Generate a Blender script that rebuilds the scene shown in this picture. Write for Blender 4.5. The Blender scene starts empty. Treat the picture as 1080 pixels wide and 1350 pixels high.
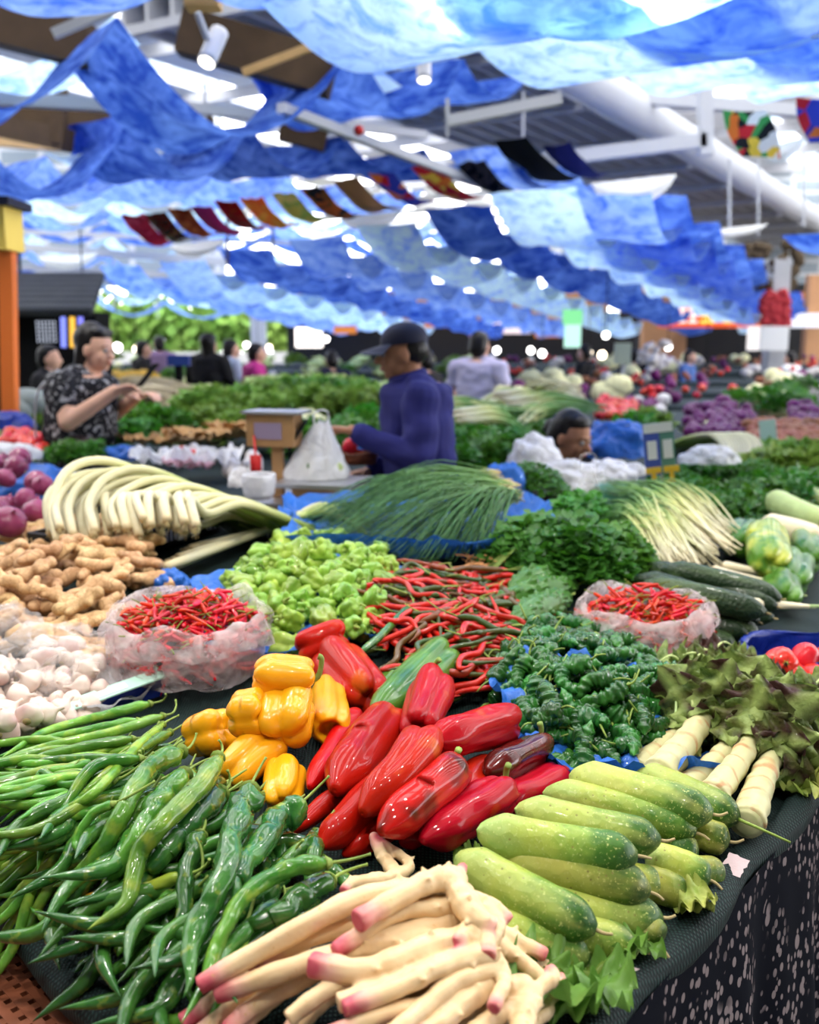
import bpy, math, random
import numpy as np
from mathutils import Vector, Matrix, Quaternion, noise
R = random.Random(7)
C = bpy.context.scene.collection
pi = math.pi
sc = bpy.context.scene
# ---------------------------------------------------------------- camera
PITCH = math.atan(232/1300); CZ = 1.65
cp, sp = math.cos(PITCH), math.sin(PITCH)
cam_d = bpy.data.cameras.new('camera'); cam = bpy.data.objects.new('camera', cam_d); C.objects.link(cam)
cam_d.sensor_fit = 'VERTICAL'; cam_d.sensor_height = 36; cam_d.lens = 36*1300/1350
cam.location = (0, 0, CZ); cam.rotation_euler = (pi/2-PITCH, 0, 0)
cam_d.clip_start = .05; cam_d.clip_end = 300
cam_d.dof.use_dof = True; cam_d.dof.focus_distance = 1.5; cam_d.dof.aperture_fstop = 3.6
sc.camera = cam
def ray(px, py):
    x = (px-540)/1300; v = (675-py)/1300
    return (x, cp+v*sp, -sp+v*cp)
def W(px, py, z):            # point of the view ray at height z
    d = ray(px, py); t = (z-CZ)/d[2]
    return Vector((d[0]*t, d[1]*t, z))
def WD(px, py, D):           # point of the view ray at forward distance D
    d = ray(px, py); t = D/d[1]
    return Vector((d[0]*t, D, CZ+d[2]*t))
# ---------------------------------------------------------------- table relief
TZ = .88
CORN = (-.03, .72); LD = (-.7071, .7071); RD = (.63, .777)
def sstep(x): x = min(1, max(0, x)); return x*x*(3-2*x)
MOUNDS = []
def mound(px, py, z, rx, ry, hgt, rot=0):
    w = W(px, py, z); MOUNDS.append((w.x, w.y, rx, ry, hgt, math.cos(rot), math.sin(rot)))
mound(150, 1100, .95, .36, .26, .09, -.6)
mound(545, 1025, .98, .17, .19, .075)
mound(355, 965, .98, .12, .12, .085)
mound(795, 1140, .95, .2, .13, .05, .3)
mound(770, 890, 1.0, .2, .22, .07)
mound(600, 830, 1.0, .22, .24, .04)
mound(400, 778, 1.02, .25, .28, .055)
mound(740, 730, 1.05, .24, .25, .06)
mound(560, 680, 1.05, .4, .3, .04)
mound(70, 775, 1.02, .35, .36, .11)
mound(520, 1270, .95, .22, .15, .05)
mound(900, 780, 1.0, .25, .2, .03)
mound(870, 690, 1.0, .3, .3, .05)
def relief(x, y):
    # distance inside the two near edges
    ax, ay = x-CORN[0], y-CORN[1]
    n1 = (ax*.7071+ay*.7071)          # from left edge
    n2 = (-ax*.777+ay*.63)            # from right edge
    s = min(n1, n2)
    h = TZ + .13*sstep((s-.05)/1.5)
    edge = sstep((s-.0)/.12)
    for (mx, my, rx, ry, hg, c, sn) in MOUNDS:
        dx, dy = x-mx, y-my; u = (dx*c+dy*sn)/rx; v = (-dx*sn+dy*c)/ry
        q = u*u+v*v
        if q < 9: h += hg*math.exp(-q*1.1)*edge
    return h
def G(px, py, o=0.0):        # the view ray meets the relief raised by o
    d = ray(px, py); t = .7
    while t < 5:
        x, y, z = d[0]*t, d[1]*t, CZ+d[2]*t
        if z < relief(x, y)+o:
            lo, hi = t-.02, t
            for _ in range(8):
                m = (lo+hi)/2
                if CZ+d[2]*m < relief(d[0]*m, d[1]*m)+o: hi = m
                else: lo = m
            t = hi; break
        t += .02
    return Vector((d[0]*t, d[1]*t, CZ+d[2]*t))
def scale_at(p): return 1300/(p.y*cp - (p.z-CZ)*sp)   # pixels per metre
# ---------------------------------------------------------------- mesh helpers
class MB:
    def __init__(s): s.v = []; s.f = []; s.t = []; s.m = []
    def add(s, v, f, t=None, m=0):
        o = len(s.v); s.v.extend([tuple(map(float, q)) for q in v]); s.f.extend([tuple(i+o for i in q) for q in f])
        s.t.extend(list(t) if t is not None else [0.]*len(v)); s.m.extend([m]*len(f)); return s
    def mesh(s, name, mats, smooth=True):
        me = bpy.data.meshes.new(name); me.from_pydata(s.v, [], s.f)
        a = me.attributes.new('t', 'FLOAT', 'POINT'); a.data.foreach_set('value', np.array(s.t, dtype=np.float32))
        for q in (mats if isinstance(mats, (list, tuple)) else [mats]): me.materials.append(q)
        me.polygons.foreach_set('material_index', s.m)
        if smooth: me.polygons.foreach_set('use_smooth', [True]*len(me.polygons))
        me.update(); return me
    def obj(s, name, mats, parent=None, smooth=True):
        return link(name, s.mesh(name, mats, smooth), parent)
def link(name, me, parent=None):
    o = bpy.data.objects.new(name, me); C.objects.link(o)
    if parent: o.parent = parent
    return o
def tag(o, label=None, cat=None, group=None, kind=None):
    if label: o['label'] = label
    if cat: o['category'] = cat
    if group: o['group'] = group
    if kind: o['kind'] = kind
    return o
def empty(name, label, cat, loc=(0, 0, 0), group=None):
    o = bpy.data.objects.new(name, None); C.objects.link(o); o.location = loc; o.empty_display_size = .02
    return tag(o, label, cat, group)
def copy_tree(o, parent=None):
    c = o.copy(); C.objects.link(c); c.parent = parent
    for ch in list(KIDS.get(o.name, [])): copy_tree(ch, c)
    return c
KIDS = {}
def kid(parent, ch): KIDS.setdefault(parent.name, []).append(ch); return ch
def spline(P, n):
    P = [Vector(p) for p in P]
    if len(P) == 2: return [P[0].lerp(P[1], i/(n-1)) for i in range(n)]
    Q = [P[0]*2-P[1]]+P+[P[-1]*2-P[-2]]; out = []; k = len(P)-1
    for i in range(n):
        u = i/(n-1)*k; j = min(int(u), k-1); u -= j
        a, b, c, d = Q[j:j+4]
        out.append(.5*((2*b)+(c-a)*u+(2*a-5*b+4*c-d)*u*u+(3*b-a-3*c+d)*u**3))
    return out
def frames(P):
    T = []
    for i in range(len(P)):
        d = P[min(i+1, len(P)-1)]-P[max(i-1, 0)]
        T.append(d.normalized() if d.length > 1e-9 else Vector((0, 0, 1)))
    up = Vector((0, 0, 1)) if abs(T[0].z) < .9 else Vector((1, 0, 0))
    N = [(up-T[0]*up.dot(T[0])).normalized()]
    for i in range(1, len(P)):
        n = N[-1]-T[i]*N[-1].dot(T[i]); N.append(n.normalized() if n.length > 1e-6 else N[-1])
    return T, N
def tube(P, rf, n=10, seg=16, fn=None, t0=0, t1=1, flat=1.0, mb=None, m=0):
    """swept tube; rf(t) radius; fn(t,theta)->radius factor"""
    P = spline(P, seg+1) if seg else [Vector(p) for p in P]
    T, N = frames(P); V = []; F = []; TT = []; k = len(P)
    for i, p in enumerate(P):
        t = i/(k-1); r = rf(t) if callable(rf) else rf
        B = T[i].cross(N[i])
        for j in range(n):
            a = 2*pi*j/n; q = r*(fn(t, a) if fn else 1)
            V.append(p+N[i]*(math.cos(a)*q*flat)+B*(math.sin(a)*q)); TT.append(t0+(t1-t0)*t)
    for i in range(k-1):
        for j in range(n):
            a = i*n+j; b = i*n+(j+1) % n; F.append((a, b, b+n, a+n))
    s = len(V); V += [P[0], P[-1]]; TT += [t0, t1]
    for j in range(n):
        F.append((s, (j+1) % n, j)); F.append((s+1, (k-1)*n+j, (k-1)*n+(j+1) % n))
    if mb is None: mb = MB()
    mb.add(V, F, TT, m); return mb
def box(mb, x0, x1, y0, y1, z0, z1, m=0, M=None):
    v = [Vector((x, y, z)) for x in (x0, x1) for y in (y0, y1) for z in (z0, z1)]
    if M: v = [M @ q for q in v]
    mb.add(v, [(0, 1, 3, 2), (4, 6, 7, 5), (0, 4, 5, 1), (2, 3, 7, 6), (0, 2, 6, 4), (1, 5, 7, 3)], None, m); return mb
def bar(mb, a, b, w, h=None, m=0):
    a, b = Vector(a), Vector(b); h = h or w; d = (b-a); L = d.length; d.normalize()
    x = d.cross(Vector((0, 0, 1))); x = x.normalized() if x.length > 1e-3 else Vector((1, 0, 0)); y = x.cross(d)
    M = Matrix.Translation(a) @ Matrix((x, y, d)).transposed().to_4x4()
    return box(mb, -w/2, w/2, -h/2, h/2, 0, L, m, M)
def ball(mb, c, r, sx=1, sy=1, sz=1, n=12, k=8, m=0, fn=None):
    c = Vector(c); V = []; F = []; T = []
    for i in range(k+1):
        ph = pi*i/k
        for j in range(n):
            a = 2*pi*j/n; q = r*(fn(i/k, a) if fn else 1)
            V.append(c+Vector((math.sin(ph)*math.cos(a)*q*sx, math.sin(ph)*math.sin(a)*q*sy, math.cos(ph)*q*sz))); T.append(i/k)
    for i in range(k):
        for j in range(n):
            a = i*n+j; b = i*n+(j+1) % n; F.append((a, a+n, b+n, b))
    mb.add(V, F, T, m); return mb
def nz(p, s=1., seed=0): return noise.noise(Vector((p[0]*s+seed*7.3, p[1]*s-seed*3.1, p[2]*s+seed*1.7)))
DG = None
def remesh(mb, voxel, smooth=4, name='blob'):
    """join overlapping solids into one continuous skin; returns mesh"""
    me = mb.mesh(name, [], True); o = bpy.data.objects.new(name, me); C.objects.link(o)
    a = o.modifiers.new('r', 'REMESH'); a.mode = 'VOXEL'; a.voxel_size = voxel; a.use_smooth_shade = True
    if smooth: b = o.modifiers.new('s', 'SMOOTH'); b.iterations = smooth; b.factor = .5
    dg = bpy.context.evaluated_depsgraph_get(); dg.update()
    out = bpy.data.meshes.new_from_object(o.evaluated_get(dg)); bpy.data.objects.remove(o); bpy.data.meshes.remove(me)
    out.materials.clear()
    out.polygons.foreach_set('use_smooth', [True]*len(out.polygons))
    return out
def tilt_up(o): return o.rotation_quaternion.inverted() @ Vector((0, 0, 1))
def caps(mb, a, b, ra, rb, n=12):
    """tapered capsule"""
    a, b = Vector(a), Vector(b); d = b-a; L = max(d.length, 1e-5); T = d/L
    P = []; Rr = []
    for i in range(5): s = -math.cos(i/4*pi/2)*ra; P.append(a+T*s); Rr.append(max(1e-4, math.sin(i/4*pi/2)*ra))
    for i in range(5): s = math.sin(i/4*pi/2)*rb; P.append(b+T*s); Rr.append(max(1e-4, math.cos(i/4*pi/2)*rb))
    up = Vector((0, 0, 1)) if abs(T.z) < .9 else Vector((1, 0, 0)); N = (up-T*up.dot(T)).normalized(); B = T.cross(N)
    V = [p+N*(math.cos(2*pi*j/n)*r)+B*(math.sin(2*pi*j/n)*r) for p, r in zip(P, Rr) for j in range(n)]
    F = [(i*n+j, i*n+(j+1) % n, (i+1)*n+(j+1) % n, (i+1)*n+j) for i in range(9) for j in range(n)]
    F += [tuple(range(n-1, -1, -1)), tuple(9*n+j for j in range(n))]
    mb.add(V, F); return mb
def setattr_t(me, vals, name='t'):
    if name in me.attributes: me.attributes.remove(me.attributes[name])
    a = me.attributes.new(name, 'FLOAT', 'POINT'); a.data.foreach_set('value', np.array(vals, dtype=np.float32))
def orient(o, a, b, roll=0.):
    """local +Z from a to b, origin at a"""
    d = (Vector(b)-Vector(a)); q = d.to_track_quat('Z', 'Y'); o.rotation_mode = 'QUATERNION'
    o.rotation_quaternion = q @ Quaternion((0, 0, 1), roll); o.location = a
# ---------------------------------------------------------------- materials
class NT:
    def __init__(s, name):
        s.m = bpy.data.materials.new(name); s.m.use_nodes = True; s.t = s.m.node_tree; s.t.nodes.clear()
        s.out = s.n('ShaderNodeOutputMaterial')
    def n(s, ty, **kw):
        q = s.t.nodes.new(ty)
        for k, v in kw.items(): setattr(q, k, v)
        return q
    def l(s, a, b): s.t.links.new(a, b)
    def put(s, sock, v):
        if isinstance(v, bpy.types.NodeSocket): s.l(v, sock)
        elif isinstance(v, (tuple, list)) and len(v) == 3 and sock.type == 'RGBA': sock.default_value = (*v, 1)
        else: sock.default_value = v
    def coord(s, which='Object'): return s.n('ShaderNodeTexCoord').outputs[which]
    def attr(s, name='t'): return s.n('ShaderNodeAttribute', attribute_name=name).outputs['Fac']
    def rnd(s): return s.n('ShaderNodeObjectInfo').outputs['Random']
    def scale(s, vec, xyz):
        q = s.n('ShaderNodeMapping'); s.l(vec, q.inputs[0]); q.inputs['Scale'].default_value = xyz; return q.outputs[0]
    def noise(s, sc_=5, det=3, vec=None, rough=.5, dist=0):
        q = s.n('ShaderNodeTexNoise'); q.inputs['Scale'].default_value = sc_; q.inputs['Detail'].default_value = det
        q.inputs['Roughness'].default_value = rough; q.inputs['Distortion'].default_value = dist
        s.l(vec or s.coord(), q.inputs['Vector']); return q.outputs['Fac']
    def vor(s, sc_=5, vec=None, feat='F1', out='Distance'):
        q = s.n('ShaderNodeTexVoronoi', feature=feat); q.inputs['Scale'].default_value = sc_
        s.l(vec or s.coord(), q.inputs['Vector']); return q.outputs[out]
    def wave(s, sc_=5, vec=None, dist=0, dirn='X'):
        q = s.n('ShaderNodeTexWave', bands_direction=dirn); q.inputs['Scale'].default_value = sc_; q.inputs['Distortion'].default_value = dist
        s.l(vec or s.coord(), q.inputs['Vector']); return q.outputs['Fac']
    def ramp(s, fac, stops, interp='LINEAR'):
        q = s.n('ShaderNodeValToRGB'); s.put(q.inputs[0], fac); r = q.color_ramp; r.interpolation = interp
        while len(r.elements) < len(stops): r.elements.new(.5)
        for e, (p, c) in zip(r.elements, stops): e.position = p; e.color = (*c, 1) if len(c) == 3 else c
        return q.outputs[0]
    def step(s, fac, a, b): return s.ramp(fac, [(a, (0, 0, 0)), (b, (1, 1, 1))] if a < b else [(b, (1, 1, 1)), (a, (0, 0, 0))])
    def mix(s, fac, a, b):
        q = s.n('ShaderNodeMix', data_type='RGBA'); s.put(q.inputs[0], fac); s.put(q.inputs[6], a); s.put(q.inputs[7], b); return q.outputs[2]
    def math(s, op, a, b=0.):
        q = s.n('ShaderNodeMath', operation=op); s.put(q.inputs[0], a); s.put(q.inputs[1], b); return q.outputs[0]
    def hsv(s, col, h=.5, sa=1., v=1.):
        q = s.n('ShaderNodeHueSaturation'); s.put(q.inputs['Hue'], h); s.put(q.inputs['Saturation'], sa); s.put(q.inputs['Value'], v); s.put(q.inputs['Color'], col); return q.outputs[0]
    def bump(s, h, strg=.3, dist=.002):
        q = s.n('ShaderNodeBump'); q.inputs['Strength'].default_value = strg; q.inputs['Distance'].default_value = dist; s.l(h, q.inputs['Height']); return q.outputs[0]
    def pbr(s, col, rough=.5, coat=0., sss=0., nrm=None, spec=.5, metal=0., emit=None, estr=0., alpha=1.):
        q = s.n('ShaderNodeBsdfPrincipled'); I = q.inputs
        s.put(I['Base Color'], col); s.put(I['Roughness'], rough); I['Coat Weight'].default_value = coat*.75; I['Coat Roughness'].default_value = .05
        I['Subsurface Weight'].default_value = sss; I['Subsurface Scale'].default_value = .01; I['Subsurface Radius'].default_value = (1, .6, .3)
        I['Specular IOR Level'].default_value = spec*.5; s.put(I['Metallic'], metal); s.put(I['Alpha'], alpha)
        if nrm is not None: s.l(nrm, I['Normal'])
        if emit is not None: s.put(I['Emission Color'], emit); I['Emission Strength'].default_value = estr
        return q.outputs[0]
    def fin(s, sh): s.l(sh, s.out.inputs[0]); return s.m
    def mixs(s, fac, a, b):
        q = s.n('ShaderNodeMixShader'); s.put(q.inputs[0], fac); s.l(a, q.inputs[1]); s.l(b, q.inputs[2]); return q.outputs[0]
    def transl(s, col): q = s.n('ShaderNodeBsdfTranslucent'); s.put(q.inputs[0], col); return q.outputs[0]
    def transp(s, col=(1, 1, 1)): q = s.n('ShaderNodeBsdfTransparent'); s.put(q.inputs[0], col); return q.outputs[0]
def vary(k, col, amt=.25, hue=.0):
    r = k.rnd(); v = k.math('MULTIPLY_ADD', r, amt); v.node.inputs[2].default_value = 1-amt/2
    if hue:
        r2 = k.math('FRACT', k.math('MULTIPLY', r, 13.7)); h = k.math('MULTIPLY_ADD', r2, hue); h.node.inputs[2].default_value = .5-hue/2
        return k.hsv(col, h, 1., v)
    return k.hsv(col, .5, 1., v)
def M_plain(name, col, rough=.6, var=.0, hue=0., coat=0., metal=0., nscale=0, namt=.3, bump=0, bs=80, sss=0, spec=.5):
    k = NT(name); c = col
    if nscale: c = k.mix(k.noise(nscale, 3), tuple(x*(1-namt) for x in col), tuple(min(1, x*(1+namt)) for x in col))
    if var or hue: c = vary(k, c, var, hue)
    nr = k.bump(k.noise(bs, 3), bump, .002) if bump else None
    return k.fin(k.pbr(c, rough, coat, sss, nr, spec, metal))
def M_emit(name, col, s): k = NT(name); e = k.n('ShaderNodeEmission'); k.put(e.inputs[0], col); e.inputs[1].default_value = s; return k.fin(e.outputs[0])
MAT = {}
def mk_mats():
    k = NT('red_pepper_skin'); c = k.mix(k.step(k.noise(6, 2), .4, .75), (.36, .002, .002), (.52, .008, .004))
    c = k.mix(k.step(k.math('MULTIPLY', k.noise(18, 2), k.noise(9, 1)), .33, .40), c, (.50, .07, .01))
    MAT['red'] = k.fin(k.pbr(vary(k, c, .25, .012), .4, .42, .02, None, .12))
    k = NT('blotched_red_pepper_skin'); c = k.mix(k.step(k.noise(14, 2), .47, .60), (.48, .008, .006), (.07, .008, .003))
    MAT['redpatch'] = k.fin(k.pbr(c, .4, .6, .02, None, .12))
    k = NT('maroon_pepper_skin'); c = k.mix(k.step(k.noise(20, 2), .4, .7), (.045, .006, .004), (.15, .008, .006)); MAT['maroon'] = k.fin(k.pbr(c, .2, .6))
    k = NT('yellow_pepper_skin'); c = k.mix(k.noise(9, 2), (.76, .28, .003), (.86, .42, .010))
    MAT['yellow'] = k.fin(k.pbr(vary(k, c, .1, .01), .26, .4, .06))
    k = NT('green_pepper_skin'); c = k.mix(k.step(k.noise(10, 3), .35, .7), (.03, .12, .012), (.11, .26, .03)); MAT['greenbell'] = k.fin(k.pbr(c, .32, .6, spec=.3))
    k = NT('pepper_stem'); c = k.mix(k.noise(120, 2), (.12, .22, .03), (.32, .40, .09)); MAT['stem'] = k.fin(k.pbr(vary(k, c, .4), .5))
    # long green pepper
    k = NT('long_green_pepper_skin'); n1 = k.noise(22, 3, dist=.4)
    c = k.mix(k.step(n1, .35, .72), (.045, .17, .018), (.17, .38, .045)); c = k.mix(k.math('MULTIPLY', k.step(k.noise(38, 4), .52, .80), .8), c, (.36, .44, .05))
    MAT['lgreen'] = k.fin(k.pbr(vary(k, c, .6, .04), .18, .5, .03, k.bump(k.noise(90, 2), .5, .0025)))
    k = NT('dark_long_pepper_skin'); c = k.mix(k.step(k.noise(25, 3), .4, .75), (.018, .09, .016), (.07, .21, .03)); c = k.mix(k.step(k.noise(60, 3), .60, .74), c, (.22, .28, .035))
    MAT['dgreen'] = k.fin(k.pbr(vary(k, c, .5, .02), .2, .7, .02, k.bump(k.noise(90, 2), .5, .0025)))
    k = NT('orange_pepper_skin'); MAT['orangep'] = k.fin(k.pbr(k.ramp(k.attr(), [(.0, (.2, .3, .03)), (.5, (.3, .33, .03)), (.7, (.75, .25, .01)), (1, (.3, .4, .04))]), .3, .5))
    # cucumber : t 0 blossom end -> 1 stem end
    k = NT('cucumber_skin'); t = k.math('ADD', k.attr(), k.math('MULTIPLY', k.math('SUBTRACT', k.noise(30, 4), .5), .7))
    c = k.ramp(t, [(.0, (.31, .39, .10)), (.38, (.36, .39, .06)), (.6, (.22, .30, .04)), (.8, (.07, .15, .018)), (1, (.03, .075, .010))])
    c = k.mix(k.step(k.noise(260, 2), .60, .72), c, (.48, .50, .16)); c = k.mix(k.math('MULTIPLY', k.step(k.noise(30, 3, k.scale(k.coord(), (1, 1, .15))), .5, .62), .3), c, (.60, .56, .15))
    c = k.mix(k.step(k.vor(75), .14, .09), c, (.22, .20, .05))
    MAT['cuke'] = k.fin(k.pbr(vary(k, c, .35, .05), .42, .1, .04, k.bump(k.vor(75), .4, .003)))
    k = NT('dark_cucumber_skin'); c = k.mix(k.step(k.noise(40, 3, k.scale(k.coord(), (1, 1, .1))), .5, .7), (.014, .032, .012), (.05, .085, .03))
    MAT['dcuke'] = k.fin(k.pbr(vary(k, c, .4), .42, .2, 0, k.bump(k.vor(110), .6, .004)))
    # young ginger: t = nearness to a shoot tip
    k = NT('young_ginger_skin'); n1 = k.noise(30, 3); c = k.mix(n1, (.70, .46, .23), (.78, .62, .38))
    t = k.math('ADD', k.attr(), k.math('MULTIPLY', k.math('SUBTRACT', k.noise(38, 2), .5), .5))
    c = k.mix(k.step(t, .35, .7), c, (.72, .38, .30)); c = k.mix(k.step(t, .7, 1.1), c, (.52, .09, .12))
    c = k.mix(k.step(k.noise(140, 2), .66, .78), c, (.62, .38, .16))
    MAT['yginger'] = k.fin(k.pbr(c, .42, .1, .12, k.bump(k.noise(120, 3), .3, .002)))
    k = NT('ginger_skin'); c = k.mix(k.step(k.noise(35, 4), .3, .7), (.40, .22, .10), (.66, .44, .23)); c = k.mix(k.step(k.vor(60, feat='DISTANCE_TO_EDGE'), .05, .0), c, (.3, .16, .07))
    MAT['ginger'] = k.fin(k.pbr(vary(k, c, .3, .02), .7, 0, .04, k.bump(k.noise(120, 4), .6, .003)))
    k = NT('garlic_skin'); c = k.mix(k.noise(60, 3, k.scale(k.coord(), (1, 1, .2))), (.60, .44, .38), (.72, .65, .57)); c = k.mix(k.step(k.noise(12, 2), .55, .8), c, (.5, .25, .27))
    MAT['garlic'] = k.fin(k.pbr(vary(k, c, .2), .5, 0, .1))
    k = NT('red_chili_skin'); MAT['chili'] = k.fin(k.pbr(vary(k, (.58, .010, .006), .55, .025), .25, .4))
    k = NT('chili_stem'); MAT['cstem'] = k.fin(k.pbr(vary(k, (.16, .22, .03), .6), .6))
    k = NT('long_chili_skin'); r = k.rnd(); c = k.ramp(r, [(0, (.55, .015, .006)), (.5, (.50, .012, .006)), (.6, (.22, .03, .006)), (.72, (.05, .06, .01)), (1, (.03, .075, .012))])
    c = k.mix(k.step(k.noise(16, 1), .62, .7), c, (.10, .05, .01)); MAT['lchili'] = k.fin(k.pbr(c, .28, .4, .02, k.bump(k.noise(100, 2), .3, .002)))
    k = NT('lantern_pepper_skin'); c = k.mix(k.step(k.noise(20, 3), .3, .75), (.12, .27, .025), (.33, .49, .07)); MAT['lantern'] = k.fin(k.pbr(vary(k, c, .45, .035), .3, .4, .05, k.bump(k.noise(60, 2), .4, .003)))
    k = NT('crinkled_pepper_skin'); c = k.mix(k.step(k.noise(40, 2), .4, .8), (.012, .075, .012), (.038, .19, .024)); MAT['crinkle'] = k.fin(k.pbr(vary(k, c, .8, .02), .24, .5, 0))
    k = NT('bitter_melon_skin'); MAT['melon'] = k.fin(k.pbr(k.mix(k.noise(60, 2), (.022, .095, .012), (.07, .20, .025)), .35, .3, .03))
    k = NT('leek_skin'); c = k.ramp(k.attr(), [(0, (.80, .70, .48)), (.08, (.85, .82, .62)), (.62, (.80, .80, .50)), (.78, (.35, .50, .13)), (1, (.05, .16, .05))])
    c = k.mix(k.math('MULTIPLY', k.noise(70, 3, k.scale(k.coord(), (1, 1, 1))), .35), c, (.60, .52, .28)); MAT['leek'] = k.fin(k.pbr(vary(k, k.hsv(c, .495, 1.2, .76), .3), .4, .1, .08))
    k = NT('spring_onion_skin'); c = k.ramp(k.attr(), [(0, (.75, .66, .45)), (.12, (.72, .68, .48)), (.38, (.60, .62, .25)), (.55, (.16, .32, .07)), (1, (.03, .13, .04))]); MAT['sonion'] = k.fin(k.pbr(vary(k, c, .4, .02), .4, .1, .03))
    k = NT('chive_blade'); c = k.ramp(k.attr(), [(0, (.55, .35, .12)), (.05, (.6, .55, .22)), (.12, (.14, .28, .06)), (.6, (.035, .13, .035)), (1, (.03, .11, .035))]); c = k.mix(k.math('MULTIPLY', k.step(k.noise(90, 1), .5, .7), .6), c, (.14, .30, .10)); MAT['chive'] = k.fin(k.pbr(vary(k, c, .4), .4, .1))
    k = NT('leafy_green'); c = k.mix(k.noise(25, 2), (.025, .12, .018), (.09, .27, .04)); c = vary(k, c, .5, .03); MAT['leaf'] = k.fin(k.mixs(.25, k.pbr(c, .4, .15), k.transl(k.hsv(c, .49, 1.1, 1.6))))
    k = NT('bright_leafy_green'); c = k.mix(k.noise(12, 2), (.07, .20, .02), (.28, .42, .08)); c = vary(k, c, .4, .04); MAT['bleaf'] = k.fin(k.mixs(.25, k.pbr(c, .4, .1), k.transl(c)))
    k = NT('pale_cabbage'); c = k.mix(k.noise(6, 3), (.33, .50, .14), (.70, .75, .38)); MAT['cabbage'] = k.fin(k.pbr(vary(k, c, .3, .04), .45, .1))
    k = NT('lettuce_leaf'); t = k.attr(); c = k.mix(k.step(k.noise(45, 4), .35, .7), (.07, .13, .025), (.26, .34, .08)); c = k.mix(k.step(t, .5, .05), k.mix(k.step(k.noise(12, 3), .44, .60), c, (.060, .026, .022)), (.36, .46, .14))
    MAT['lettuce'] = k.fin(k.mixs(.2, k.pbr(c, .45, .1, 0, k.bump(k.noise(70, 4), 1., .006)), k.transl(c)))
    k = NT('yellowing_leaf'); c = k.mix(k.step(k.noise(20, 3), .35, .7), (.24, .34, .06), (.55, .55, .15)); MAT['yleaf'] = k.fin(k.mixs(.2, k.pbr(c, .45, 0, 0, k.bump(k.noise(60, 3), .8, .005)), k.transl(c)))
    k = NT('celtuce_stalk'); w = k.wave(7, k.scale(k.coord(), (1, 1, 1)), 14, 'Z'); c = k.mix(k.noise(40, 3, k.scale(k.coord(), (1, 1, .2))), (.46, .46, .20), (.66, .60, .36)); c = k.mix(k.math('MULTIPLY', k.step(w, .80, .98), k.step(k.noise(30, 3), .42, .6)), c, (.48, .27, .12))
    c = k.mix(k.step(k.attr(), .8, 1.), c, (.40, .50, .16)); MAT['celt'] = k.fin(k.pbr(c, .5, .05, .06, k.bump(w, .4, .004)))
    k = NT('celtuce_cut_end'); MAT['celtcut'] = k.fin(k.pbr(k.mix(k.noise(50, 2), (.45, .50, .20), (.75, .68, .42)), .5))
    k = NT('tomato_skin'); MAT['tomato'] = k.fin(k.pbr(vary(k, (.66, .030, .02), .25, .02), .22, .4, .05))
    k = NT('red_onion_skin'); c = k.mix(k.noise(30, 2, k.scale(k.coord(), (1, 1, .15))), (.13, .010, .045), (.38, .07, .17)); MAT['onion'] = k.fin(k.pbr(vary(k, c, .4), .25, .3))
    MAT['shallot'] = M_plain('shallot_skin', (.30, .10, .05), .5, .4, .03)
    MAT['white_root'] = M_plain('pale_root_skin', (.82, .72, .50), .45, .15, .02, nscale=20, namt=.12, sss=.08)
    MAT['zuc'] = M_plain('pale_green_squash_skin', (.40, .52, .20), .4, .35, .04, nscale=20, namt=.2)
    k = NT('yellow_green_pepper_skin'); MAT['ygp'] = k.fin(k.pbr(k.mix(k.step(k.noise(16, 2), .4, .65), (.10, .25, .03), (.48, .52, .06)), .28, .4))
    MAT['dry'] = M_plain('dry_stem', (.42, .33, .16), .7, .3)
    # plastics and fabrics
    k = NT('thin_white_plastic'); n1 = k.noise(14, 4, dist=1.5)
    bs = k.pbr((.86, .80, .80), .3, .2, 0, k.bump(k.noise(22, 5, dist=2.0), 1., .012)); q = k.mixs(.5, bs, k.transl((.95, .9, .9)))
    MAT['bag'] = k.fin(k.mixs(k.ramp(n1, [(.35, (.88, .88, .88)), (.62, (.46, .46, .46))]), q, k.transp()))
    k = NT('clear_film'); bs = k.pbr((.9, .87, .87), .2, .3, 0, k.bump(k.noise(18, 5, dist=2.0), 1., .012))
    MAT['film'] = k.fin(k.mixs(k.ramp(k.noise(13, 4, dist=1.5), [(.35, (.92, .92, .92)), (.7, (.62, .62, .62))]), bs, k.transp()))
    k = NT('white_plastic_bag'); bs = k.pbr((.85, .85, .88), .35, .1, 0, k.bump(k.noise(14, 5, dist=1.5), 1., .02)); MAT['wbag'] = k.fin(k.mixs(.3, bs, k.transl((.9, .9, .95))))
    def plas(n, col, b=1.): k = NT(n); MAT[n] = k.fin(k.mixs(.15, k.pbr(k.mix(k.noise(9, 3), tuple(x*.8 for x in col), col), .32, .2, 0, k.bump(k.noise(12, 5, dist=1.2), b, .02)), k.transl(col)))
    plas('blue_plastic', (.03, .16, .62)); plas('deep_blue_plastic', (.012, .035, .30), .5); plas('pink_plastic', (.75, .45, .55))
    k = NT('black_plastic_crate'); MAT['crate'] = k.fin(k.pbr((.012, .013, .014), .4))
    k = NT('green_shade_net'); u = k.coord(); w1 = k.wave(60, u, .3, 'X'); w2 = k.wave(60, u, .3, 'Y'); g = k.math('MULTIPLY', w1, w2)
    MAT['net'] = k.fin(k.pbr(k.mix(g, (.003, .008, .009), (.018, .055, .048)), .7, 0, 0, k.bump(g, .6, .002)))
    k = NT('black_floral_cloth'); u = k.coord(); u2 = k.scale(u, (1, 1, .75))
    v1 = k.vor(62, u2); v2 = k.vor(23, u2); n1 = k.noise(6, 3)
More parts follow.
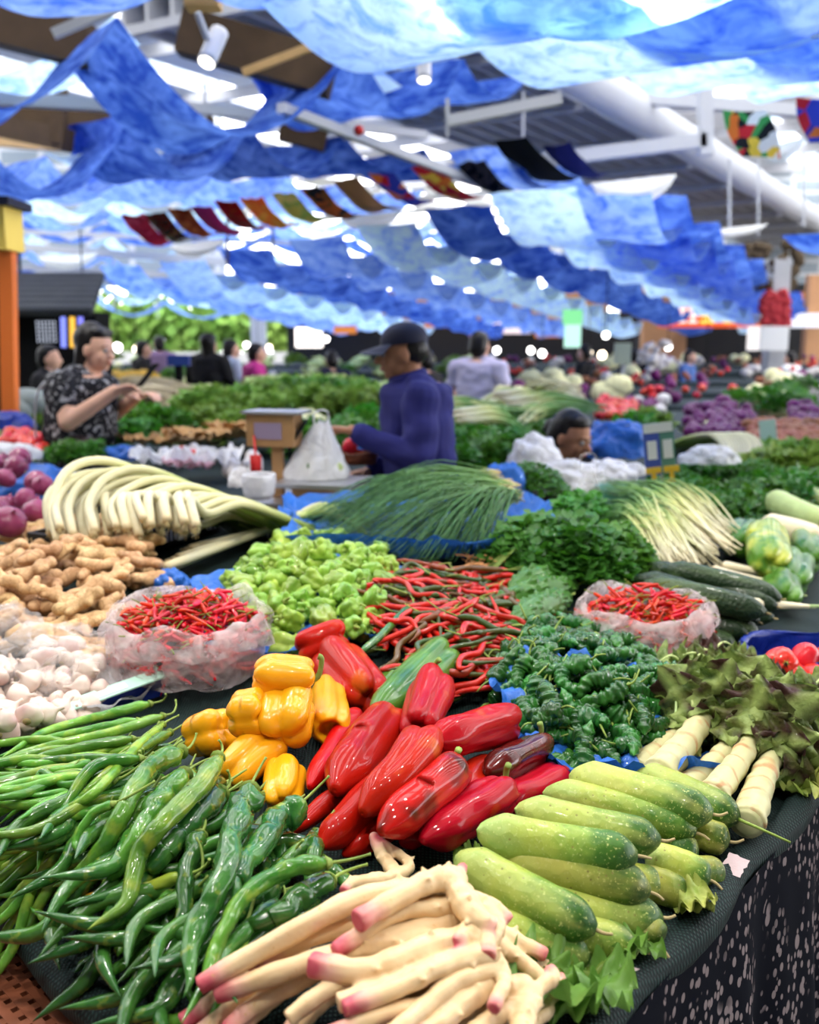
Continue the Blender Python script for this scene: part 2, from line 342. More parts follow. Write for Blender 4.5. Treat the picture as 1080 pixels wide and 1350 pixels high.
    a = k.math('MULTIPLY', k.step(v1, .38, .32), k.step(n1, .42, .50)); b = k.math('MULTIPLY', k.step(v2, .24, .20), k.step(k.noise(5, 2, k.scale(u, (1, 1, 1.3))), .50, .55))
    ring = k.math('MULTIPLY', k.step(k.math('ABSOLUTE', k.math('SUBTRACT', v2, .42)), .05, .03), k.step(k.noise(4, 2), .5, .56)); ring = k.math('MULTIPLY', ring, k.step(v1, .42, .34))
    pm = k.math('MAXIMUM', a, k.math('MAXIMUM', b, ring)); MAT['floral'] = k.fin(k.pbr(k.mix(pm, (.004, .005, .010), (.26, .21, .21)), .8, spec=.1))
    k = NT('brown_perforated_plastic'); v = k.n('ShaderNodeTexChecker'); u = k.coord()
    MAT['brown'] = k.fin(k.pbr(k.mix(k.noise(6, 3), (.17, .045, .02), (.26, .085, .04)), .5))
    MAT['black'] = M_plain('flat_black', (.004, .004, .004), .9)
    MAT['card'] = M_plain('white_card', (.75, .76, .76), .5); MAT['paleg'] = M_plain('pale_green_card', (.42, .66, .55), .5)
    MAT['metal'] = M_plain('brushed_steel', (.55, .56, .58), .35, metal=.9); MAT['wood'] = M_plain('warm_wood', (.45, .26, .12), .6, nscale=8)
    MAT['steelw'] = M_plain('white_painted_steel', (.52, .54, .58), .6); MAT['steelg'] = M_plain('grey_painted_steel', (.42, .43, .46), .5, nscale=2, namt=.15)
    MAT['brownbeam'] = M_plain('brown_timber', (.09, .055, .028), .7, nscale=5, namt=.35); MAT['lwood'] = M_plain('light_timber', (.62, .40, .18), .6, nscale=5)
    MAT['skin'] = M_plain('skin_tone', (.72, .42, .30), .5, nscale=9, namt=.08, sss=.1); MAT['skind'] = M_plain('tanned_skin_tone', (.40, .19, .11), .5, nscale=9, namt=.1, sss=.1)
    MAT['hair'] = M_plain('black_hair', (.012, .010, .010), .35, bump=.5, bs=120); MAT['navy'] = M_plain('navy_cotton', (.017, .018, .13), .8, nscale=6, namt=.3, bump=.4, bs=18)
    MAT['navycap'] = M_plain('dark_navy_cap', (.010, .012, .035), .6); MAT['eye'] = M_plain('eye_white', (.35, .33, .32), .6); MAT['iris'] = M_plain('dark_iris', (.01, .006, .004), .2); MAT['lip'] = M_plain('lip_tone', (.42, .12, .10), .5)
mk_mats()
# ================================================================ FRONT STALL
def jit(a): return R.uniform(-a, a)
# --- table: net-covered display bed, floral skirt
def table():
    root = empty('display_table', 'large market display table under dark green net with black floral skirt', 'table', (0, 1.6, 0))
    C0 = Vector((CORN[0], CORN[1], 0)); L = Vector((*LD, 0)); Rr = Vector((*RD, 0))
    root.location = (0, 0, 0)
    mb = MB(); n = 110; V = []; F = []
    la, ra = 3.35, 3.3
    for i in range(n+1):
        for j in range(n+1):
            p = C0+L*(la*(i/n)**1.1)+Rr*(ra*(j/n)**1.1)
            V.append((p.x, p.y, relief(p.x, p.y)-.012+.004*nz((p.x, p.y, 0), 9)))
    for i in range(n):
        for j in range(n):
            a = i*(n+1)+j
            cc = V[a]
            if cc[1] > 3.55+.1*cc[0]: continue
            F.append((a, a+n+1, a+n+2, a+1))
    mb.add(V, F); o = mb.obj('net_cover', MAT['net'], root)
    # rolled hems along the two near edges
    for nm, D, ln in (('left', L, la), ('right', Rr, ra)):
        P = [C0+D*(ln*i/24) for i in range(25)]
        P = [Vector((p.x+.004*math.sin(i*1.7), p.y, relief(p.x, p.y)-.03)) for i, p in enumerate(P)]
        tube(P, .024, 10, 96, lambda t, a: 1+.25*math.sin(t*60+a), flat=1.2).obj('net_hem', MAT['net'], root)
    mb = MB()
    for D in (L, Rr):
        ln = la if D is L else ra; V = []; F = []; nn = 150; kk = 14
        out = Vector((-.7071, -.7071, 0)) if D is L else Vector((.777, -.63, 0))
        for i in range(nn+1):
            for j in range(kk+1):
                u = i/nn*ln; w = j/kk
                f = .035*w*(math.sin(u*19+.6*math.sin(u*7))+.5*math.sin(u*41)) + .05*w
                p = C0+D*u+out*(f+.02); V.append((p.x, p.y, TZ-.03-w*.82))
        for i in range(nn):
            for j in range(kk): a = i*(kk+1)+j; F.append((a, a+1, a+kk+2, a+kk+1))
        mb.add(V, F)
        if D is L: mb.v = [(x+.045*(1) , y+.045, z) for x, y, z in mb.v]; mb.obj('plain_skirt', MAT['net'], root); mb = MB()
    mb.obj('floral_skirt', MAT['floral'], root)
    mb = MB()
    for (u, v) in ((.15, .15), (3.2, .2), (.2, 3.1)):
        p = C0+L*u+Rr*v; l = MB(); box(l, p.x-.03, p.x+.03, p.y-.03, p.y+.03, 0, .84); l.obj('leg', MAT['steelg'], root, False)
table()
# --- brown perforated crates standing on the floor at the left
def floor_crate():
    mb = MB(); Z = .80
    # top lid with real round-ish holes: strips between rows
    c0 = W(90, 1268, Z)+Vector((-.7071, -.7071, 0))*.60
    M = Matrix.Translation((c0.x, c0.y, 0)) @ Matrix.Rotation(-pi/4, 4, 'Z')
    s = .022; n = 26; hs = .0045
    for i in range(-n, n):
        box(mb, -n*s, n*s, i*s+hs, i*s+s-hs, Z-.02, Z, 0, M)
    for i in range(-n, n):
        box(mb, i*s+hs, i*s+s-hs, -n*s, n*s, Z-.02, Z-.0005, 0, M)
    for a in (-1, 1):
        box(mb, -n*s, n*s, a*n*s-.01, a*n*s+.01, 0, Z, 0, M); box(mb, a*n*s-.01, a*n*s+.01, -n*s, n*s, 0, Z, 0, M)
    return tag(mb.obj('plastic_crate', MAT['brown'], None, False), 'brown perforated plastic crate standing beside the table at lower left', 'crate')
floor_crate()
# --- pepper body
def prof(ctrl, n):
    P = spline([Vector((a, 0, b)) for a, b in ctrl], n+1); return [(max(0, p.x), p.z) for p in P]
def bell_mesh(L, Rd, lobes=3, taper=.5, blocky=False, seed=0, crease=.14, bend=0., K=34, N=44, shoulder=1.):
    rr = random.Random(seed); end = .0 if not blocky else .06
    base = .55 if blocky else max(.12, .45-.4*taper)
    ctrl = [(0, L*.90), (Rd*.28, L*.93), (Rd*.62, L*1.0), (Rd*.93*shoulder, L*.92), (Rd, L*.72), (Rd*(1-.22*taper), L*.45), (Rd*(1-.5*taper), L*.2)]+([(Rd*.72, L*.055), (Rd*.42, L*.0), (Rd*.18, L*.03), (0, L*.07)] if blocky else [(Rd*base, L*.03), (Rd*base*.4, L*end*.3), (0, L*end)])
    pr = prof(ctrl, K); ph = rr.uniform(0, 6.28); lob = [rr.uniform(.85, 1.15) for _ in range(lobes)]; lz = [rr.uniform(-.05, .05) for _ in range(lobes)]
    V = []; T = []; F = []
    for i, (r, z) in enumerate(pr):
        t = z/L
        fade = min(1, (1-0)*1) * (1.0 if blocky else sstep(t*2.2)) * (1 if i > 2 else i/3)
        for j in range(N):
            a = 2*pi*j/N; la = (a-ph+.35*t*0)*lobes/2; c = abs(math.cos(la)); li = int(((a-ph)/(2*pi)*lobes+.5)) % lobes
            cc = min(.46, .26+.6*(crease-.10)+(.08 if blocky else 0)); dl = ((a-ph)/(2*pi)*lobes+.5) % 1-.5; dl = dl*2*pi/lobes; q = (cc*math.cos(dl)+math.sqrt(max(.01, .36-cc*cc*math.sin(dl)**2)))/(cc+.6); q = 1-fade*(1-q); q0 = q; q *= 1+(lob[li]-1)*fade*c*.7
            x, y = r*q*math.cos(a), r*q*math.sin(a)
            d = 1+(.05 if blocky else .12)*nz((math.cos(a), math.sin(a), t*2.5), 1.3, seed)
            zz = z+L*lz[li]*c*(1 if t > .5 else -1.2)*(r/Rd)*fade - (1-q0)*Rd*1.1*sstep((t-.5)/.5)*min(1, r/Rd*1.5) + ((1-q0)*Rd*1.3*sstep((.45-t)/.45)*min(1, r/Rd*1.5) if blocky else 0)
            bx = bend*L*math.sin(pi*t*.9)
            V.append((x*d+bx, y*d, zz)); T.append(t)
    for i in range(len(pr)-1):
        for j in range(N): a = i*N+j; b = i*N+(j+1) % N; F.append((a, a+N, b+N, b))
    mb = MB(); mb.add(V, F, T); return mb
def stem_mb(L, Rd, ln=.03, seed=0, bx=0., r=.0035, up=None):
    rr = random.Random(seed+5); mb = MB(); z = L*.9
    ball(mb, (bx, 0, z+.002), Rd*.26, 1, 1, .35, 10, 5, fn=lambda t, a: 1+.2*math.cos(5*a))
    dx, dy = rr.uniform(-1, 1), rr.uniform(-1, 1)
    P = [(bx, 0, z), (bx+dx*ln*.1, dy*ln*.1, z+ln*.5), (bx+dx*ln*.6, dy*ln*.6, z+ln)]
    if up: P = [Vector((bx, 0, z)), Vector((bx, 0, z+ln*.45))+up*ln*.25, Vector((bx, 0, z+ln*.6))+up*ln*1., Vector((bx+dx*ln*.3, dy*ln*.3, z+ln*.5))+up*ln*1.35]
    tube(P, lambda t: r*(1.5-1.1*t if t < .5 else .95+.5*(t-.5)), 8, 10, mb=mb); return mb
def bell(st, tip, w, o, mat, label, name='bell_pepper', lobes=3, taper=.5, blocky=False, stem=.03, seed=None, bend=0., dz=0., crease=.14, o2=None, group=None, cat='pepper', roll=None):
    seed = seed if seed is not None else R.randrange(9999)
    A = G(*st, o); B = G(*tip, o if o2 is None else o2)
    L = max((A-B).length, .035); Rd = w/2/scale_at((A+B)/2)
    me = bell_mesh(L/1.0, Rd, lobes, taper, blocky, seed, crease, bend)
    root = empty(name, label, cat, B, group); orient(root, B, A, R.uniform(0, 6) if roll is None else roll)
    me.obj('flesh', MAT[mat], root)
    if stem: stem_mb(L, Rd, stem, seed, r=.0045, up=tilt_up(root)).obj('stem', MAT['stem'], root)
    return root
S = 'sweet pepper'
# (stem px, tip px, width px, offset)
bell((530, 890), (496, 930), 46, .02, 'greenbell', 'small dark green pepper squeezed behind the big green one', taper=.5, stem=0)
bell((588, 862), (492, 948), 58, .05, 'greenbell', 'large glossy dark green long pepper lying behind the red ones', taper=.35, stem=0)
bell((455, 840), (392, 858), 56, .055, 'red', 'small red pepper at the back beside the bagged chilies', blocky=True, taper=.2, stem=0, lobes=4)
bell((436, 866), (488, 922), 76, .045, 'red', 'broad ribbed red bell pepper behind the topmost yellow pepper', blocky=True, taper=.25, stem=0, lobes=4, crease=.2)
Y = 'yellow'
bell((300, 960), (250, 975), 66, .03, Y, 'leftmost yellow bell pepper of the yellow pile', blocky=True, taper=.2, stem=0, lobes=4, crease=.22)
bell((360, 975), (296, 1030), 70, .02, Y, 'yellow bell pepper at the front left of the yellow pile, green stem tips before it', blocky=True, taper=.3, stem=0, lobes=3, crease=.18)
bell((375, 1010), (370, 1060), 58, .015, Y, 'lowest yellow bell pepper, half hidden by green peppers', blocky=True, taper=.2, stem=0, lobes=4, crease=.2)
bell((435, 965), (430, 905), 60, .035, Y, 'yellow bell pepper at the right of the yellow pile touching the reds', blocky=True, taper=.2, stem=0, lobes=4, crease=.22)
bell((350, 940), (300, 945), 70, .075, Y, 'knobbly four-lobed yellow bell pepper seen end-on, left of centre', blocky=True, taper=.15, stem=0, lobes=4, crease=.3)
bell((380, 915), (372, 975), 78, .055, Y, 'round yellow bell pepper in the middle front of the yellow pile', blocky=True, taper=.15, stem=0, lobes=4, crease=.24)
bell((414, 898), (333, 890), 66, .10, Y, 'topmost yellow bell pepper lying on its side with green stem', blocky=True, taper=.1, stem=.04, lobes=4, crease=.2)
bell((470, 945), (408, 1038), 46, .035, 'red', 'slim red pepper at the left edge of the red pile', taper=.45, stem=0, crease=.2)
bell((510, 945), (442, 1042), 74, .055, 'red', 'long ribbed red pepper beside the yellow peppers', taper=.35, stem=0, crease=.22, lobes=4)
bell((574, 900), (552, 962), 66, .095, 'red', 'upright red bell pepper with a pale curled stem at the top of the pile', blocky=True, taper=.35, stem=.035, lobes=4, o2=.055)
bell((648, 1018), (600, 1060), 60, .02, 'red', 'red pepper buried in the middle of the red pile', taper=.4, stem=0)
bell((738, 1022), (660, 1062), 56, .02, 'red', 'red pepper lying in front of the maroon one, next to the cucumbers', taper=.4, stem=0)
bell((714, 985), (642, 1018), 54, .05, 'maroon', 'dark maroon wrinkled pepper at the right of the red pile', taper=.3, stem=.03, crease=.2)
bell((672, 950), (572, 978), 64, .075, 'red', 'glossy red pepper lying sideways above the maroon one', taper=.35, stem=0, blocky=False, lobes=3, crease=.12)
bell((452, 1045), (380, 1100), 34, .01, 'red', 'narrow pointed red pepper near the long green peppers', taper=.8, stem=0)
bell((520, 1080), (452, 1128), 44, .01, 'red', 'red pepper lying low behind the ginger tips', taper=.6, stem=0)
bell((580, 1080), (528, 1112), 44, .01, 'red', 'red pepper tucked under the front of the red pile', taper=.5, stem=0)
bell((512, 1030), (420, 1118), 58, .035, 'red', 'smooth tapering red pepper at the lower left of the red pile', taper=.55, stem=0)
bell((668, 1042), (556, 1108), 68, .05, 'red', 'large red pepper with a thick pale green stem beside the cucumbers', taper=.45, stem=.032, crease=.16)
bell((556, 972), (478, 1072), 66, .07, 'red', 'bent red pepper with an orange sheen in the centre of the pile', taper=.35, stem=0, bend=.12, crease=.2)
bell((606, 1008), (502, 1098), 70, .075, 'redpatch', 'front red pepper with a dark brown blotch', taper=.4, stem=.02, crease=.14)
# --- cucumbers
def cuke(a, b, w, o, label, mat='cuke', stem=None, group=None, name='cucumber', sag=0., o2=None):
    A, B = G(*a, o), G(*b, o if o2 is None else o2); L = (B-A).length; Rd = w/2/scale_at((A+B)/2); seed = R.randrange(999)
    root = empty(name, label, 'cucumber', A, group); orient(root, A, B, R.uniform(0, 6))
    bd = R.uniform(.02, .05)*L
    P = [(bd*math.sin(pi*i/6), 0, L*i/6) for i in range(7)]
    def rf(t): return Rd*(min(1, (t/.16))**.55 if t < .16 else (1 if t < .8 else max(0.05, 1-((t-.8)/.2)**2.6*.75)))*(.94+.06*math.sin(t*pi))
    fn = lambda t, a: 1+.018*math.cos(3*a+seed)+.03*nz((math.cos(a), math.sin(a), t*5), 1.5, seed)
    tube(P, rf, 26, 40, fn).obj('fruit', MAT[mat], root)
    s = stem or .02
    dx, dy = jit(.4), jit(.4)
    tube([(0, 0, L*.985), (dx*s*.2, dy*s*.2, L+s*.5), (dx*s, dy*s, L+s)], lambda t: .0028-.001*t, 7, 8).obj('stem', MAT['stem' if s > .02 else 'dry'], root)
    return root
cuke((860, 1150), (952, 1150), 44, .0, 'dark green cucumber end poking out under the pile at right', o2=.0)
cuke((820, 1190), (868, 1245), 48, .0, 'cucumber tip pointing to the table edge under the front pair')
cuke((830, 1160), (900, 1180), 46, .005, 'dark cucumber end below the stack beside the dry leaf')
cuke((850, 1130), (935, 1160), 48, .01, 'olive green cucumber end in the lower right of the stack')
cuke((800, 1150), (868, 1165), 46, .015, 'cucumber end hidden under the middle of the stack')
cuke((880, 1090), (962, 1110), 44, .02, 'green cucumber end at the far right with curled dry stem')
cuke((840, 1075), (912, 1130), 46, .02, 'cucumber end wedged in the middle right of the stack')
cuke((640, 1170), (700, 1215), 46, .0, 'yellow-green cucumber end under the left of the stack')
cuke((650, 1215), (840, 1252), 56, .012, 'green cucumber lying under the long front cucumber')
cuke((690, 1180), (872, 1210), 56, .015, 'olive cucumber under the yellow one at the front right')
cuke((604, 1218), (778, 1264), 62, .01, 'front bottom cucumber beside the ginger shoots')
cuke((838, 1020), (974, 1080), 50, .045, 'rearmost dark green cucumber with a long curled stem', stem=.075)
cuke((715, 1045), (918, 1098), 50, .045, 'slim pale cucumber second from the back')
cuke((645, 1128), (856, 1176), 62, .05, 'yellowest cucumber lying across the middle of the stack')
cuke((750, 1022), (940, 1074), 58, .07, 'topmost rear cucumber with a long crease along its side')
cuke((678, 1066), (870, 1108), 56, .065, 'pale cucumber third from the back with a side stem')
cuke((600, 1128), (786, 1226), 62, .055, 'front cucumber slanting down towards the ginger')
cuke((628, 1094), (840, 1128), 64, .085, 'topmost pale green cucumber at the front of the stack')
# --- long green peppers
def long_pepper(path, w, o, mat='lgreen', label=None, group=None, wr=1., stem=.045, o2=None, name='long_green_pepper'):
    """path from stem to tip in pixels"""
    w = w*1.12; k = len(path); P = [G(x, y, o+( (o2-o)*i/(k-1) if o2 is not None else 0)) for i, (x, y) in enumerate(path)]
    c0 = P[0].copy(); P = [p-c0 for p in P]; Rd = w/2/scale_at(c0); seed = R.randrange(9999)
    L = sum((P[i+1]-P[i]).length for i in range(k-1))
    root = empty(name, label or 'green chili', 'chili pepper', c0, group)
    def rf(t): return Rd*(.55+.45*sstep(t/.08) if t < .08 else 1-.35*t if t < .7 else (1-.245)*max(.04, 1-((t-.7)/.3)**1.7))*(.80+.2*min(1, t*30))
    def fn(t, a):
        q = nz((math.cos(a)*.9, math.sin(a)*.9, t*L*38), 1.2, seed); q2 = nz((math.cos(a)*1.8, math.sin(a)*1.8, t*L*70), 1.2, seed+3)
        return 1+wr*(.30*q*(1.3-t)+.16*q2*(1.2-t))
    pp = spline(P, 26); wob = .25*Rd*wr
    pp = [p+Vector((wob*nz((i*.35, 0, 0), 1, seed), wob*nz((0, i*.35, 0), 1, seed), .5*wob*nz((0, 0, i*.3), 1, seed))) for i, p in enumerate(pp)]
    tube(pp, rf, 14, 46, fn).obj('flesh', MAT[mat], root)
    if stem:
        d = (P[0]-P[1]).normalized(); s = Vector((jit(1), jit(1), .6+jit(.5)))*.5
        mb = MB(); tube([d*-.002, d*.006], lambda t: Rd*(.8-.45*t), 10, 3, mb=mb)
        tube([d*.003, d*stem*.5, d*stem*.8+s*stem*.5, d*stem*.9+s*stem], lambda t: .0023-.0008*t+(.0008 if t > .9 else 0), 7, 10, mb=mb); mb.obj('stem', MAT['stem'], root)
    return root
gl = 'thin straight green chilies heaped at the back left of the green heap'
gf = 'twisted dark green chilies buried under the front of the green heap'
# buried ones: copied prototypes dropped on the mound
def proto_long(L, Rd, mat, curl, seed, wr=1.):
    P = [(0, 0, 0), (L*.33, curl*.5, .01), (L*.66, curl, .0), (L, -curl*.5, 0)]
    c0 = Vector((0, 0, 0)); root = empty('long_green_pepper', 'x', 'chili pepper', c0)
    def rf(t): return Rd*(1-.35*t if t < .7 else .755*max(.04, 1-((t-.7)/.3)**1.7))*(.5+.5*min(1, t*14))
    fn = lambda t, a: 1+wr*(.28*nz((math.cos(a), math.sin(a), t*L*38), 1.2, seed)*(1.3-t)+.1*nz((math.cos(a)*2, math.sin(a)*2, t*L*80), 1.2, seed))
    kid(root, tube(P, rf, 12, 36, fn).obj('flesh', MAT[mat], root))
    kid(root, tube([(0, 0, 0), (-.02, .003, .002), (-.045, .012*(1 if seed % 2 else -1), .012)], lambda t: .0026-.001*t, 6, 8).obj('stem', MAT['stem'], root))
    return root
def scatter(protos, poly, count, o_rng, ang_fn, label, group, tilt=.15, sc_rng=(.9, 1.1), seed=1, cat=None, labelfn=None, spin=0., world=True):
    """drop copies inside a pixel polygon onto the relief; prototypes are consumed first"""
    rr = random.Random(seed); used = set(); out = []
    xs = [p[0] for p in poly]; ys = [p[1] for p in poly]; n = 0; guard = 0
    WP = [W(x, y, TZ+.1) for x, y in poly]
    pts = []; cand = []
    while n < count and guard < count*200:
        guard += 1
        # world-uniform candidates
        x = rr.uniform(min(p.x for p in WP), max(p.x for p in WP)); y = rr.uniform(min(p.y for p in WP), max(p.y for p in WP))
        ins = False; j = len(WP)-1
        for i in range(len(WP)):
            if (WP[i].y > y) != (WP[j].y > y) and x < (WP[j].x-WP[i].x)*(y-WP[i].y)/(WP[j].y-WP[i].y+1e-9)+WP[i].x: ins = not ins
            j = i
        if not ins: continue
        cand = cand+[(x, y)]
        if len(cand) < 5: continue
        near = pts[-max(30, count//3):]
        pts.append(max(cand, key=lambda c: min([(c[0]-q[0])**2+(c[1]-q[1])**2 for q in near] or [1]))); cand = []; n += 1
    for i, (x, y) in enumerate(pts):
        pr = protos[i % len(protos)]
        if pr.name in used or pr.get('used'): o = copy_tree(pr)
        else: o = pr
        pr['used'] = 1
        lay = o_rng[0]+(o_rng[1]-o_rng[0])*rr.random()
        z = relief(x, y)+lay
        e = .03; gx = (relief(x+e, y)-relief(x-e, y))/(2*e); gy = (relief(x, y+e)-relief(x, y-e))/(2*e)
        nrm = Vector((-gx, -gy, 1)).normalized(); q = nrm.to_track_quat('Z', 'Y'); a = ang_fn(x, y, rr)
        q = Quaternion(nrm, 0) @ Vector((0, 0, 1)).rotation_difference(nrm) @ Quaternion((0, 0, 1), a) @ Quaternion((0, 1, 0), rr.uniform(-tilt, tilt)) @ Quaternion((1, 0, 0), rr.uniform(-spin, spin))
        o.rotation_mode = 'QUATERNION'; o.rotation_quaternion = q; o.location = (x, y, z); s = rr.uniform(*sc_rng); o.scale = (s, s, s)
        tag(o, labelfn(i, x, y) if labelfn else label, cat, group); out.append(o)
    for pr in protos:
        if not pr.get('used'): print('unused proto', pr.name)
    return out
pl = [proto_long(.19, .0125, 'dgreen', c, s, 1.1) for c, s in ((.02, 1), (-.03, 2), (.035, 3))]
scatter(pl, [(110, 1060), (250, 1010), (330, 1040), (430, 1100), (370, 1180), (300, 1210), (170, 1130)], 75, (.0, .04), lambda x, y, r: math.radians(-115+r.gauss(0, 22)), 'twisted dark green chili pepper half buried in the green heap', gf, seed=3)
ps = [proto_long(.21, .0085, 'lgreen', c, s, .6) for c, s in ((.02, 4), (-.025, 5), (.012, 6))]
scatter(ps, [(60, 975), (150, 945), (230, 975), (210, 1060), (110, 1110), (40, 1080)], 95, (.0, .04), lambda x, y, r: math.radians(205+r.gauss(0, 16)), 'thin green chili pepper lying among the straight ones at far left', gl, seed=4)
LP = [([(198, 928), (130, 945), (60, 965), (0, 1000)], 13, .05, 'lgreen', .5), ([(215, 944), (150, 965), (60, 985), (-20, 1010)], 13, .055, 'lgreen', .5),
 ([(182, 950), (120, 962), (60, 975), (-10, 1000)], 12, .045, 'lgreen', .5), ([(175, 974), (110, 985), (50, 1000), (-10, 1035)], 13, .055, 'lgreen', .4),
 ([(215, 955), (180, 985), (130, 1040), (85, 1070), (40, 1095)], 12, .07, 'lgreen', .5), ([(225, 965), (190, 985), (140, 1020), (80, 1085), (45, 1150)], 13, .065, 'lgreen', .5),
 ([(185, 1000), (125, 1010), (85, 1065), (60, 1105), (48, 1150)], 16, .075, 'lgreen', .5), ([(160, 1012), (90, 1035), (55, 1018), (40, 1060)], 11, .06, 'lgreen', .4),
 ([(240, 990), (200, 1010), (165, 1060), (140, 1110), (85, 1165)], 25, .075, 'lgreen', 1), ([(245, 1020), (205, 1060), (180, 1110), (125, 1182)], 28, .07, 'lgreen', 1.2),
 ([(150, 1060), (120, 1075), (100, 1110), (108, 1125)], 13, .085, 'lgreen', .6), ([(200, 1050), (150, 1110), (110, 1150), (70, 1170)], 22, .05, 'lgreen', 1),
 ([(288, 998), (268, 1030), (215, 1085), (180, 1130), (165, 1190), (115, 1226)], 24, .095, 'lgreen', .9), ([(292, 1045), (245, 1090), (215, 1125), (192, 1155)], 32, .06, 'dgreen', 1),
 ([(330, 1040), (318, 1075), (292, 1150), (262, 1230), (243, 1315)], 32, .085, 'dgreen', 1.4), ([(265, 1100), (245, 1150), (240, 1210), (200, 1295)], 24, .06, 'dgreen', 1.1),
 ([(432, 1138), (385, 1145), (335, 1170), (300, 1215), (275, 1280), (240, 1350)], 23, .075, 'lgreen', .9), ([(395, 1060), (360, 1090), (320, 1145), (305, 1190)], 32, .065, 'dgreen', 1.3),
 ([(436, 1160), (395, 1185), (360, 1210), (315, 1222)], 30, .045, 'dgreen', 1.3), ([(240, 1155), (195, 1170), (140, 1178), (90, 1190)], 16, .06, 'orangep', .7),
 ([(225, 1205), (190, 1240), (165, 1270), (132, 1292)], 18, .04, 'lgreen', 1), ([(250, 1345), (215, 1345), (185, 1340), (158, 1326)], 20, .02, 'lgreen', .8),
 ([(180, 1230), (150, 1250), (120, 1265), (96, 1283)], 16, .02, 'dgreen', 1), ([(165, 1210), (160, 1240), (155, 1262)], 13, .05, 'lgreen', 1),
 ([(120, 1200), (80, 1225), (60, 1210), (40, 1195)], 14, .02, 'lgreen', 1), ([(60, 1160), (40, 1170), (20, 1178), (-6, 1182)], 11, .03, 'lgreen', .6),
 ([(375, 1140), (350, 1180), (325, 1195), (305, 1220)], 26, .04, 'dgreen', 1.2), ([(420, 1100), (400, 1120), (375, 1140), (350, 1150)], 26, .03, 'dgreen', 1.4),
 ([(250, 1165), (225, 1195), (210, 1240), (150, 1300)], 18, .05, 'dgreen', 1), ([(320, 1230), (305, 1270), (290, 1320), (270, 1360)], 18, .04, 'lgreen', 1),
 ([(130, 1120), (95, 1140), (70, 1150), (20, 1160)], 13, .06, 'dgreen', .6), ([(120, 1090), (80, 1100), (40, 1090), (0, 1120)], 13, .055, 'lgreen', .6),
 ([(165, 1000), (100, 1000), (40, 1010), (-10, 1060)], 12, .05, 'dgreen', .4), ([(150, 1030), (90, 1060), (50, 1050), (-5, 1090)], 12, .055, 'lgreen', .4)]
nm = ['slim smooth green chili at the very back left edge', 'straight pale green chili with long stem pointing at the chili bag', 'slim green chili curling at its stem near the garlic', 'smooth pale green chili running out of the left side', 'thin green chili lying on top of the straight ones', 'long thin green chili arching over the left heap', 'bright smooth bow-shaped green chili on top of the left heap', 'short hooked green chili near the left side',
 'wrinkled light green pepper left of the three big ones', 'broad crumpled green pepper with yellow patches in the centre of the heap', 'small hooked green chili lying on the wrinkled peppers', 'light green wrinkled pepper tapering towards the table edge', 'longest pale lime green pepper with a sharp curved tip', 'dark green ribbed pepper right of the lime green one', 'big dark twisted pepper with a gnarled top and tall stem', 'dark folded green pepper hanging towards the crate',
 'snaking bright green pepper nearest to the ginger', 'dark crumpled pepper pointing at the red peppers', 'fat dark pepper lying behind the ginger shoots', 'green chili turning orange in the middle of the heap', 'small olive chili resting on the net near the front edge', 'smooth green chili lying alone on the net at the bottom', 'dark little chili on the net above the crate', 'short light chili standing out at the net edge', 'curved pale chili over the left table edge', 'little chili poking over the left table edge',
 'dark smooth pepper under the snaking bright one', 'small curled dark pepper in front of the lowest yellow pepper', 'dark long chili below the orange tinted one', 'yellow-green chili tip under the pink ginger ends', 'dark slim chili below the thin straight ones', 'mid green slim chili leaving the picture at left', 'dark thin chili among the straight pale ones', 'pale bent slim chili at the left middle']
for (pth, w, o, mt, wr), lb in zip(LP, nm): long_pepper(pth, w, o, mt, lb, wr=wr)
# --- young ginger
YGM = []
def ginger_mesh(shoots, voxel=.0024, knobs=5, seed=0, pink=True):
    """shoots: list of (path, r0, r1)"""
    rr = random.Random(seed); mb = MB(); tips = []
    for P, r0, r1 in shoots:
        Q = spline(P, 8)
        tube(Q, lambda t: r0+(r1-r0)*t, 10, 28, lambda t, a: 1+.05*math.sin(t*40+seed)+.20*nz((math.cos(a), math.sin(a), t*4), 1.3, seed), mb=mb)
        ball(mb, Q[0], r0*1.0, n=10, k=6); tips.append((Q[-1], (Q[-1]-Q[0]).length))
        if rr.random() < .35: tips.pop()
        for _ in range(knobs):
            t = rr.uniform(.05, .6); p = Q[int(t*7)]; d = Vector((rr.uniform(-1, 1), rr.uniform(-1, 1), rr.uniform(-.2, 1))).normalized()
            caps(mb, p, p+d*r0*1.15, r0*.4, r0*.2, 8)
    me = remesh(mb, voxel, 3, 'young_ginger')
    co = np.empty(len(me.vertices)*3, dtype=np.float32); me.vertices.foreach_get('co', co); co = co.reshape(-1, 3)
    v = np.zeros(len(co), dtype=np.float32)
    if pink:
        for tp, L in tips:
            d = np.linalg.norm(co-np.array(tp), axis=1); v = np.maximum(v, 1.25-d/max(.018, min(.05, L*.33)))
    setattr_t(me, np.clip(v, 0, 1.3)); me.materials.append(MAT['yginger']); return me
def yg(shoots, o, label, tipo=None):
    tipo = o+.01 if tipo is None else tipo
    """each shoot: pixel path root->tip, w0, w1"""
    c0 = G(*shoots[0][0][0], o); S3 = []
    for pth, w0, w1 in shoots:
        k = len(pth); P = [G(x, y, o+(tipo-o)*.6*(i/(k-1))) for i, (x, y) in enumerate(pth)]; s = scale_at(P[0]); P = [p-c0 for p in P]
        S3.append((P, w0/2/s*.76, w1/2/s*.80))
    o_ = link('young_ginger', ginger_mesh(S3, seed=R.randrange(99))); o_.location = c0
    return tag(o_, label, 'ginger')
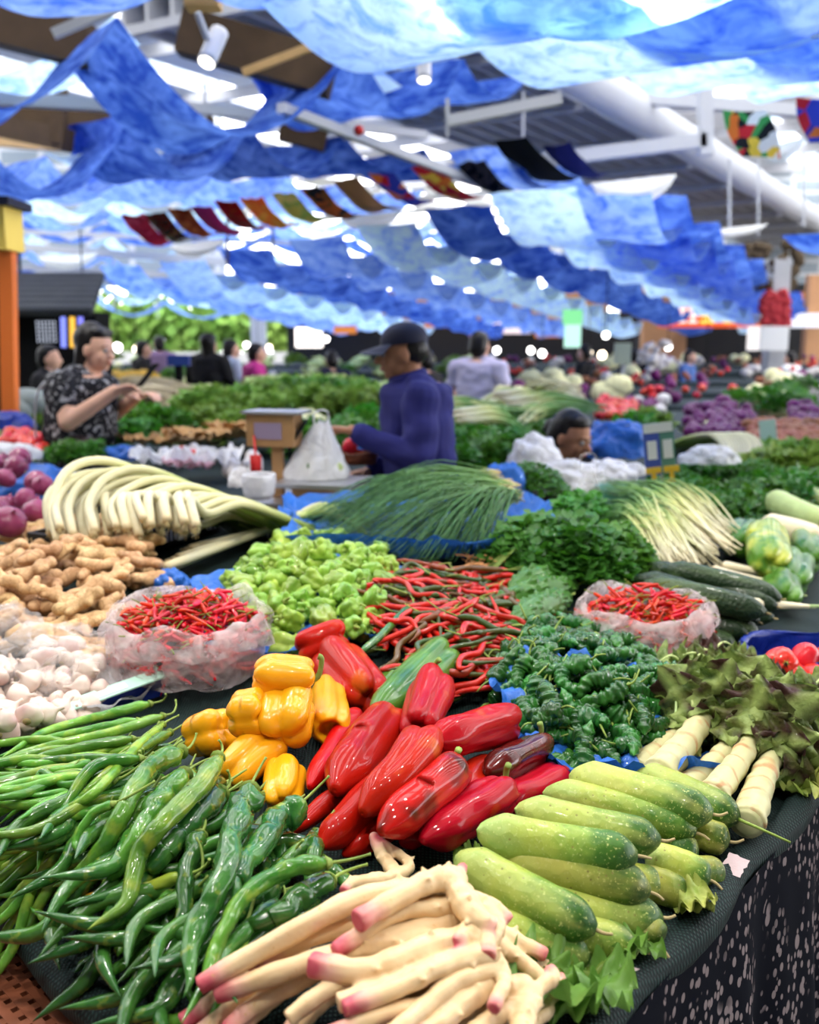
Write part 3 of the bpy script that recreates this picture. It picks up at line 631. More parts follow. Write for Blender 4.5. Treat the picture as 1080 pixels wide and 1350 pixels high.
yg([([(520, 1150), (500, 1120), (492, 1100)], 28, 18), ([(510, 1160), (540, 1140), (500, 1108)], 26, 16), ([(500, 1160), (465, 1165), (452, 1175)], 30, 16)], .03, 'knobbly ginger piece standing up behind the shoots')
yg([([(740, 1290), (700, 1275), (672, 1270)], 34, 26), ([(690, 1270), (720, 1290), (745, 1312)], 28, 22), ([(680, 1255), (705, 1262), (740, 1295)], 24, 18)], .01, 'ginger shoot with a pink cut end lying beside the cabbage leaves')
yg([([(640, 1215), (670, 1235), (720, 1260)], 38, 24), ([(650, 1240), (690, 1270), (740, 1310)], 36, 24)], .03, 'ginger piece pointing right under the front cucumber')
yg([([(420, 1270), (350, 1320), (300, 1370)], 42, 36), ([(460, 1290), (410, 1330), (370, 1380)], 44, 36)], .03, 'cream ginger shoots at the bottom centre under the pink ones')
yg([([(400, 1240), (320, 1290), (240, 1350)], 38, 30), ([(430, 1260), (330, 1310), (260, 1365)], 34, 28)], .03, 'ginger shoots with red ends at the lower left of the ginger')
yg([([(560, 1290), (520, 1320), (440, 1370)], 40, 30), ([(600, 1290), (560, 1320), (500, 1380)], 38, 32)], .05, 'ginger shoots reaching the bottom edge in the middle')
yg([([(640, 1320), (600, 1340), (560, 1380)], 50, 44), ([(680, 1300), (660, 1340), (650, 1380)], 40, 34), ([(640, 1310), (590, 1310), (560, 1330)], 36, 26)], .04, 'stubby branching ginger hand at the bottom')
yg([([(610, 1180), (520, 1175), (430, 1205), (262, 1300)], 48, 30), ([(590, 1195), (520, 1205), (440, 1255)], 38, 26)], .085, 'longest ginger shoot with a crimson tip reaching the green peppers')
yg([([(600, 1215), (500, 1240), (400, 1270), (285, 1312)], 44, 32), ([(560, 1240), (480, 1250), (412, 1275)], 40, 34)], .07, 'ginger shoot with a broad pink end below the longest one')
yg([([(620, 1235), (560, 1250), (480, 1280), (410, 1270)], 46, 40), ([(600, 1260), (540, 1290), (445, 1322)], 44, 30)], .09, 'thick ginger hand with lilac scales in the middle of the heap')
yg([([(645, 1260), (590, 1270), (530, 1300), (452, 1330)], 44, 28), ([(630, 1240), (620, 1225), (600, 1245)], 40, 26)], .10, 'ginger hand with a deep pink cut shoot near the centre')
yg([([(650, 1290), (600, 1320), (520, 1335), (420, 1372)], 38, 30), ([(640, 1300), (590, 1340), (530, 1380)], 40, 34)], .085, 'pale ginger shoots crossing the front of the heap')
yg([([(700, 1310), (690, 1345), (680, 1385)], 46, 36), ([(690, 1300), (640, 1300), (590, 1295)], 42, 30), ([(705, 1305), (730, 1290), (722, 1275)], 30, 22), ([(680, 1330), (640, 1350), (600, 1385)], 40, 30)], .07, 'gnarled ginger hand with several knobs at the lower right')
yg([([(598, 1165), (620, 1205), (650, 1225)], 46, 36), ([(600, 1160), (560, 1165), (470, 1215)], 48, 34), ([(620, 1190), (640, 1230), (642, 1262)], 40, 30), ([(600, 1160), (606, 1150), (612, 1142)], 28, 18)], .105, 'ginger hand at the root end with knobs and dry rootlets')
yg([([(560, 1200), (480, 1215), (400, 1240), (330, 1285)], 38, 28)], .06, 'slender cream shoot between the two longest pink ones')
yg([([(600, 1240), (520, 1270), (440, 1300), (380, 1345)], 38, 28)], .08, 'slender shoot crossing just below the lilac scaled hand')
yg([([(655, 1275), (600, 1295), (540, 1345), (500, 1375)], 38, 28), ([(650, 1260), (665, 1290), (650, 1330)], 32, 24)], .095, 'shoot leaning to the bottom edge right of the centre')
yg([([(640, 1200), (655, 1225), (640, 1250)], 36, 28), ([(625, 1185), (650, 1195), (672, 1215)], 30, 24)], .10, 'short knobs at the upper right end of the ginger heap')
yg([([(480, 1240), (400, 1290), (330, 1330), (290, 1370)], 36, 28)], .045, 'shadowed ginger shoot low at the left of the heap')
yg([([(720, 1330), (700, 1350), (690, 1380)], 34, 28), ([(715, 1325), (740, 1300), (735, 1285)], 28, 22)], .03, 'small ginger knob beside the cabbage leaves')
# --- leaves under ginger / on the table edge
def leafmesh(mb, c, d, up, L, Wd, curl=.3, ruff=.1, n=12, k=7, seed=0, m=0):
    d = Vector(d).normalized(); up = Vector(up); s = d.cross(up).normalized(); up = s.cross(d).normalized(); V = []; F = []; T = []
    for i in range(n+1):
        t = i/n; w = Wd*(math.sin(pi*min(1, t*.85+.12))**.6)
        p = Vector(c)+d*(L*t*(1-.15*curl*t))+up*(L*curl*(t*.9-t*t*1.3))
        for j in range(k):
            u = j/(k-1)*2-1; rf = ruff*Wd*abs(u)**1.5*math.sin(t*19+u*3+seed)+ruff*Wd*.6*nz((t*6, u*3, seed), 1)
            V.append(p+s*(u*w)+up*(rf-.25*Wd*(1-u*u)+abs(u)*ruff*Wd*.5)); T.append(abs(u))
    for i in range(n):
        for j in range(k-1): a = i*k+j; F.append((a, a+1, a+k+1, a+k))
    mb.add(V, F, T, m)
def leaf_heap(name, label, cat, px, count, size, mat, o=.0, spread=.06, updir=None, seed=0, group=None, curl=.6, ruff=.3, dirs=None, mid=False):
    rr = random.Random(seed); c0 = G(*px, o); mb = MB(); ribs = MB()
    for i in range(count):
        a = rr.uniform(0, 6.28) if dirs is None else rr.uniform(*dirs); p = Vector((rr.uniform(-1, 1)*spread, rr.uniform(-1, 1)*spread, rr.uniform(0, .02)))
        d = Vector((math.cos(a), math.sin(a), rr.uniform(-.1, .5))); L = size*rr.uniform(.7, 1.2)
        leafmesh(mb, p, d, (0, 0, 1), L, L*rr.uniform(.4, .6), curl*rr.uniform(.5, 1.3), ruff, 24, 13, i+seed)
        if mid:
            tube([p, p+d*L*.45+Vector((0, 0, L*curl*.2)), p+d*L*.9-Vector((0, 0, L*curl*.25))], lambda t: .004*(1-.8*t), 6, 10, mb=ribs)
    if ribs.v:
        root = empty(name, label, cat, c0, group); mb.obj('leaf', MAT[mat], root); ribs.obj('midrib', MAT['cabbage'], root); return root
    o_ = mb.obj(name, MAT[mat]); o_.location = c0; return tag(o_, label, cat, group)
leaf_heap('cabbage_leaf', 'crumpled pale green outer leaves under the ginger at the bottom right', 'leaves', (725, 1325), 9, .09, 'bleaf', .0, .05, seed=3, ruff=.35)
leaf_heap('cabbage_leaf', 'torn green leaf sticking out between ginger and cucumbers', 'leaves', (740, 1285), 4, .06, 'bleaf', .0, .03, seed=4, ruff=.3)
leaf_heap('cabbage_leaf', 'pale wilted leaf under the tips of the front cucumbers', 'leaves', (825, 1262), 4, .06, 'bleaf', .0, .03, seed=5)
leaf_heap('dry_leaf', 'narrow yellow dried leaf on the net beside the cucumber ends', 'leaves', (885, 1200), 3, .06, 'yleaf', .0, .02, seed=6, dirs=(-.2, .9))
leaf_heap('dry_leaf', 'small pale leaf strip lying before the red peppers', 'leaves', (600, 1140), 2, .05, 'bleaf', .0, .01, seed=9, dirs=(-.3, .3))
def scrap(px, size, label, seed, mat='pinkpaper'):
    rr = random.Random(seed); c0 = G(*px, .0); V = []; F = []; n = 6
    for i in range(n+1):
        for j in range(n+1):
            V.append((size*(i/n-.5)*(1+.3*rr.random()), size*.8*(j/n-.5)*(1+.3*rr.random()), .02*size*rr.uniform(-1, 1)-abs(j/n)*size*.5+.004))
    F = [(i*(n+1)+j, (i+1)*(n+1)+j, (i+1)*(n+1)+j+1, i*(n+1)+j+1) for i in range(n) for j in range(n)]
    mb = MB(); mb.add(V, F); o = mb.obj('paper_scrap', MAT[mat]); o.location = c0+Vector((0, -.0, .01)); o.rotation_euler = (0, 0, rr.uniform(2, 3)); tag(o, label, 'paper')
MAT['pinkpaper'] = M_plain('pinkish_crumpled_paper', (.62, .48, .50), .8, bump=.8, bs=60)
scrap((968, 1145), .03, 'small crumpled pinkish scrap hanging at the table edge beside the cucumbers', 1)
scrap((812, 1290), .035, 'pinkish paper scrap hanging from the table edge below the cucumbers', 2)
# --- celtuce
def celtuce(butt, top, w, o, label, seed):
    w *= 1.02
    A, B = G(*butt, o), G(*top, o+.02); L = (B-A).length; s = scale_at(A); Rd = w/2/s
    root = empty('celtuce', label, 'celtuce', A); orient(root, A, B, seed)
    def rf(t): return Rd*(1.0-.35*t+.04*math.sin(t*30))
    fn = lambda t, a: 1+.07*nz((math.cos(a), math.sin(a), t*6), 1.5, seed)+.03*math.sin(t*38+2*math.sin(a+seed))
    tube([(0, 0, 0), (0, .004, L*.5), (0, 0, L)], rf, 20, 30, fn).obj('stalk', MAT['celt'], root)
    mb = MB(); ball(mb, (0, 0, .0), Rd*.9, 1, 1, .12, 16, 4); mb.obj('cut_end', MAT['celtcut'], root)
    rr = random.Random(seed); ml = MB(); ribs = MB()
    for i in range(16):
        a = 2.4*i; z = L*(.78+.03*i); out = Vector((math.cos(a), math.sin(a), 0)); d = out*(.7 if i > 5 else 1.)+Vector((0, 0, .9+.05*i)); LL = rr.uniform(.08, .13)
        base = out*Rd*.5+Vector((0, 0, z)); leafmesh(ml, base, d, out*-1+Vector((0, 0, .4)), LL, LL*.5, rr.uniform(.3, .9), .36, 26, 13, seed+i)
        dn = d.normalized(); tube([base, base+dn*LL*.5, base+dn*LL*.85-out*-.01], lambda t: .0035*(1-.75*t), 6, 8, mb=ribs)
    ml.obj('leaves', MAT['lettuce'], root); ribs.obj('midribs', MAT['cabbage'], root)
celtuce((868, 1022), (935, 938), 44, .05, 'pale celtuce stalk at the left of the four, leaning on the blue plastic', 1)
celtuce((905, 1040), (968, 975), 38, .03, 'celtuce stalk partly hidden between its two neighbours', 2)
celtuce((938, 1050), (998, 968), 40, .055, 'celtuce stalk with the widest spread of dark leaves', 3)
celtuce((985, 1085), (1022, 990), 46, .035, 'celtuce stalk nearest to the table edge with a white cut end', 4)
celtuce((840, 1015), (905, 960), 32, .015, 'celtuce butt peeping out behind the rear cucumber', 5)
leaf_heap('lettuce_head', 'ruffled dark olive lettuce leaves behind the celtuce stalks', 'lettuce', (935, 890), 24, .10, 'lettuce', .04, .07, seed=11, ruff=.38, curl=.8, mid=True)
leaf_heap('lettuce_head', 'purple-brown ruffled lettuce leaves in front of the tomatoes', 'lettuce', (1015, 925), 28, .10, 'lettuce', .05, .08, seed=12, ruff=.38, curl=.8, mid=True)
leaf_heap('lettuce_head', 'drooping dark lettuce leaves at the right edge', 'lettuce', (1065, 960), 20, .10, 'lettuce', .03, .07, seed=13, ruff=.38, curl=.8, mid=True)
leaf_heap('wilted_leaf', 'yellow-green wilted leaves over the table edge at far right', 'leaves', (1050, 1025), 9, .09, 'yleaf', .0, .05, seed=14, ruff=.35)
leaf_heap('wilted_leaf', 'pale wilted leaves between the blue plastic and the celtuce', 'leaves', (860, 985), 7, .06, 'yleaf', .0, .04, seed=15, ruff=.3)
# --- crumpled plastic sheets
def sheet(px, rx, ry, o, mat, label, name='plastic_sheet', amp=.02, seed=0, rot=0, n=96, rim=.02, cat='plastic sheet', group=None, world=None, parent=None, rnd=.25):
    c0 = world or G(*px, o); V = []; F = []; c, s_ = math.cos(rot), math.sin(rot); k = 22
    for i in range(k+1):
        for j in range(n):
            a = 2*pi*j/n; q = i/k; w = 1+rnd*nz((math.cos(a), math.sin(a), 0), 1.5, seed)+.06*math.sin(a*9+seed)
            x, y = rx*q*w*math.cos(a), ry*q*w*math.sin(a); x, y = x*c-y*s_, x*s_+y*c
            z = (relief(c0.x+x, c0.y+y)-relief(c0.x, c0.y) if not world else 0)+amp*nz((x, y, 0), 22, seed)+amp*.6*nz((x, y, 0), 50, seed)+rim*q**5
            V.append((x, y, z))
    for i in range(k):
        for j in range(n): a = i*n+j; b = i*n+(j+1) % n; F.append((a, a+n, b+n, b))
    mb = MB(); mb.add(V, F); ob = mb.obj(name, MAT[mat], parent); ob.location = c0
    if not parent: tag(ob, label, cat, group)
    return ob
sheet((812, 950), .235, .225, .016, 'blue_plastic', 'blue plastic sheet spread under the crinkled dark green peppers', seed=2, rim=.045, amp=.03)
sheet((430, 790), .36, .30, .008, 'blue_plastic', 'blue plastic sheet under the light green lantern peppers', seed=3, rim=.04)
sheet((555, 700), .50, .42, .004, 'blue_plastic', 'blue plastic tarp under the garlic chives', seed=4, rim=.09, amp=.03)
# --- chilies in bags
def chili_proto(L, Rd, seed):
    rr = random.Random(seed); root = empty('red_chili', 'x', 'chili')
    c = rr.uniform(-.012, .012)
    kid(root, tube([(-L/2, 0, 0), (0, c, 0), (L/2, -c*.5, 0)], lambda t: Rd*(.6+.4*min(1, t*8))*(1-.25*t if t < .6 else .85*max(.05, 1-((t-.6)/.4)**1.6)), 8, 12).obj('flesh', MAT['chili'], root))
    kid(root, tube([(-L/2, 0, 0), (-L/2-.012, .001, .002), (-L/2-.026, .005, .003)], lambda t: .0018-.0007*t, 5, 4).obj('stem', MAT['cstem'], root)); return root
def chili_bag(px, rx, ry, o, hgt, n, label, glabel, clabel, seed, rot=0):
    c0 = G(*px, o); rr = random.Random(seed); pr = [chili_proto(.058, .0048, seed*10+i) for i in range(5)]; c, s_ = math.cos(rot), math.sin(rot)
    for i in range(n):
        q = rr.random()**.5*.92; a = rr.uniform(0, 6.28); x, y = rx*.92*q*math.cos(a), ry*.92*q*math.sin(a); x, y = x*c-y*s_, x*s_+y*c
        z = hgt*.72+.055*(1-q*q)+rr.uniform(-.02, .012)
        o_ = pr[i] if i < 5 else copy_tree(pr[i % 5])
        z += .10*hgt*y/ry; o_.location = c0+Vector((x, y, z)); o_.rotation_euler = (rr.uniform(-1, 1), rr.uniform(-.5, .5), rr.uniform(0, 6.28)); sc_ = rr.uniform(.8, 1.15); o_.scale = (sc_,)*3
        tag(o_, clabel, 'chili', glabel)
    # bag: outer wall + turned-down rim
    V = []; F = []; N = 90; ctrl = [(.55, .0), (.85, .01), (1.0, .06), (1.04, .35), (1.02, .6), (.95, .86), (.90, .96), (.93, .99), (1.0, .90), (1.07, .72), (1.10, .56)]
    pr2 = prof([(a, b) for a, b in ctrl], 26)
    for i, (r, z) in enumerate(pr2):
        for j in range(N):
            a = 2*pi*j/N; fold = nz((math.cos(a)*2, math.sin(a)*2, i*.10), 2.2, seed)*.08+.035*nz((math.cos(a)*7, math.sin(a)*7, i*.25), 2, seed)
            w = r*(1+fold*(.4+i/26)); x, y = rx*w*math.cos(a), ry*w*math.sin(a); x, y = x*c-y*s_, x*s_+y*c
            V.append((x, y, hgt*z*(1+.10*math.sin(a)*z+.22*nz((math.cos(a), math.sin(a), 0), 1.4, seed+4)*z)+.012*nz((x, y, z), 25, seed)))
    for i in range(len(pr2)-1):
        for j in range(N): a = i*N+j; b = i*N+(j+1) % N; F.append((a, b, b+N, a+N))
    mb = MB(); mb.add(V, F); b = mb.obj('plastic_bag', MAT['bag']); b.location = c0; tag(b, label, 'bag')
    ms = MB()
    for i in range(330):
        q = rr.random()**.4; a = rr.uniform(0, 6.28); x, y = rx*.95*q*math.cos(a), ry*.9*q*math.sin(a); x, y = x*c-y*s_, x*s_+y*c; v = rr.random()
        p = Vector((x, y, .012+v*(hgt*.66+.05*(1-q*q)))); d = Vector((rr.uniform(-1, 1), rr.uniform(-1, 1), rr.uniform(-.4, .4))).normalized()*.028
        tube([p-d, p+d], lambda t: .0050*(.5+.5*min(1, t*6))*(1-.8*t*t), 6, 4, mb=ms)
    ms = ms.obj('chili_heap', MAT['chili']); ms.location = c0; tag(ms, clabel.replace('small red chili', 'dense mass of red chilies').replace(' with green stem', ''), 'chili', None, 'stuff')
    # chilies seen through the lower wall
    for i in range(int(n*.07)):
        a = rr.uniform(pi, 2*pi)+rr.uniform(-.3, .3); x, y = rx*.86*math.cos(a), ry*.86*math.sin(a); x, y = x*c-y*s_, x*s_+y*c
        o_ = copy_tree(pr[i % 5]); o_.location = c0+Vector((x, y, rr.uniform(.012, hgt*.62))); o_.rotation_euler = (rr.uniform(-.6, .6), rr.uniform(-.6, .6), a+pi/2+rr.uniform(-.6, .6)); tag(o_, clabel, 'chili', glabel)
chili_bag((252, 880), .168, .165, .0, .135, 190, 'open translucent plastic bag full of red chilies beside the yellow peppers', 'chilies in the left bag', 'small red chili with green stem in the left plastic bag', 3, .35)
chili_bag((848, 855), .155, .135, .0, .115, 95, 'open translucent plastic bag of red chilies beside the dark cucumbers', 'chilies in the right bag', 'small red chili in the right plastic bag', 8, -.2)
# --- crinkled dark peppers
def crinkle_proto(seed):
    rr = random.Random(seed); L = rr.uniform(.062, .082); Rd = .0150; c = rr.uniform(-.014, .014); root = empty('crinkled_green_pepper', 'x', 'pepper')
    fn = lambda t, a: 1+.12*math.sin(t*40+2.0*math.sin(a+seed)+seed)+.30*nz((math.cos(a), math.sin(a), t*5), 1.7, seed)
    kid(root, tube([(-L/2, 0, 0), (0, c, 0), (L/2, -c, 0)], lambda t: Rd*(.55+.45*min(1, t*7))*(1.1-.55*t if t < .75 else .69*max(.1, 1-((t-.75)/.25)**1.8)), 16, 52, fn).obj('flesh', MAT['crinkle'], root))
    kid(root, tube([(-L/2, 0, 0), (-L/2-.014, .003, .006), (-L/2-.03, .012*(-1)**seed, .008)], lambda t: .0022-.001*t, 6, 6).obj('stem', MAT['stem'], root)); return root
cpr = [crinkle_proto(i) for i in range(6)]
cpoly = [(705, 850), (750, 820), (830, 845), (880, 900), (865, 945), (820, 965), (745, 968), (685, 940), (655, 890)]
scatter(cpr, cpoly, 235, (.0, .07), lambda x, y, r: r.uniform(0, 6.28), 'dark green crinkled pepper in the heap on blue plastic', 'crinkled peppers on the blue plastic', tilt=.5, sc_rng=(.95, 1.25), seed=5, spin=1.5)
# --- lantern peppers
def lantern_proto(seed):
    rr = random.Random(seed); L = rr.uniform(.05, .062); Rd = rr.uniform(.023, .027); root = empty('lantern_pepper', 'x', 'pepper')
    me = bell_mesh(L, Rd, 4, .35, rr.random() < .6, seed, .36, 0, 26, 32)
    me.v = [(x*(1+.30*nz((x, y, z), 75, seed)), y*(1+.30*nz((x, y, z), 75, seed+2)), z-L/2+.007*nz((x, y, z), 70, seed)) for x, y, z in me.v]
    kid(root, me.obj('flesh', MAT['lantern'], root)); st = stem_mb(L, Rd, .018, seed, r=.0024); st.v = [(x, y, z-L/2) for x, y, z in st.v]; kid(root, st.obj('stem', MAT['stem'], root)); return root
lpr = [lantern_proto(i) for i in range(7)]
lpoly = [(300, 805), (335, 765), (385, 738), (440, 735), (505, 768), (520, 800), (490, 850), (400, 865), (330, 850)]
scatter(lpr, lpoly, 215, (-.01, .072), lambda x, y, r: r.uniform(0, 6.28), 'crumpled light green lantern pepper in the heap on blue plastic', 'light green lantern peppers', tilt=1.6, spin=1.6, seed=6, sc_rng=(.85, 1.15))
# --- long red and green chilies
def lchili_proto(seed):
    rr = random.Random(seed); L = rr.uniform(.16, .24); Rd = rr.uniform(.006, .0082); root = empty('long_chili', 'x', 'chili pepper'); n = 5
    P = [(L*(i/n-.5), .022*rr.uniform(-1, 1), .012*rr.uniform(-.6, 1)) for i in range(n+1)]
    if seed % 3 == 0: P[-1] = (P[-2][0]-.01, P[-2][1]+.025, .01)
    fn = lambda t, a: 1+.14*nz((math.cos(a), math.sin(a), t*16), 1.5, seed)
    kid(root, tube(P, lambda t: Rd*(.5+.5*min(1, t*14))*(1-.3*t if t < .7 else .79*max(.06, 1-((t-.7)/.3)**1.6)), 9, 40, fn).obj('flesh', MAT['lchili'], root))
    p = Vector(P[0]); kid(root, tube([p, p+Vector((-.02, .004, .004)), p+Vector((-.042, .014, .008))], lambda t: .0022-.001*t, 6, 6).obj('stem', MAT['stem'], root)); return root
hpr = [lchili_proto(i) for i in range(9)]
scatter(hpr, [(505, 810), (560, 780), (640, 780), (690, 800), (700, 835), (660, 870), (650, 900), (580, 905), (520, 860)], 230, (.0, .07), lambda x, y, r: r.gauss(.45, .7)+(pi if r.random() < .5 else 0), 'long thin chili, red or dark green, in the tangle behind the peppers', 'long red and dark green chilies', tilt=.18, seed=8)
long_pepper([(540, 800), (500, 840), (465, 868)], 11, .06, 'dgreen', 'straight dark green chili between lantern peppers and the red tangle', wr=.3)
# --- bitter melons
def melon(a, b, w, o, label):
    A, B = G(*a, o), G(*b, o); L = (A-B).length; Rd = w/2/scale_at(A); K, N = 110, 84; V = []; F = []; seed = R.randrange(50)
    root = empty('bitter_melon', label, 'bitter melon', A); orient(root, A, B, 1)
    for i in range(K+1):
        t = i/K; r = Rd*math.sin(pi*min(1, max(.001, t)))**.6
        for j in range(N):
            an = 2*pi*j/N; d, _p = noise.voronoi(Vector((math.cos(an)*3.2, math.sin(an)*3.2, t*L/Rd*1.5+seed))); q = r*(1+.30*max(0, 1-d[0]*2.0)-.08)
            V.append((q*math.cos(an), q*math.sin(an), t*L))
    for i in range(K):
        for j in range(N): p = i*N+j; q = i*N+(j+1) % N; F.append((p, q, q+N, p+N))
    mb = MB(); mb.add(V, F); mb.obj('fruit', MAT['melon'], root)
    tube([(0, 0, L*.99), (0, .005, L+.02)], .003, 6, 4).obj('stem', MAT['stem'], root)
melon((645, 800), (762, 770), 52, .03, 'bumpy bitter melon lying just below the coriander')
melon((668, 825), (752, 785), 48, .05, 'bitter melon in front, nearest the red chilies')
melon((670, 780), (740, 755), 46, .04, 'bitter melon tucked under the coriander leaves')
# --- leafy bunches
def bunch(px, count, rad, hgt, leaf, o, mat, label, name='coriander_bunch', stems=None, seed=0, wpt=None, group=None, cat='herb', flat=.6, kind=None, lw=.5):
    rr = random.Random(seed); c0 = wpt or G(*px, o); mb = MB()
    for i in range(count):
        a = rr.uniform(0, 6.28); q = rr.random()**.5; el = rr.random()
        p = Vector((rad*q*math.cos(a), rad*q*math.sin(a), hgt*(1-q*q)*(.55+.55*el)))
        d = Vector((rr.uniform(-1, 1), rr.uniform(-1, 1), rr.uniform(-.6, .6)))+Vector((math.cos(a), math.sin(a), 0))*q
        up = Vector((rr.uniform(-1, 1)*.6, rr.uniform(-1, 1)*.6-.3, 1)); L = leaf*rr.uniform(.6, 1.3)
        dn = d.normalized(); s = dn.cross(up).normalized(); u2 = s.cross(dn)
        # three-lobed leaflet
        V = [p, p+s*L*lw+dn*L*.25+u2*L*.1, p+s*L*lw*.75+dn*L*.75, p+dn*L*.55-u2*L*.08, p+dn*L*1.1+u2*L*.05, p-s*L*lw*.75+dn*L*.75, p-s*L*lw+dn*L*.25+u2*L*.1]
        mb.add(V, [(0, 1, 2, 3), (3, 2, 4), (3, 4, 5), (0, 3, 5, 6)])
    if stems:
        root = empty(name, label, cat, c0, group); mb.obj('leaves', MAT[mat], root); ms = MB()
        dx, dy, ln, ns = stems
        for i in range(ns):
            a = rr.uniform(-rad, rad)*.8; tube([(0+rr.uniform(-.3, .3)*rad, a*.5, hgt*.4), (dx*ln*.5, dy*ln*.5+a*.6, .05), (dx*ln, dy*ln+a, .01)], .0016, 4, 6, mb=ms)
        ms.obj('stems', MAT['stem'], root)
        if kind: root['kind'] = kind
        return root
    ob = mb.obj(name, MAT[mat]); ob.location = c0; tag(ob, label, cat, group, kind); return ob
bunch((700, 740), 1100, .14, .13, .028, .0, 'leaf', 'coriander bunch at the left of the big leafy heap', stems=(-.8, -.5, .16, 14), seed=1)
bunch((755, 750), 1300, .16, .145, .028, .01, 'leaf', 'largest coriander bunch in the middle of the leafy heap', stems=(-.9, .1, .15, 14), seed=2)
bunch((805, 755), 1000, .13, .14, .028, .0, 'leaf', 'coriander bunch drooping towards the right chili bag', stems=(-.3, -.9, .12, 8), seed=3)
bunch((765, 700), 900, .15, .12, .028, .02, 'leaf', 'coriander bunch at the top of the leafy heap', stems=(-.9, .3, .2, 10), seed=4)
bunch((700, 648), 900, .15, .11, .022, .03, 'leaf', 'curly parsley-like bunch behind the chives beside the white bags', 'parsley_bunch', stems=(-.9, -.3, .15, 8), seed=5)
# roots / orange carrots-like rootlets beside coriander
mb = MB()
for i in range(40):
    p = Vector((jit(.05), jit(.04), .01+R.random()*.02)); tube([p, p+Vector((jit(.05), jit(.05), jit(.01)))], .002, 5, 4, mb=mb)
MAT['root'] = M_plain('orange_rootlets', (.60, .28, .11), .7, .2)
o = mb.obj('coriander_roots', MAT['root']); o.location = G(640, 750, .01); tag(o, 'tangle of orange-brown rootlets below the chive tarp', 'roots', None, 'stuff')
# --- chives
def chives(root_px, ends, n, label, seed, o0=.11, o1=.02, mat='chive', name='chive_bunch', r=.0030, t0=0., width=.035, group=None):
    rr = random.Random(seed); A = G(*root_px, o0); mb = MB()
    e0, e1 = [G(*e, o1) for e in ends]
    for i in range(n):
        u = rr.random(); E = e0.lerp(e1, u)+Vector((jit(.03), jit(.03), rr.uniform(0, .05))); S0 = A+Vector((rr.uniform(-1, 1)*width, rr.uniform(-1, 1)*width, rr.uniform(-.02, .02)))
        E = S0+(E-S0)*rr.uniform(.75, 1.08); E.z = relief(E.x, E.y)+o1+rr.uniform(0, .05)
        mid = S0.lerp(E, .5)+Vector((jit(.02), jit(.02), .05+rr.uniform(-.01, .04)))
        tube([S0-A, mid-A, E-A], lambda t: r*(1-.75*t*t), 4, 8, mb=mb, t0=t0, flat=.6)
    ob = mb.obj(name, MAT[mat]); ob.location = A; return tag(ob, label, 'chives', group)
ch = [((650, 628), ((440, 680), (400, 715))), ((665, 640), ((420, 690), (420, 735))), ((668, 650), ((470, 720), (480, 750))), ((672, 650), ((530, 740), (560, 758))), ((676, 655), ((600, 740), (640, 742))), ((600, 640), ((400, 690), (440, 730))), ((672, 645), ((500, 700), (560, 745)))]
cl = ['chive bunch at the back of the fan, its roots highest', 'chive bunch reaching farthest left on the tarp', 'chive bunch in the middle of the fan', 'chive bunch hanging forward over the tarp', 'rightmost chive bunch with loose pale blades', 'chive bunch lying flat at the left rear of the fan', 'topmost chive bunch lying over the others']
for i, (rp, en) in enumerate(ch): chives(rp, en, 75, cl[i], i, .14 if i != 5 else .10)
# --- spring onions right
so = [((955, 722), ((790, 640), (770, 665))), ((925, 735), ((800, 665), (775, 690))), ((890, 740), ((800, 690), (785, 700))), ((962, 705), ((850, 655), (800, 650))), ((900, 745), ((830, 660), (790, 680)))]
sl = ['spring onion bunch at the right end of the right-hand heap', 'spring onion bunch with thick white bulbs in the middle', 'spring onion bunch nearest the coriander', 'rear spring onion bunch of the right-hand heap', 'spring onion bunch on top with brown rootlets']
for i, (rp, en) in enumerate(so): chives(rp, en, 60, sl[i], 20+i, .07, .05, 'sonion', 'spring_onion_bunch', .0042, 0., .05)
# --- dark cucumbers
dc = [((850, 745), (1025, 800)), ((835, 762), (1000, 820)), ((870, 750), (1030, 790)), ((830, 775), (985, 835)), ((860, 800), (965, 840)), ((845, 770), (1010, 808)), ((880, 835), (970, 852)), ((900, 815), (1000, 838)), ((850, 760), (1020, 815))]
do = [.06, .05, .075, .03, .01, .085, .0, .02, .03]
dl = ['rear dark ridged cucumber right of the coriander', 'front dark ridged cucumber of the upper layer', 'topmost dark cucumber at the back', 'dark cucumber lying low beside the chili bag rim', 'short green cucumber behind the right chili bag', 'middle dark cucumber on top of the stack', 'small green cucumber half hidden behind the bag', 'dark cucumber at the lower right of the dark stack', 'dark cucumber under the top layer']
for (a, b), q, l in zip(dc, do, dl): cuke(a, b, 34, q, l, 'dcuke', .012)
# --- pale roots with leafy tips
pr_ = [((935, 750), (1020, 775)), ((950, 745), (1035, 760)), ((930, 760), (1000, 790)), ((960, 770), (1050, 785)), ((985, 795), (1075, 800)), ((945, 755), (1010, 765))]
for i, ((a, b), l) in enumerate(zip(pr_, ['pale water bamboo shoot at the left of the pile', 'pale shoot lying at the back of the pile', 'pale shoot in front beside the dark cucumbers', 'pale shoot with a yellow-green tip in the middle', 'single pale shoot with a green tip near the tomatoes', 'pale shoot on top of the pile'])):
    A, B = G(*a, .05+.01*(i % 3)), G(*b, .05); root = empty('water_bamboo_shoot', l, 'vegetable', A); orient(root, A, B); L = (B-A).length
    tube([(0, 0, 0), (0, 0, L)], lambda t: .017*(min(1, t*9+.3))*(1-.75*t), 10, 14).obj('shoot', MAT['white_root'], root)
    tube([(0, 0, L*.9), (0, .004, L*1.15)], lambda t: .006*(1-.5*t), 7, 5).obj('tip', MAT['zuc'], root)
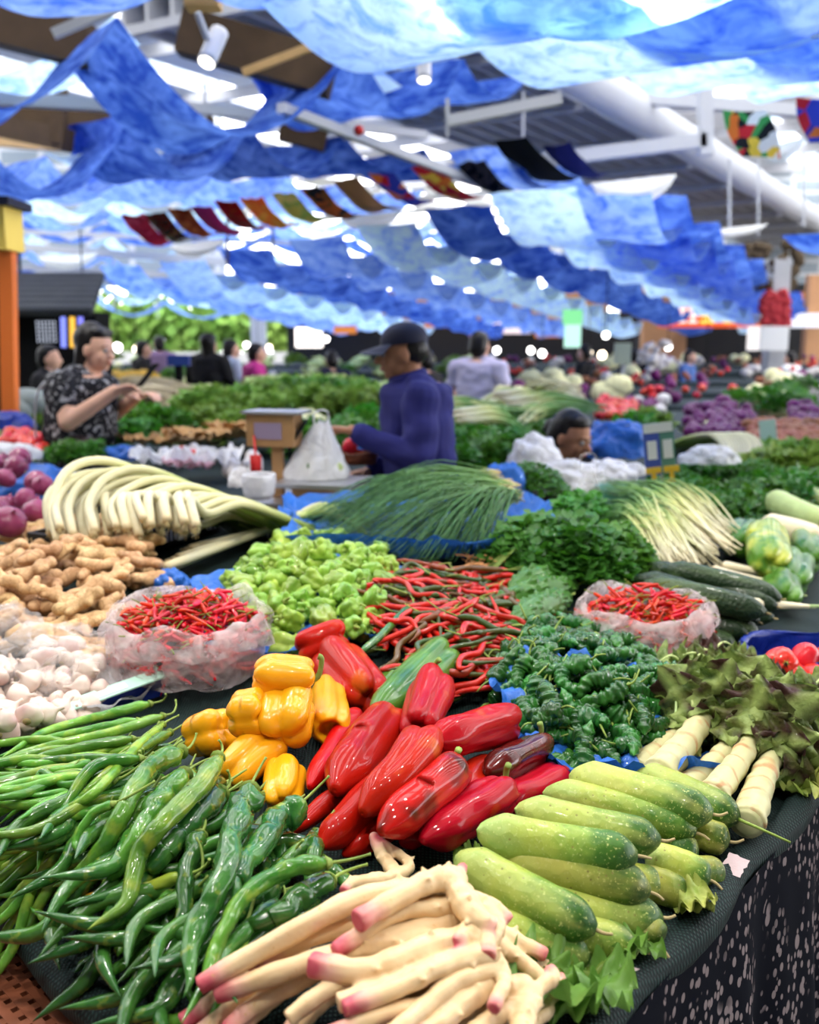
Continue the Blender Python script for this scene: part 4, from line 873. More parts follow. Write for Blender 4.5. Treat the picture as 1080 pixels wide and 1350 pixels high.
# --- ribbed green peppers at right
bell((1010, 705), (1015, 745), 62, .09, 'ygp', 'ribbed yellow-green tomato pepper at the right', blocky=True, lobes=6, taper=.1, stem=.02, crease=.3)
for i, (a, b) in enumerate([((1050, 740), (1045, 770)), ((985, 700), (965, 720)), ((1060, 715), (1065, 740)), ((1030, 765), (1035, 790))]):
    bell(a, b, 48, .05, 'greenbell', ['round green pepper below the ribbed one', 'green pepper behind the spring onion bulbs', 'green pepper at the right edge of the picture', 'green pepper low beside the pale shoots'][i], blocky=True, lobes=4, taper=.1, stem=.015, crease=.25)
for i, (a, b) in enumerate([((1015, 655), (1090, 690)), ((1000, 690), (1085, 712)), ((1040, 650), (1100, 668))]):
    cuke(a, b, 36, .10-.03*i, ['pale green marrow on top at the right edge', 'whitish marrow under the green one', 'rear pale marrow cut by the picture edge'][i], ['zuc', 'white_root', 'zuc'][i], .012, name='marrow')
# --- tomatoes
def tomato_proto(Rd=.036, seed=0):
    root = empty('tomato', 'x', 'tomato'); mb = MB(); ball(mb, (0, 0, 0), Rd, 1, 1, .84, 22, 14, fn=lambda t, a: (1+.03*math.cos(5*a+seed))*(1-.12*max(0, 1-t*8)))
    kid(root, mb.obj('fruit', MAT['tomato'], root)); mb = MB(); tube([(0, 0, Rd*.72), (0, 0, Rd*.9)], .003, 6, 2, mb=mb)
    for i in range(5): a = i*1.257; leafmesh(mb, (0, 0, Rd*.76), (math.cos(a), math.sin(a), .05), (0, 0, 1), .014, .003, .1, 0, 3, 3)
    kid(root, mb.obj('calyx', MAT['stem'], root)); return root
tp = tomato_proto()
for i, ((x, y), q) in enumerate(zip([(1030, 875), (1062, 868), (1045, 895), (1075, 897), (1095, 870), (1020, 895)], [.09, .09, .06, .06, .08, .04])):
    o = tp if i == 0 else copy_tree(tp); o.location = G(x, y, q); o.rotation_euler = (1.2+.5*i, .6*i, i)
    tag(o, ['tomato at the back left of the blue bag', 'tomato in the middle back of the blue bag', 'front tomato near the lettuce leaves', 'front tomato at the picture edge', 'tomato cut off by the right edge', 'tomato low at the left of the blue bag'][i], 'tomato')
def rimbag(c0, rx, ry, h, mat, label, seed=0, name='plastic_bag', cat='bag', group=None):
    V = []; F = []; N = 60; pr2 = prof([(.6, 0), (.95, .1), (1.05, .5), (1.02, .9), (1.06, 1.0), (1.14, .9)], 14)
    for i, (r, z) in enumerate(pr2):
        for j in range(N):
            a = 2*pi*j/N; w = r*(1+.10*nz((math.cos(a)*2, math.sin(a)*2, i*.2), 2, seed)); V.append((rx*w*math.cos(a), ry*w*math.sin(a), h*z*(1+.25*nz((math.cos(a), math.sin(a), 0), 1.6, seed)*z)))
    for i in range(len(pr2)-1):
        for j in range(N): a = i*N+j; b = i*N+(j+1) % N; F.append((a, b, b+N, a+N))
    s = len(V); V.append((0, 0, .005)); F += [(s, j, (j+1) % N) for j in range(N)]
    mb = MB(); mb.add(V, F); o = mb.obj(name, MAT[mat]); o.location = c0; return tag(o, label, cat, group)
rimbag(G(1075, 900, .0), .15, .13, .085, 'deep_blue_plastic', 'dark blue plastic bag holding tomatoes at the right edge', 3)
# --- old ginger heap
def oldg(seed):
    rr = random.Random(seed); mb = MB(); L = rr.uniform(.07, .13); n = 5; P = [Vector((L*(i/n-.5), .012*rr.uniform(-1, 1), .006*rr.uniform(-1, 1))) for i in range(n+1)]
    for i in range(n): caps(mb, P[i], P[i+1], rr.uniform(.011, .017), rr.uniform(.011, .017), 10)
    for i in range(rr.randrange(3, 6)):
        p = P[rr.randrange(n+1)]; a = rr.choice([-1, 1])*rr.uniform(.5, 1.5); d = Vector((math.cos(a), math.sin(a), rr.uniform(-.2, .4))); caps(mb, p, p+d*rr.uniform(.02, .042), .013, rr.uniform(.008, .012), 10)
    me = remesh(mb, .0035, 3, 'ginger_root'); me.materials.append(MAT['ginger']); return link('ginger_root', me)
gp = [oldg(i) for i in range(8)]
scatter(gp, [(-40, 770), (0, 720), (60, 700), (150, 715), (195, 770), (185, 815), (110, 855), (20, 850), (-40, 840)], 130, (.0, .09), lambda x, y, r: r.gauss(.2, .5)+(pi if r.random() < .5 else 0), 'knobbly brown ginger root in the heap at left', 'old ginger heap', tilt=.3, sc_rng=(.9, 1.35), seed=9, cat='ginger')
# --- red onions
def onion(seed, Rd=.050):
    root = empty('red_onion', 'x', 'onion'); mb = MB()
    V = prof([(0, -.95), (.45, -.86), (.9, -.45), (1, .0), (.85, .5), (.45, .82), (.16, 1.0), (.08, 1.25), (0, 1.3)], 18); VV = []; F = []; N = 22
    for i, (r, z) in enumerate(V):
        for j in range(N): a = 2*pi*j/N; VV.append((Rd*r*math.cos(a), Rd*r*math.sin(a), Rd*.85*z))
    for i in range(len(V)-1):
        for j in range(N): a = i*N+j; b = i*N+(j+1) % N; F.append((a, b, b+N, a+N))
    mb.add(VV, F); kid(root, mb.obj('bulb', MAT['onion'], root)); kid(root, tube([(0, 0, -Rd*.8), (0, 0, -Rd*.9)], .006, 8, 2).obj('root_end', MAT['dry'], root)); return root
op = [onion(1), onion(2, .042)]
scatter(op, [(-30, 700), (0, 640), (35, 640), (60, 680), (55, 715), (0, 735)], 18, (.05, .15), lambda x, y, r: r.uniform(0, 6.28), 'glossy red onion in the pile behind the ginger at left', 'red onions behind the ginger', tilt=1.2, spin=1, seed=10)
# --- garlic
def garlic(seed, Rd=.022):
    root = empty('garlic_bulb', 'x', 'garlic'); n = 7; VV = []; F = []; N = 28
    V = prof([(0, -.75), (.5, -.72), (.95, -.3), (1, .1), (.7, .6), (.25, .95), (.15, 1.3), (.13, 1.6), (0, 1.62)], 18)
    for i, (r, z) in enumerate(V):
        for j in range(N): a = 2*pi*j/N; q = 1+.10*abs(math.cos(n*a/2+seed))*min(1, r*1.5); VV.append((Rd*r*q*math.cos(a), Rd*r*q*math.sin(a), Rd*z*.95))
    for i in range(len(V)-1):
        for j in range(N): a = i*N+j; b = i*N+(j+1) % N; F.append((a, b, b+N, a+N))
    mb = MB(); mb.add(VV, F); kid(root, mb.obj('bulb', MAT['garlic'], root)); kid(root, tube([(0, 0, -Rd*.68), (0, 0, -Rd*.8)], .007, 8, 2).obj('root_plate', MAT['dry'], root)); return root
qp = [garlic(1), garlic(2, .02), garlic(3, .024)]
scatter(qp, [(-30, 880), (30, 870), (90, 850), (140, 875), (130, 900), (60, 935), (-30, 965)], 100, (.02, .085), lambda x, y, r: r.uniform(0, 6.28), 'white garlic bulb in the heap at the left edge', 'garlic bulbs', tilt=1.6, spin=1.6, seed=11)
def film(px, rx, ry, h, o, mat, label, seed, name='plastic_bag', world=None, cat='bag', group=None, N=50, K=18):
    c0 = world or G(*px, o); V = []; F = []
    for i in range(K+1):
        for j in range(N):
            ph = pi/2*i/K; a = 2*pi*j/N; q = math.sin(ph); f = 1+.22*nz((math.cos(a)*1.2*q, math.sin(a)*1.2*q, ph), 2, seed)+.07*nz((math.cos(a)*5*q, math.sin(a)*5*q, ph*2), 2, seed)
            V.append((rx*q*f*math.cos(a), ry*q*f*math.sin(a), h*math.cos(ph)**.8*f+.03*h*math.sin(a*11)*q))
    for i in range(K):
        for j in range(N): a = i*N+j; b = i*N+(j+1) % N; F.append((a, a+N, b+N, b))
    mb = MB(); mb.add(V, F); o_ = mb.obj(name, MAT[mat]); o_.location = c0; return tag(o_, label, cat, group)
film((75, 905), .17, .13, .125, .0, 'film', 'clear plastic film drawn over the garlic bulbs', 4)
film((10, 855), .09, .06, .10, .03, 'film', 'knotted clear plastic bag above the garlic at left edge', 6)
sheet((70, 935), .2, .1, .01, 'wbag', 'crumpled white plastic lining under the garlic', seed=5, amp=.02, rim=.03, rot=.35)
film((-4, 1212), .07, .06, .05, .0, 'redbag', 'crumpled red plastic at the left edge beside the table', 61, 'plastic_wrap', None, 'plastic') if False else None
def garlic_tray():
    a, b = G(-30, 978, .02), G(215, 905, .02); mb = MB(); bar(mb, a, b, .008, .035); o = mb.obj('tray_rim', MAT['deep_blue_plastic'], None, False); tag(o, 'blue plastic tray rim in front of the garlic', 'tray')
    root = empty('price_strip', 'long white and pale green label strip lying in front of the garlic', 'label', (0, 0, 0))
    a, b = G(62, 940, .05), G(225, 882, .055); d = (b-a).normalized(); s = Vector((-d.y, d.x, .25)).normalized(); V = []
    mb = MB(); w = .017; mb.add([a-s*w, b-s*w, b+s*w, a+s*w, a-s*w-Vector((0, 0, .003)), b-s*w-Vector((0, 0, .003)), b+s*w-Vector((0, 0, .003)), a+s*w-Vector((0, 0, .003))], [(0, 1, 2, 3), (7, 6, 5, 4), (0, 4, 5, 1), (2, 6, 7, 3), (1, 5, 6, 2), (0, 3, 7, 4)]); mb.obj('strip', MAT['paleg'], root, False)
    mb = MB(); L = (b-a).length; u = Vector((0, 0, .0012))
    mb.add([a+d*L*.25-s*w*.6+u, a+d*L*.62-s*w*.6+u, a+d*L*.62+s*w*.5+u, a+d*L*.25+s*w*.5+u], [(0, 1, 2, 3)]); mb.obj('white_panel', MAT['card'], root, False)
garlic_tray()
# --- leeks looped in crate
def crate():
    z0 = relief(-.62, 2.55)
    A, B = W(140, 742, 1.0), W(318, 690, 1.0)  # front lower edge
    B = Vector((B.x, B.y, A.z)); d = (B-A); L = d.length; d.normalize(); n = Vector((-d.y, d.x, 0)); M = Matrix.Translation(A+Vector((0, 0, -.005))) @ Matrix((d, n, Vector((0, 0, 1)))).transposed().to_4x4()
    root = empty('plastic_crate', 'low black slotted plastic crate under the looped leeks', 'crate'); mb = MB(); H = .07; Wd = .30
    def wall(x0, y0, x1, y1):
        L2 = math.hypot(x1-x0, y1-y0); nn = max(2, int(L2/.02)); ux, uy = (x1-x0)/L2, (y1-y0)/L2
        M2 = M @ Matrix.Translation((x0, y0, 0)) @ Matrix.Rotation(math.atan2(uy, ux), 4, 'Z')
        box(mb, 0, L2, -.004, .004, 0, .016, 0, M2); box(mb, 0, L2, -.006, .006, H-.016, H, 0, M2)
        for i in range(nn+1): w = .05 if i % 5 == 2 else .008; x = L2*i/nn; box(mb, max(0, x-w/2), min(L2, x+w/2), -.003, .003, .01, H-.01, 0, M2)
    wall(0, 0, L, 0); wall(L, 0, L, Wd); wall(0, Wd, L, Wd); wall(0, 0, 0, Wd); box(mb, 0, L, 0, Wd, 0, .005, 0, M); mb.obj('crate_body', MAT['crate'], root, False)
    mb = MB(); box(mb, L*.47, L*.63, -.008, -.0065, .012, .055, 0, M); mb.obj('blank_tag', MAT['card'], root, False)
    return M, L
CM, CL = crate()
mb = MB()
for i in range(24):
    p = CM @ Vector((CL*(.62+.35*R.random()), .05+.12*R.random(), .05+.02*R.random())); tube([p, p+Vector((jit(.04), jit(.04), .01))], .006, 6, 5, mb=mb)
tag(mb.obj('dried_chili_pile', MAT['chili']), 'pile of dried red chilies in the black crate under the leeks', 'chili', None, 'stuff')
def leek(P, r, label, group=None, name='leek', gl=1.):
    c0 = P[0].copy(); P = [p-c0 for p in P]; root = empty(name, label, 'leek', c0, group); se = R.randrange(99)
    tube(P, lambda t: r*(1.08-.2*t if t > .04 else 1.0), 10, 40, lambda t, a: 1+.05*nz((math.cos(a), math.sin(a), t*8), 1, se)).obj('stalk', MAT['leek'], root)
    mb = MB(); e = P[-1]; d = (P[-1]-P[-2]).normalized()
    for i in range(4):
        q = Vector((jit(.05), jit(.05), jit(.02))); leafmesh(mb, e-d*.02, d+q*2, (0, 0, 1), .16*gl, .012, .2, .0, 8, 3, i)
    mb.t = [1.]*len(mb.v); mb.obj('leaf', MAT['leek'], root)
    mb = MB()
    for i in range(7): tube([P[0], P[0]+(P[0]-P[1]).normalized()*.02+Vector((jit(.012), jit(.012), jit(.012)))], .0008, 4, 3, mb=mb)
    mb.obj('rootlets', MAT['dry'], root)
gk = 'leeks bent over the black crate'
for i in range(38):
    u = i/37; D = 2.72+.25*(i % 3)/3-.05*u
    x0 = 66+u*190+jit(9); y0 = 690-u*5+jit(10); x1 = x0+95+jit(18); top = 612+u*50+jit(8)+(i % 3)*7
    pts = [(x0+4+jit(5), y0+14+jit(10)), (x0-2, y0-26), (x0+20, top+12), (x0+68, top), (x0+135, top+24), (x0+208-u*45, top+60-u*10)]
    P = [WD(x, min(y, 722), D+.09*k-.08) for k, (x, y) in enumerate(pts)]
    for p in P: p.z = max(p.z, relief(p.x, p.y)+.02)
    leek(P, .0115+.003*R.random(), 'creamy white leek bent in a loop over the black crate' if 0 < i < 37 else ('leftmost leek of the looped pile' if i == 0 else 'rightmost looped leek ending in green leaves'), gk if 0 < i < 37 else None)
for i in range(9):
    a = (205+6*i+jit(4), 755-i*4); P = [G(a[0], a[1], .02+.01*(i % 3)), G(300+8*i, 718-i*3, .04), G(375+6*i, 690-i*3, .05), G(430+4*i, 665+i*3, .05)]
    leek(P, .0125, 'long straight leek lying between the crate and the chives, white end forward', 'straight leeks beside the crate')
sheet((590, 690), .001, .001, 0, 'blue_plastic', 'x') if False else None
film((225, 775), .05, .04, .05, .0, 'blue_plastic', 'small crumpled blue plastic wad beside the ginger heap', 9)
film((450, 850), .03, .03, .02, .0, 'wbag', 'white plastic corner under the green peppers', 10) if False else None
film((665, 655), .10, .07, .13, .02, 'blue_plastic', 'bunched blue plastic rising beside the chive roots', 12)
film((845, 715), .05, .04, .07, .0, 'wbag', 'crumpled white plastic between coriander and spring onions', 13)
# ================================================================ PEOPLE
def ell(mb, c, r, n=16, k=10): ball(mb, c, 1, r[0], r[1], r[2], n, k) if False else mb.add(*_ell(c, r, n, k))
def _ell(c, r, n, k):
    V = []; F = []
    for i in range(k+1):
        ph = pi*i/k
        for j in range(n): a = 2*pi*j/n; V.append((c[0]+r[0]*max(.001, math.sin(ph))*math.cos(a), c[1]+r[1]*max(.001, math.sin(ph))*math.sin(a), c[2]+r[2]*math.cos(ph)))
    for i in range(k):
        for j in range(n): a = i*n+j; b = i*n+(j+1) % n; F.append((a, a+n, b+n, b))
    F += [tuple(range(n)), tuple(range(k*n+n-1, k*n-1, -1))]
    return V, F
def head_prims(mb, T, s=1.):
    """head looking +X, neck pivot at origin; T places it"""
    q = MB()
    ell(q, (-.012, 0, .125), (.098, .077, .103)); ell(q, (.028, 0, .075), (.066, .058, .082)); ell(q, (.062, 0, .022), (.026, .026, .022))
    ell(q, (.058, .030, .078), (.030, .028, .030)); ell(q, (.058, -.030, .078), (.030, .028, .030)); ell(q, (.076, 0, .130), (.016, .046, .012))
    caps(q, (.088, 0, .112), (.112, 0, .083), .009, .014, 10); ell(q, (.100, .011, .081), (.010, .008, .008)); ell(q, (.100, -.011, .081), (.010, .008, .008))
    ell(q, (.090, 0, .056), (.011, .024, .006)); ell(q, (.088, 0, .046), (.011, .021, .007)); ell(q, (-.005, .078, .095), (.020, .008, .032)); ell(q, (-.005, -.078, .095), (.020, .008, .032))
    caps(q, (-.025, 0, -.06), (-.015, 0, .07), .058, .052)
    q.v = [tuple(T @ (Vector(v)*s)) for v in q.v]; mb.add(q.v, q.f)
def hand_prims(mb, wr, d, nrm, side=1, curl=.5, s=1.):
    d = Vector(d).normalized(); n = Vector(nrm); n = (n-d*n.dot(d)).normalized(); u = d.cross(n)*side; wr = Vector(wr)
    for k in (-1, -.33, .33, 1): caps(mb, wr+u*.018*k*s, wr+d*.085*s+u*.030*k*s, .015*s, .012*s, 8)
    for i, (k, L) in enumerate(((-1, .062), (-.33, .075), (.33, .082), (1, .072))):
        b = wr+d*.088*s+u*.031*k*s; d1 = (d-n*curl*.5).normalized(); d2 = (d-n*curl*1.4).normalized(); d3 = (d-n*curl*2.6).normalized()
        p1 = b+d1*L*.45*s; p2 = p1+d2*L*.32*s; p3 = p2+d3*L*.26*s; caps(mb, b, p1, .0095*s, .0088*s, 8); caps(mb, p1, p2, .0088*s, .008*s, 8); caps(mb, p2, p3, .008*s, .007*s, 8)
    b = wr+d*.025*s+u*.028*s; p1 = b+(d*.6+u*.8-n*.3).normalized()*.045*s; p2 = p1+(d*.9+u*.3-n*.5).normalized()*.034*s; caps(mb, b, p1, .013*s, .0105*s, 8); caps(mb, p1, p2, .0105*s, .008*s, 8)
def wrinkle(me, amp, sc_, seed):
    n = len(me.vertices); co = np.empty(n*3, dtype=np.float32); me.vertices.foreach_get('co', co); no = np.empty(n*3, dtype=np.float32); me.vertex_normals.foreach_get('vector', no)
    co = co.reshape(-1, 3); no = no.reshape(-1, 3); d = np.array([noise.noise(Vector((float(c[0])*sc_, float(c[1])*sc_, float(c[2])*sc_*1.6+seed))) for c in co], dtype=np.float32)
    co += no*(d*amp)[:, None]; me.vertices.foreach_set('co', co.ravel()); me.update()
def person(name, label, loc, rz, head, shoulder_w, arms, mats, top, voxel=.007, headT=None, H=1., girth=1., deep=1., arm=1., sleeve='long', seated=False, hair='short', face=True, legs=True, hip=.93):
    """local frame: +X forward, feet at origin. head=(x,z) pivot of neck; arms: list of (side, elbow, wrist, handdir, palm normal, curl)"""
    root = empty(name, label, 'person', loc); root.rotation_euler = (0, 0, rz)
    hx, hz = head; sw = shoulder_w/2; shz = hz-.045
    T = headT or Matrix.Translation((hx, 0, hz))
    body = MB(); head_prims(body, T)
    caps(body, (hx-.03, 0, shz-.01), (hx-.02, 0, hz), .07, .055)
    cl = MB(); g = girth
    hipz = hip
    zz = [hipz-.10, hipz+(shz-hipz)*.3, hipz+(shz-hipz)*.65, shz-.01, shz+.03]
    tube([((hx-.04)*max(0, (z-hipz)/(shz-hipz)), 0, z) for z in zz], lambda t: g*(.155+.02*math.sin(t*pi) if t < .8 else .155*math.sqrt(max(.08, 1-((t-.8)/.2)**2*.75))), 24, 16, flat=.74*deep, mb=cl)
    tube([((hx-.04)*max(0, (z-hipz)/(shz-hipz)), 0, z) for z in zz], lambda t: .85*g*(.155 if t < .8 else .155*math.sqrt(max(.08, 1-((t-.8)/.2)**2*.75))), 20, 12, flat=.74*deep, mb=body)
    for s in (-1, 1): caps(cl, (hx-.05, s*sw*.35, shz-.0), (hx-.05, s*sw*.92, shz-.035), .062*g, .062*g)
    for (s, el, wr, hd, pn, cu) in arms:
        sh = Vector((hx-.05, s*sw*.95, shz-.04)); el = Vector(el); wr = Vector(wr)
        caps(body, sh, el, .047*arm, .040*arm); caps(body, el, wr, .040*arm, .026*arm); hand_prims(body, wr, hd, pn, s, cu)
        if sleeve == 'long': caps(cl, sh, el, .070*g, .062); caps(cl, el, el.lerp(wr, .86), .062, .047)
        else: caps(cl, sh, sh.lerp(el, .5), .068*g, .064)
    lg = MB()
    if legs:
        for s in (-1, 1):
            if seated:
                caps(body, (0, s*.07, hipz-.05), (.36, s*.13, hipz-.03), .06, .05); caps(body, (.36, s*.13, hipz-.03), (.36, s*.13, .08), .045, .035)
                caps(lg, (0, s*.09, hipz-.05), (.38, s*.13, hipz-.02), .095, .07); caps(lg, (.38, s*.13, hipz-.02), (.36, s*.13, .1), .068, .05); caps(body, (.36, s*.13, .09), (.36, s*.13, .05), .035, .035); caps(body, (.34, s*.13, .04), (.48, s*.13, .035), .04, .03)
            else:
                caps(body, (0, s*.075, hipz-.05), (.02, s*.095, .5), .07, .05); caps(body, (.02, s*.095, .5), (-.01, s*.095, .1), .05, .04)
                caps(lg, (0, s*.085, hipz-.03), (.02, s*.095, .5), .105*g, .072); caps(lg, (.02, s*.095, .5), (-.01, s*.095, .1), .070, .05); caps(body, (-.01, s*.095, .12), (-.01, s*.095, .05), .04, .04); caps(body, (-.03, s*.095, .04), (.15, s*.10, .035), .042, .034)
        ell(lg, (0, 0, hipz), (.125*g, .16*g, .13))
    me = remesh(body, voxel, 3, 'body'); me.materials.append(MAT[mats['skin']]); link('body', me, root)
    me = remesh(cl, max(voxel, .009), 3, 'top'); wrinkle(me, .016, 9, R.random()*9); me.materials.append(MAT[mats['top']]); link(top, me, root)
    if legs: me = remesh(lg, max(voxel, .01), 3, 'trousers'); wrinkle(me, .01, 8, 3); me.materials.append(MAT[mats.get('legs', 'navycap')]); link('trousers', me, root)
    if hair:
        h = MB()
        if hair == 'capped': ell(h, (-.035, 0, .115), (.082, .081, .075))
        else: ell(h, (-.03, 0, .135), (.092, .084, .102)); ell(h, (-.055, 0, .09), (.07, .080, .09)); ell(h, (.0, 0, .185), (.07, .070, .045))
        if hair == 'long': ell(h, (-.05, 0, .15), (.095, .092, .10))
        if hair == 'long' or hair == 'pulled':
            caps(h, (-.06, 0, .10), (-.07, 0, -.02), .072, .055); caps(h, (-.05, .066, .12), (-.055, .062, .01), .028, .03); caps(h, (-.05, -.066, .12), (-.055, -.062, .01), .028, .03); ell(h, (.015, .03, .20), (.05, .04, .028)); ell(h, (.015, -.03, .20), (.05, .04, .028))
        if hair == 'bun': ell(h, (-.12, 0, .10), (.04, .045, .05))
        h.v = [tuple(T @ Vector(v)) for v in h.v]; me = remesh(h, voxel, 2, 'hair'); me.materials.append(MAT['hair']); link('hair', me, root)
    if face:
        for s in (-1, 1):
            m = MB(); ball(m, T @ Vector((.083, s*.031, .112)), .0115, n=12, k=8); ball(m, T @ Vector((.0935, s*.031, .111)), .0045, .4, 1, 1, n=8, k=6, m=1); m.obj('eye', [MAT['eye'], MAT['iris']], root)
        m = MB()
        for s in (-1, 1): tube([T @ Vector((.090, s*.016, .133)), T @ Vector((.090, s*.034, .140)), T @ Vector((.078, s*.052, .133))], .0028, 6, 6, mb=m, flat=.7)
        m.obj('eyebrows', MAT['hair'], root)
        m = MB(); ell(m, T @ Vector((.096, 0, .0555)), (.008, .022, .004), 10, 6); ell(m, T @ Vector((.094, 0, .047)), (.008, .018, .005), 10, 6); m.obj('lips', MAT['lip'], root)
    return root, T
k = NT('black_white_print'); c = k.mix(k.step(k.noise(38, 3), .56, .62), (.01, .010, .014), (.42, .42, .44)); MAT['print'] = k.fin(k.pbr(c, .8))
MAT['lilac'] = M_plain('pale_lilac_cotton', (.55, .50, .68), .8, bump=.4, bs=15); MAT['blackc'] = M_plain('black_cotton', (.012, .011, .013), .8)
MAT['paleblue'] = M_plain('pale_blue_cotton', (.45, .52, .65), .8); MAT['purplec'] = M_plain('dusty_purple_cotton', (.28, .18, .32), .8); MAT['magenta'] = M_plain('magenta_cotton', (.50, .03, .22), .7); MAT['bluec'] = M_plain('blue_cotton', (.08, .16, .42), .8); MAT['whitec'] = M_plain('white_cotton', (.75, .75, .78), .8)
# seller, facing left, leaning slightly forward
Sx = WD(556, 640, 4.25).x
T = Matrix.Translation((.07, 0, 1.475)) @ Matrix.Rotation(.14, 4, 'Y')
sel, T = person('person', 'man in navy jacket and dark cap holding a plastic bag, standing behind the scale', (Sx, 4.25, 0), pi+.06, (.065, 1.475), .42,
    [(1, (.03, .27, 1.15), (.30, .22, 1.27), (1, -.1, .12), (-.1, 0, 1), .35), (-1, (.03, -.26, 1.15), (.22, -.20, 1.05), (1, .2, -.2), (0, 0, 1), .5)], {'skin': 'skind', 'top': 'navy', 'legs': 'navycap'}, 'jacket', .0065, T, girth=1.16, deep=1.08, hair='capped')
m = MB(); q = MB(); V = []
for i in range(9):
    for j in range(24):
        a = 2*pi*j/24; ph = pi/2*(1-i/8); V.append((-.016+.104*math.cos(a)*math.cos(ph), .087*math.sin(a)*math.cos(ph), .142+.092*math.sin(ph)**.8))
m.add(V, [(i*24+j, i*24+(j+1) % 24, (i+1)*24+(j+1) % 24, (i+1)*24+j) for i in range(8) for j in range(24)])
m.v = [tuple(T @ Vector(v)) for v in m.v]; m.obj('cap', MAT['navycap'], sel)
V = []
for i in range(5):
    for j in range(13):
        a = -1.05+2.1*j/12; r = .088+.088*i/4; V.append(T @ Vector((-.005+(r*1.05)*math.cos(a)*(1 if i else 1), min(1, .09/.088)*(.088+.01*i)*math.sin(a), .146-.012*abs(math.sin(a))*i/2-.004*i)))
n0 = len(V); V += [v+Vector((0, 0, .004)) for v in V]
q.add(V, [(i*13+j, (i+1)*13+j, (i+1)*13+j+1, i*13+j+1) for i in range(4) for j in range(12)]+[(n0+i*13+j, n0+i*13+j+1, n0+(i+1)*13+j+1, n0+(i+1)*13+j) for i in range(4) for j in range(12)]+[(52+j, 53+j, n0+53+j, n0+52+j) for j in range(12)])
q.obj('cap_bill', MAT['navycap'], sel)
m = MB(); tube([Vector((.06+.070*math.cos(a), .075*math.sin(a), 1.475+.02*math.cos(a+pi))) for a in [i*2*pi/16 for i in range(17)]], .016, 8, 32, mb=m, flat=1.6); m.obj('collar', MAT['navy'], sel)
# woman at left, facing right, looking at phone
Wx = WD(100, 560, 5.4).x
T = Matrix.Translation((.13, 0, 1.475)) @ Matrix.Rotation(.18, 4, 'Y') @ Matrix.Rotation(-.25, 4, 'Z')
wom, T = person('person', 'woman in black patterned short-sleeved blouse looking at her phone at left', (Wx, 5.4, 0), -.18, (.10, 1.475), .40,
    [(-1, (.10, -.26, 1.21), (.34, -.20, 1.37), (1, .15, .2), (0, .5, 1), .9), (1, (.08, .24, 1.2), (.36, .02, 1.33), (1, -.3, .2), (0, 0, 1), .9)], {'skin': 'skin', 'top': 'print', 'legs': 'blackc'}, 'blouse', .0065, T, girth=1.22, deep=1.2, arm=1.22, sleeve='short', hair='long')
m = MB(); box(m, -.004, .004, -.036, .036, -.075, .075); ph = m.obj('phone', MAT['black'], None, False); ph.location = Vector((Wx, 5.4, 0))+Matrix.Rotation(-.18, 3, 'Z') @ Vector((.50, -.14, 1.45)); ph.rotation_euler = (.0, .7, -.1); tag(ph, 'dark phone held up by the woman at left', 'phone')
bgm = MB(); ball(bgm, (0, 0, 0), .15, 1, .45, .55, 20, 12, fn=lambda t, a: 1); hb = bgm.obj('handbag', M_plain('mauve_leather', (.10, .065, .07), .4), None); hb.location = (Wx+.10, 5.16, 1.05); tag(hb, 'mauve-brown leather handbag at the hip of the woman', 'handbag')
m = MB(); tube([(Wx-.16, 5.26, .95), (Wx-.17, 5.26, 1.15), (Wx-.14, 5.25, 1.36), (Wx-.04, 5.30, 1.475)], .012, 6, 16, mb=m, flat=.4); tag(m.obj('scarf_strap', MAT['whitec']), 'pale strap hanging down the back of the woman at left', 'strap')
# crouched woman between bags
p = WD(752, 570, 4.75); T = Matrix.Translation((.10, 0, p.z-.11)) @ Matrix.Rotation(.35, 4, 'Y') @ Matrix.Rotation(.1, 4, 'Z')
person('person', 'dark-haired seated woman whose face shows above the white plastic bags', (p.x-.10, 4.75, 0), -.85, (.10, p.z-.11), .38, [(-1, (.08, -.24, .85), (.30, -.15, .80), (1, .2, 0), (0, 0, 1), .6), (1, (.08, .24, .85), (.30, .15, .80), (1, -.2, 0), (0, 0, 1), .6)], {'skin': 'skind', 'top': 'blackc', 'legs': 'blackc'}, 'jacket', .007, T, seated=True, hair='bun', hip=.52)
# man in pale lilac T-shirt, back towards us
p = WD(630, 462, 8.6)
person('person', 'man in pale lilac T-shirt seen from behind, right of the seller', (p.x, 8.6, 0), 1.05, (.05, 1.46), .44, [(-1, (-.02, -.29, 1.16), (.1, -.27, .93), (.2, 0, -1), (0, 1, 0), .4), (1, (.02, .28, 1.16), (.22, .2, 1.05), (1, 0, 0), (0, 0, 1), .4)], {'skin': 'skin', 'top': 'lilac', 'legs': 'bluec'}, 't_shirt', .010, None, girth=1.1, sleeve='short')
def bgp(px, D, rz, top, label, hair='short', H=0., dz=0., garment='top', legs='blackc', sleeve='long', g=1.05):
    p = WD(px, 500, D); person('person', label, (p.x, D, dz), rz, (.04, 1.44+H), .40, [(-1, (.02, -.27, 1.14), (.2, -.2, 1.02), (1, 0, 0), (0, 0, 1), .4), (1, (.02, .27, 1.14), (.2, .2, 1.02), (1, 0, 0), (0, 0, 1), .4)], {'skin': 'skin', 'top': top, 'legs': legs}, garment, .014, None, girth=g, sleeve=sleeve, hair=hair, face=False)
bgp(276, 11.5, 1.2, 'blackc', 'woman with long black hair and black coat seen from behind', 'long', g=1.25)
bgp(303, 12.4, .6, 'paleblue', 'person in pale blue shirt standing next to the woman in black', dz=-.06)
bgp(336, 11.8, .3, 'magenta', 'person in magenta and purple top walking away', 'short', -.1, g=1.1)
bgp(438, 12.8, 1.9, 'navycap', 'person in dark jacket between the greens left of the seller', dz=-.2)
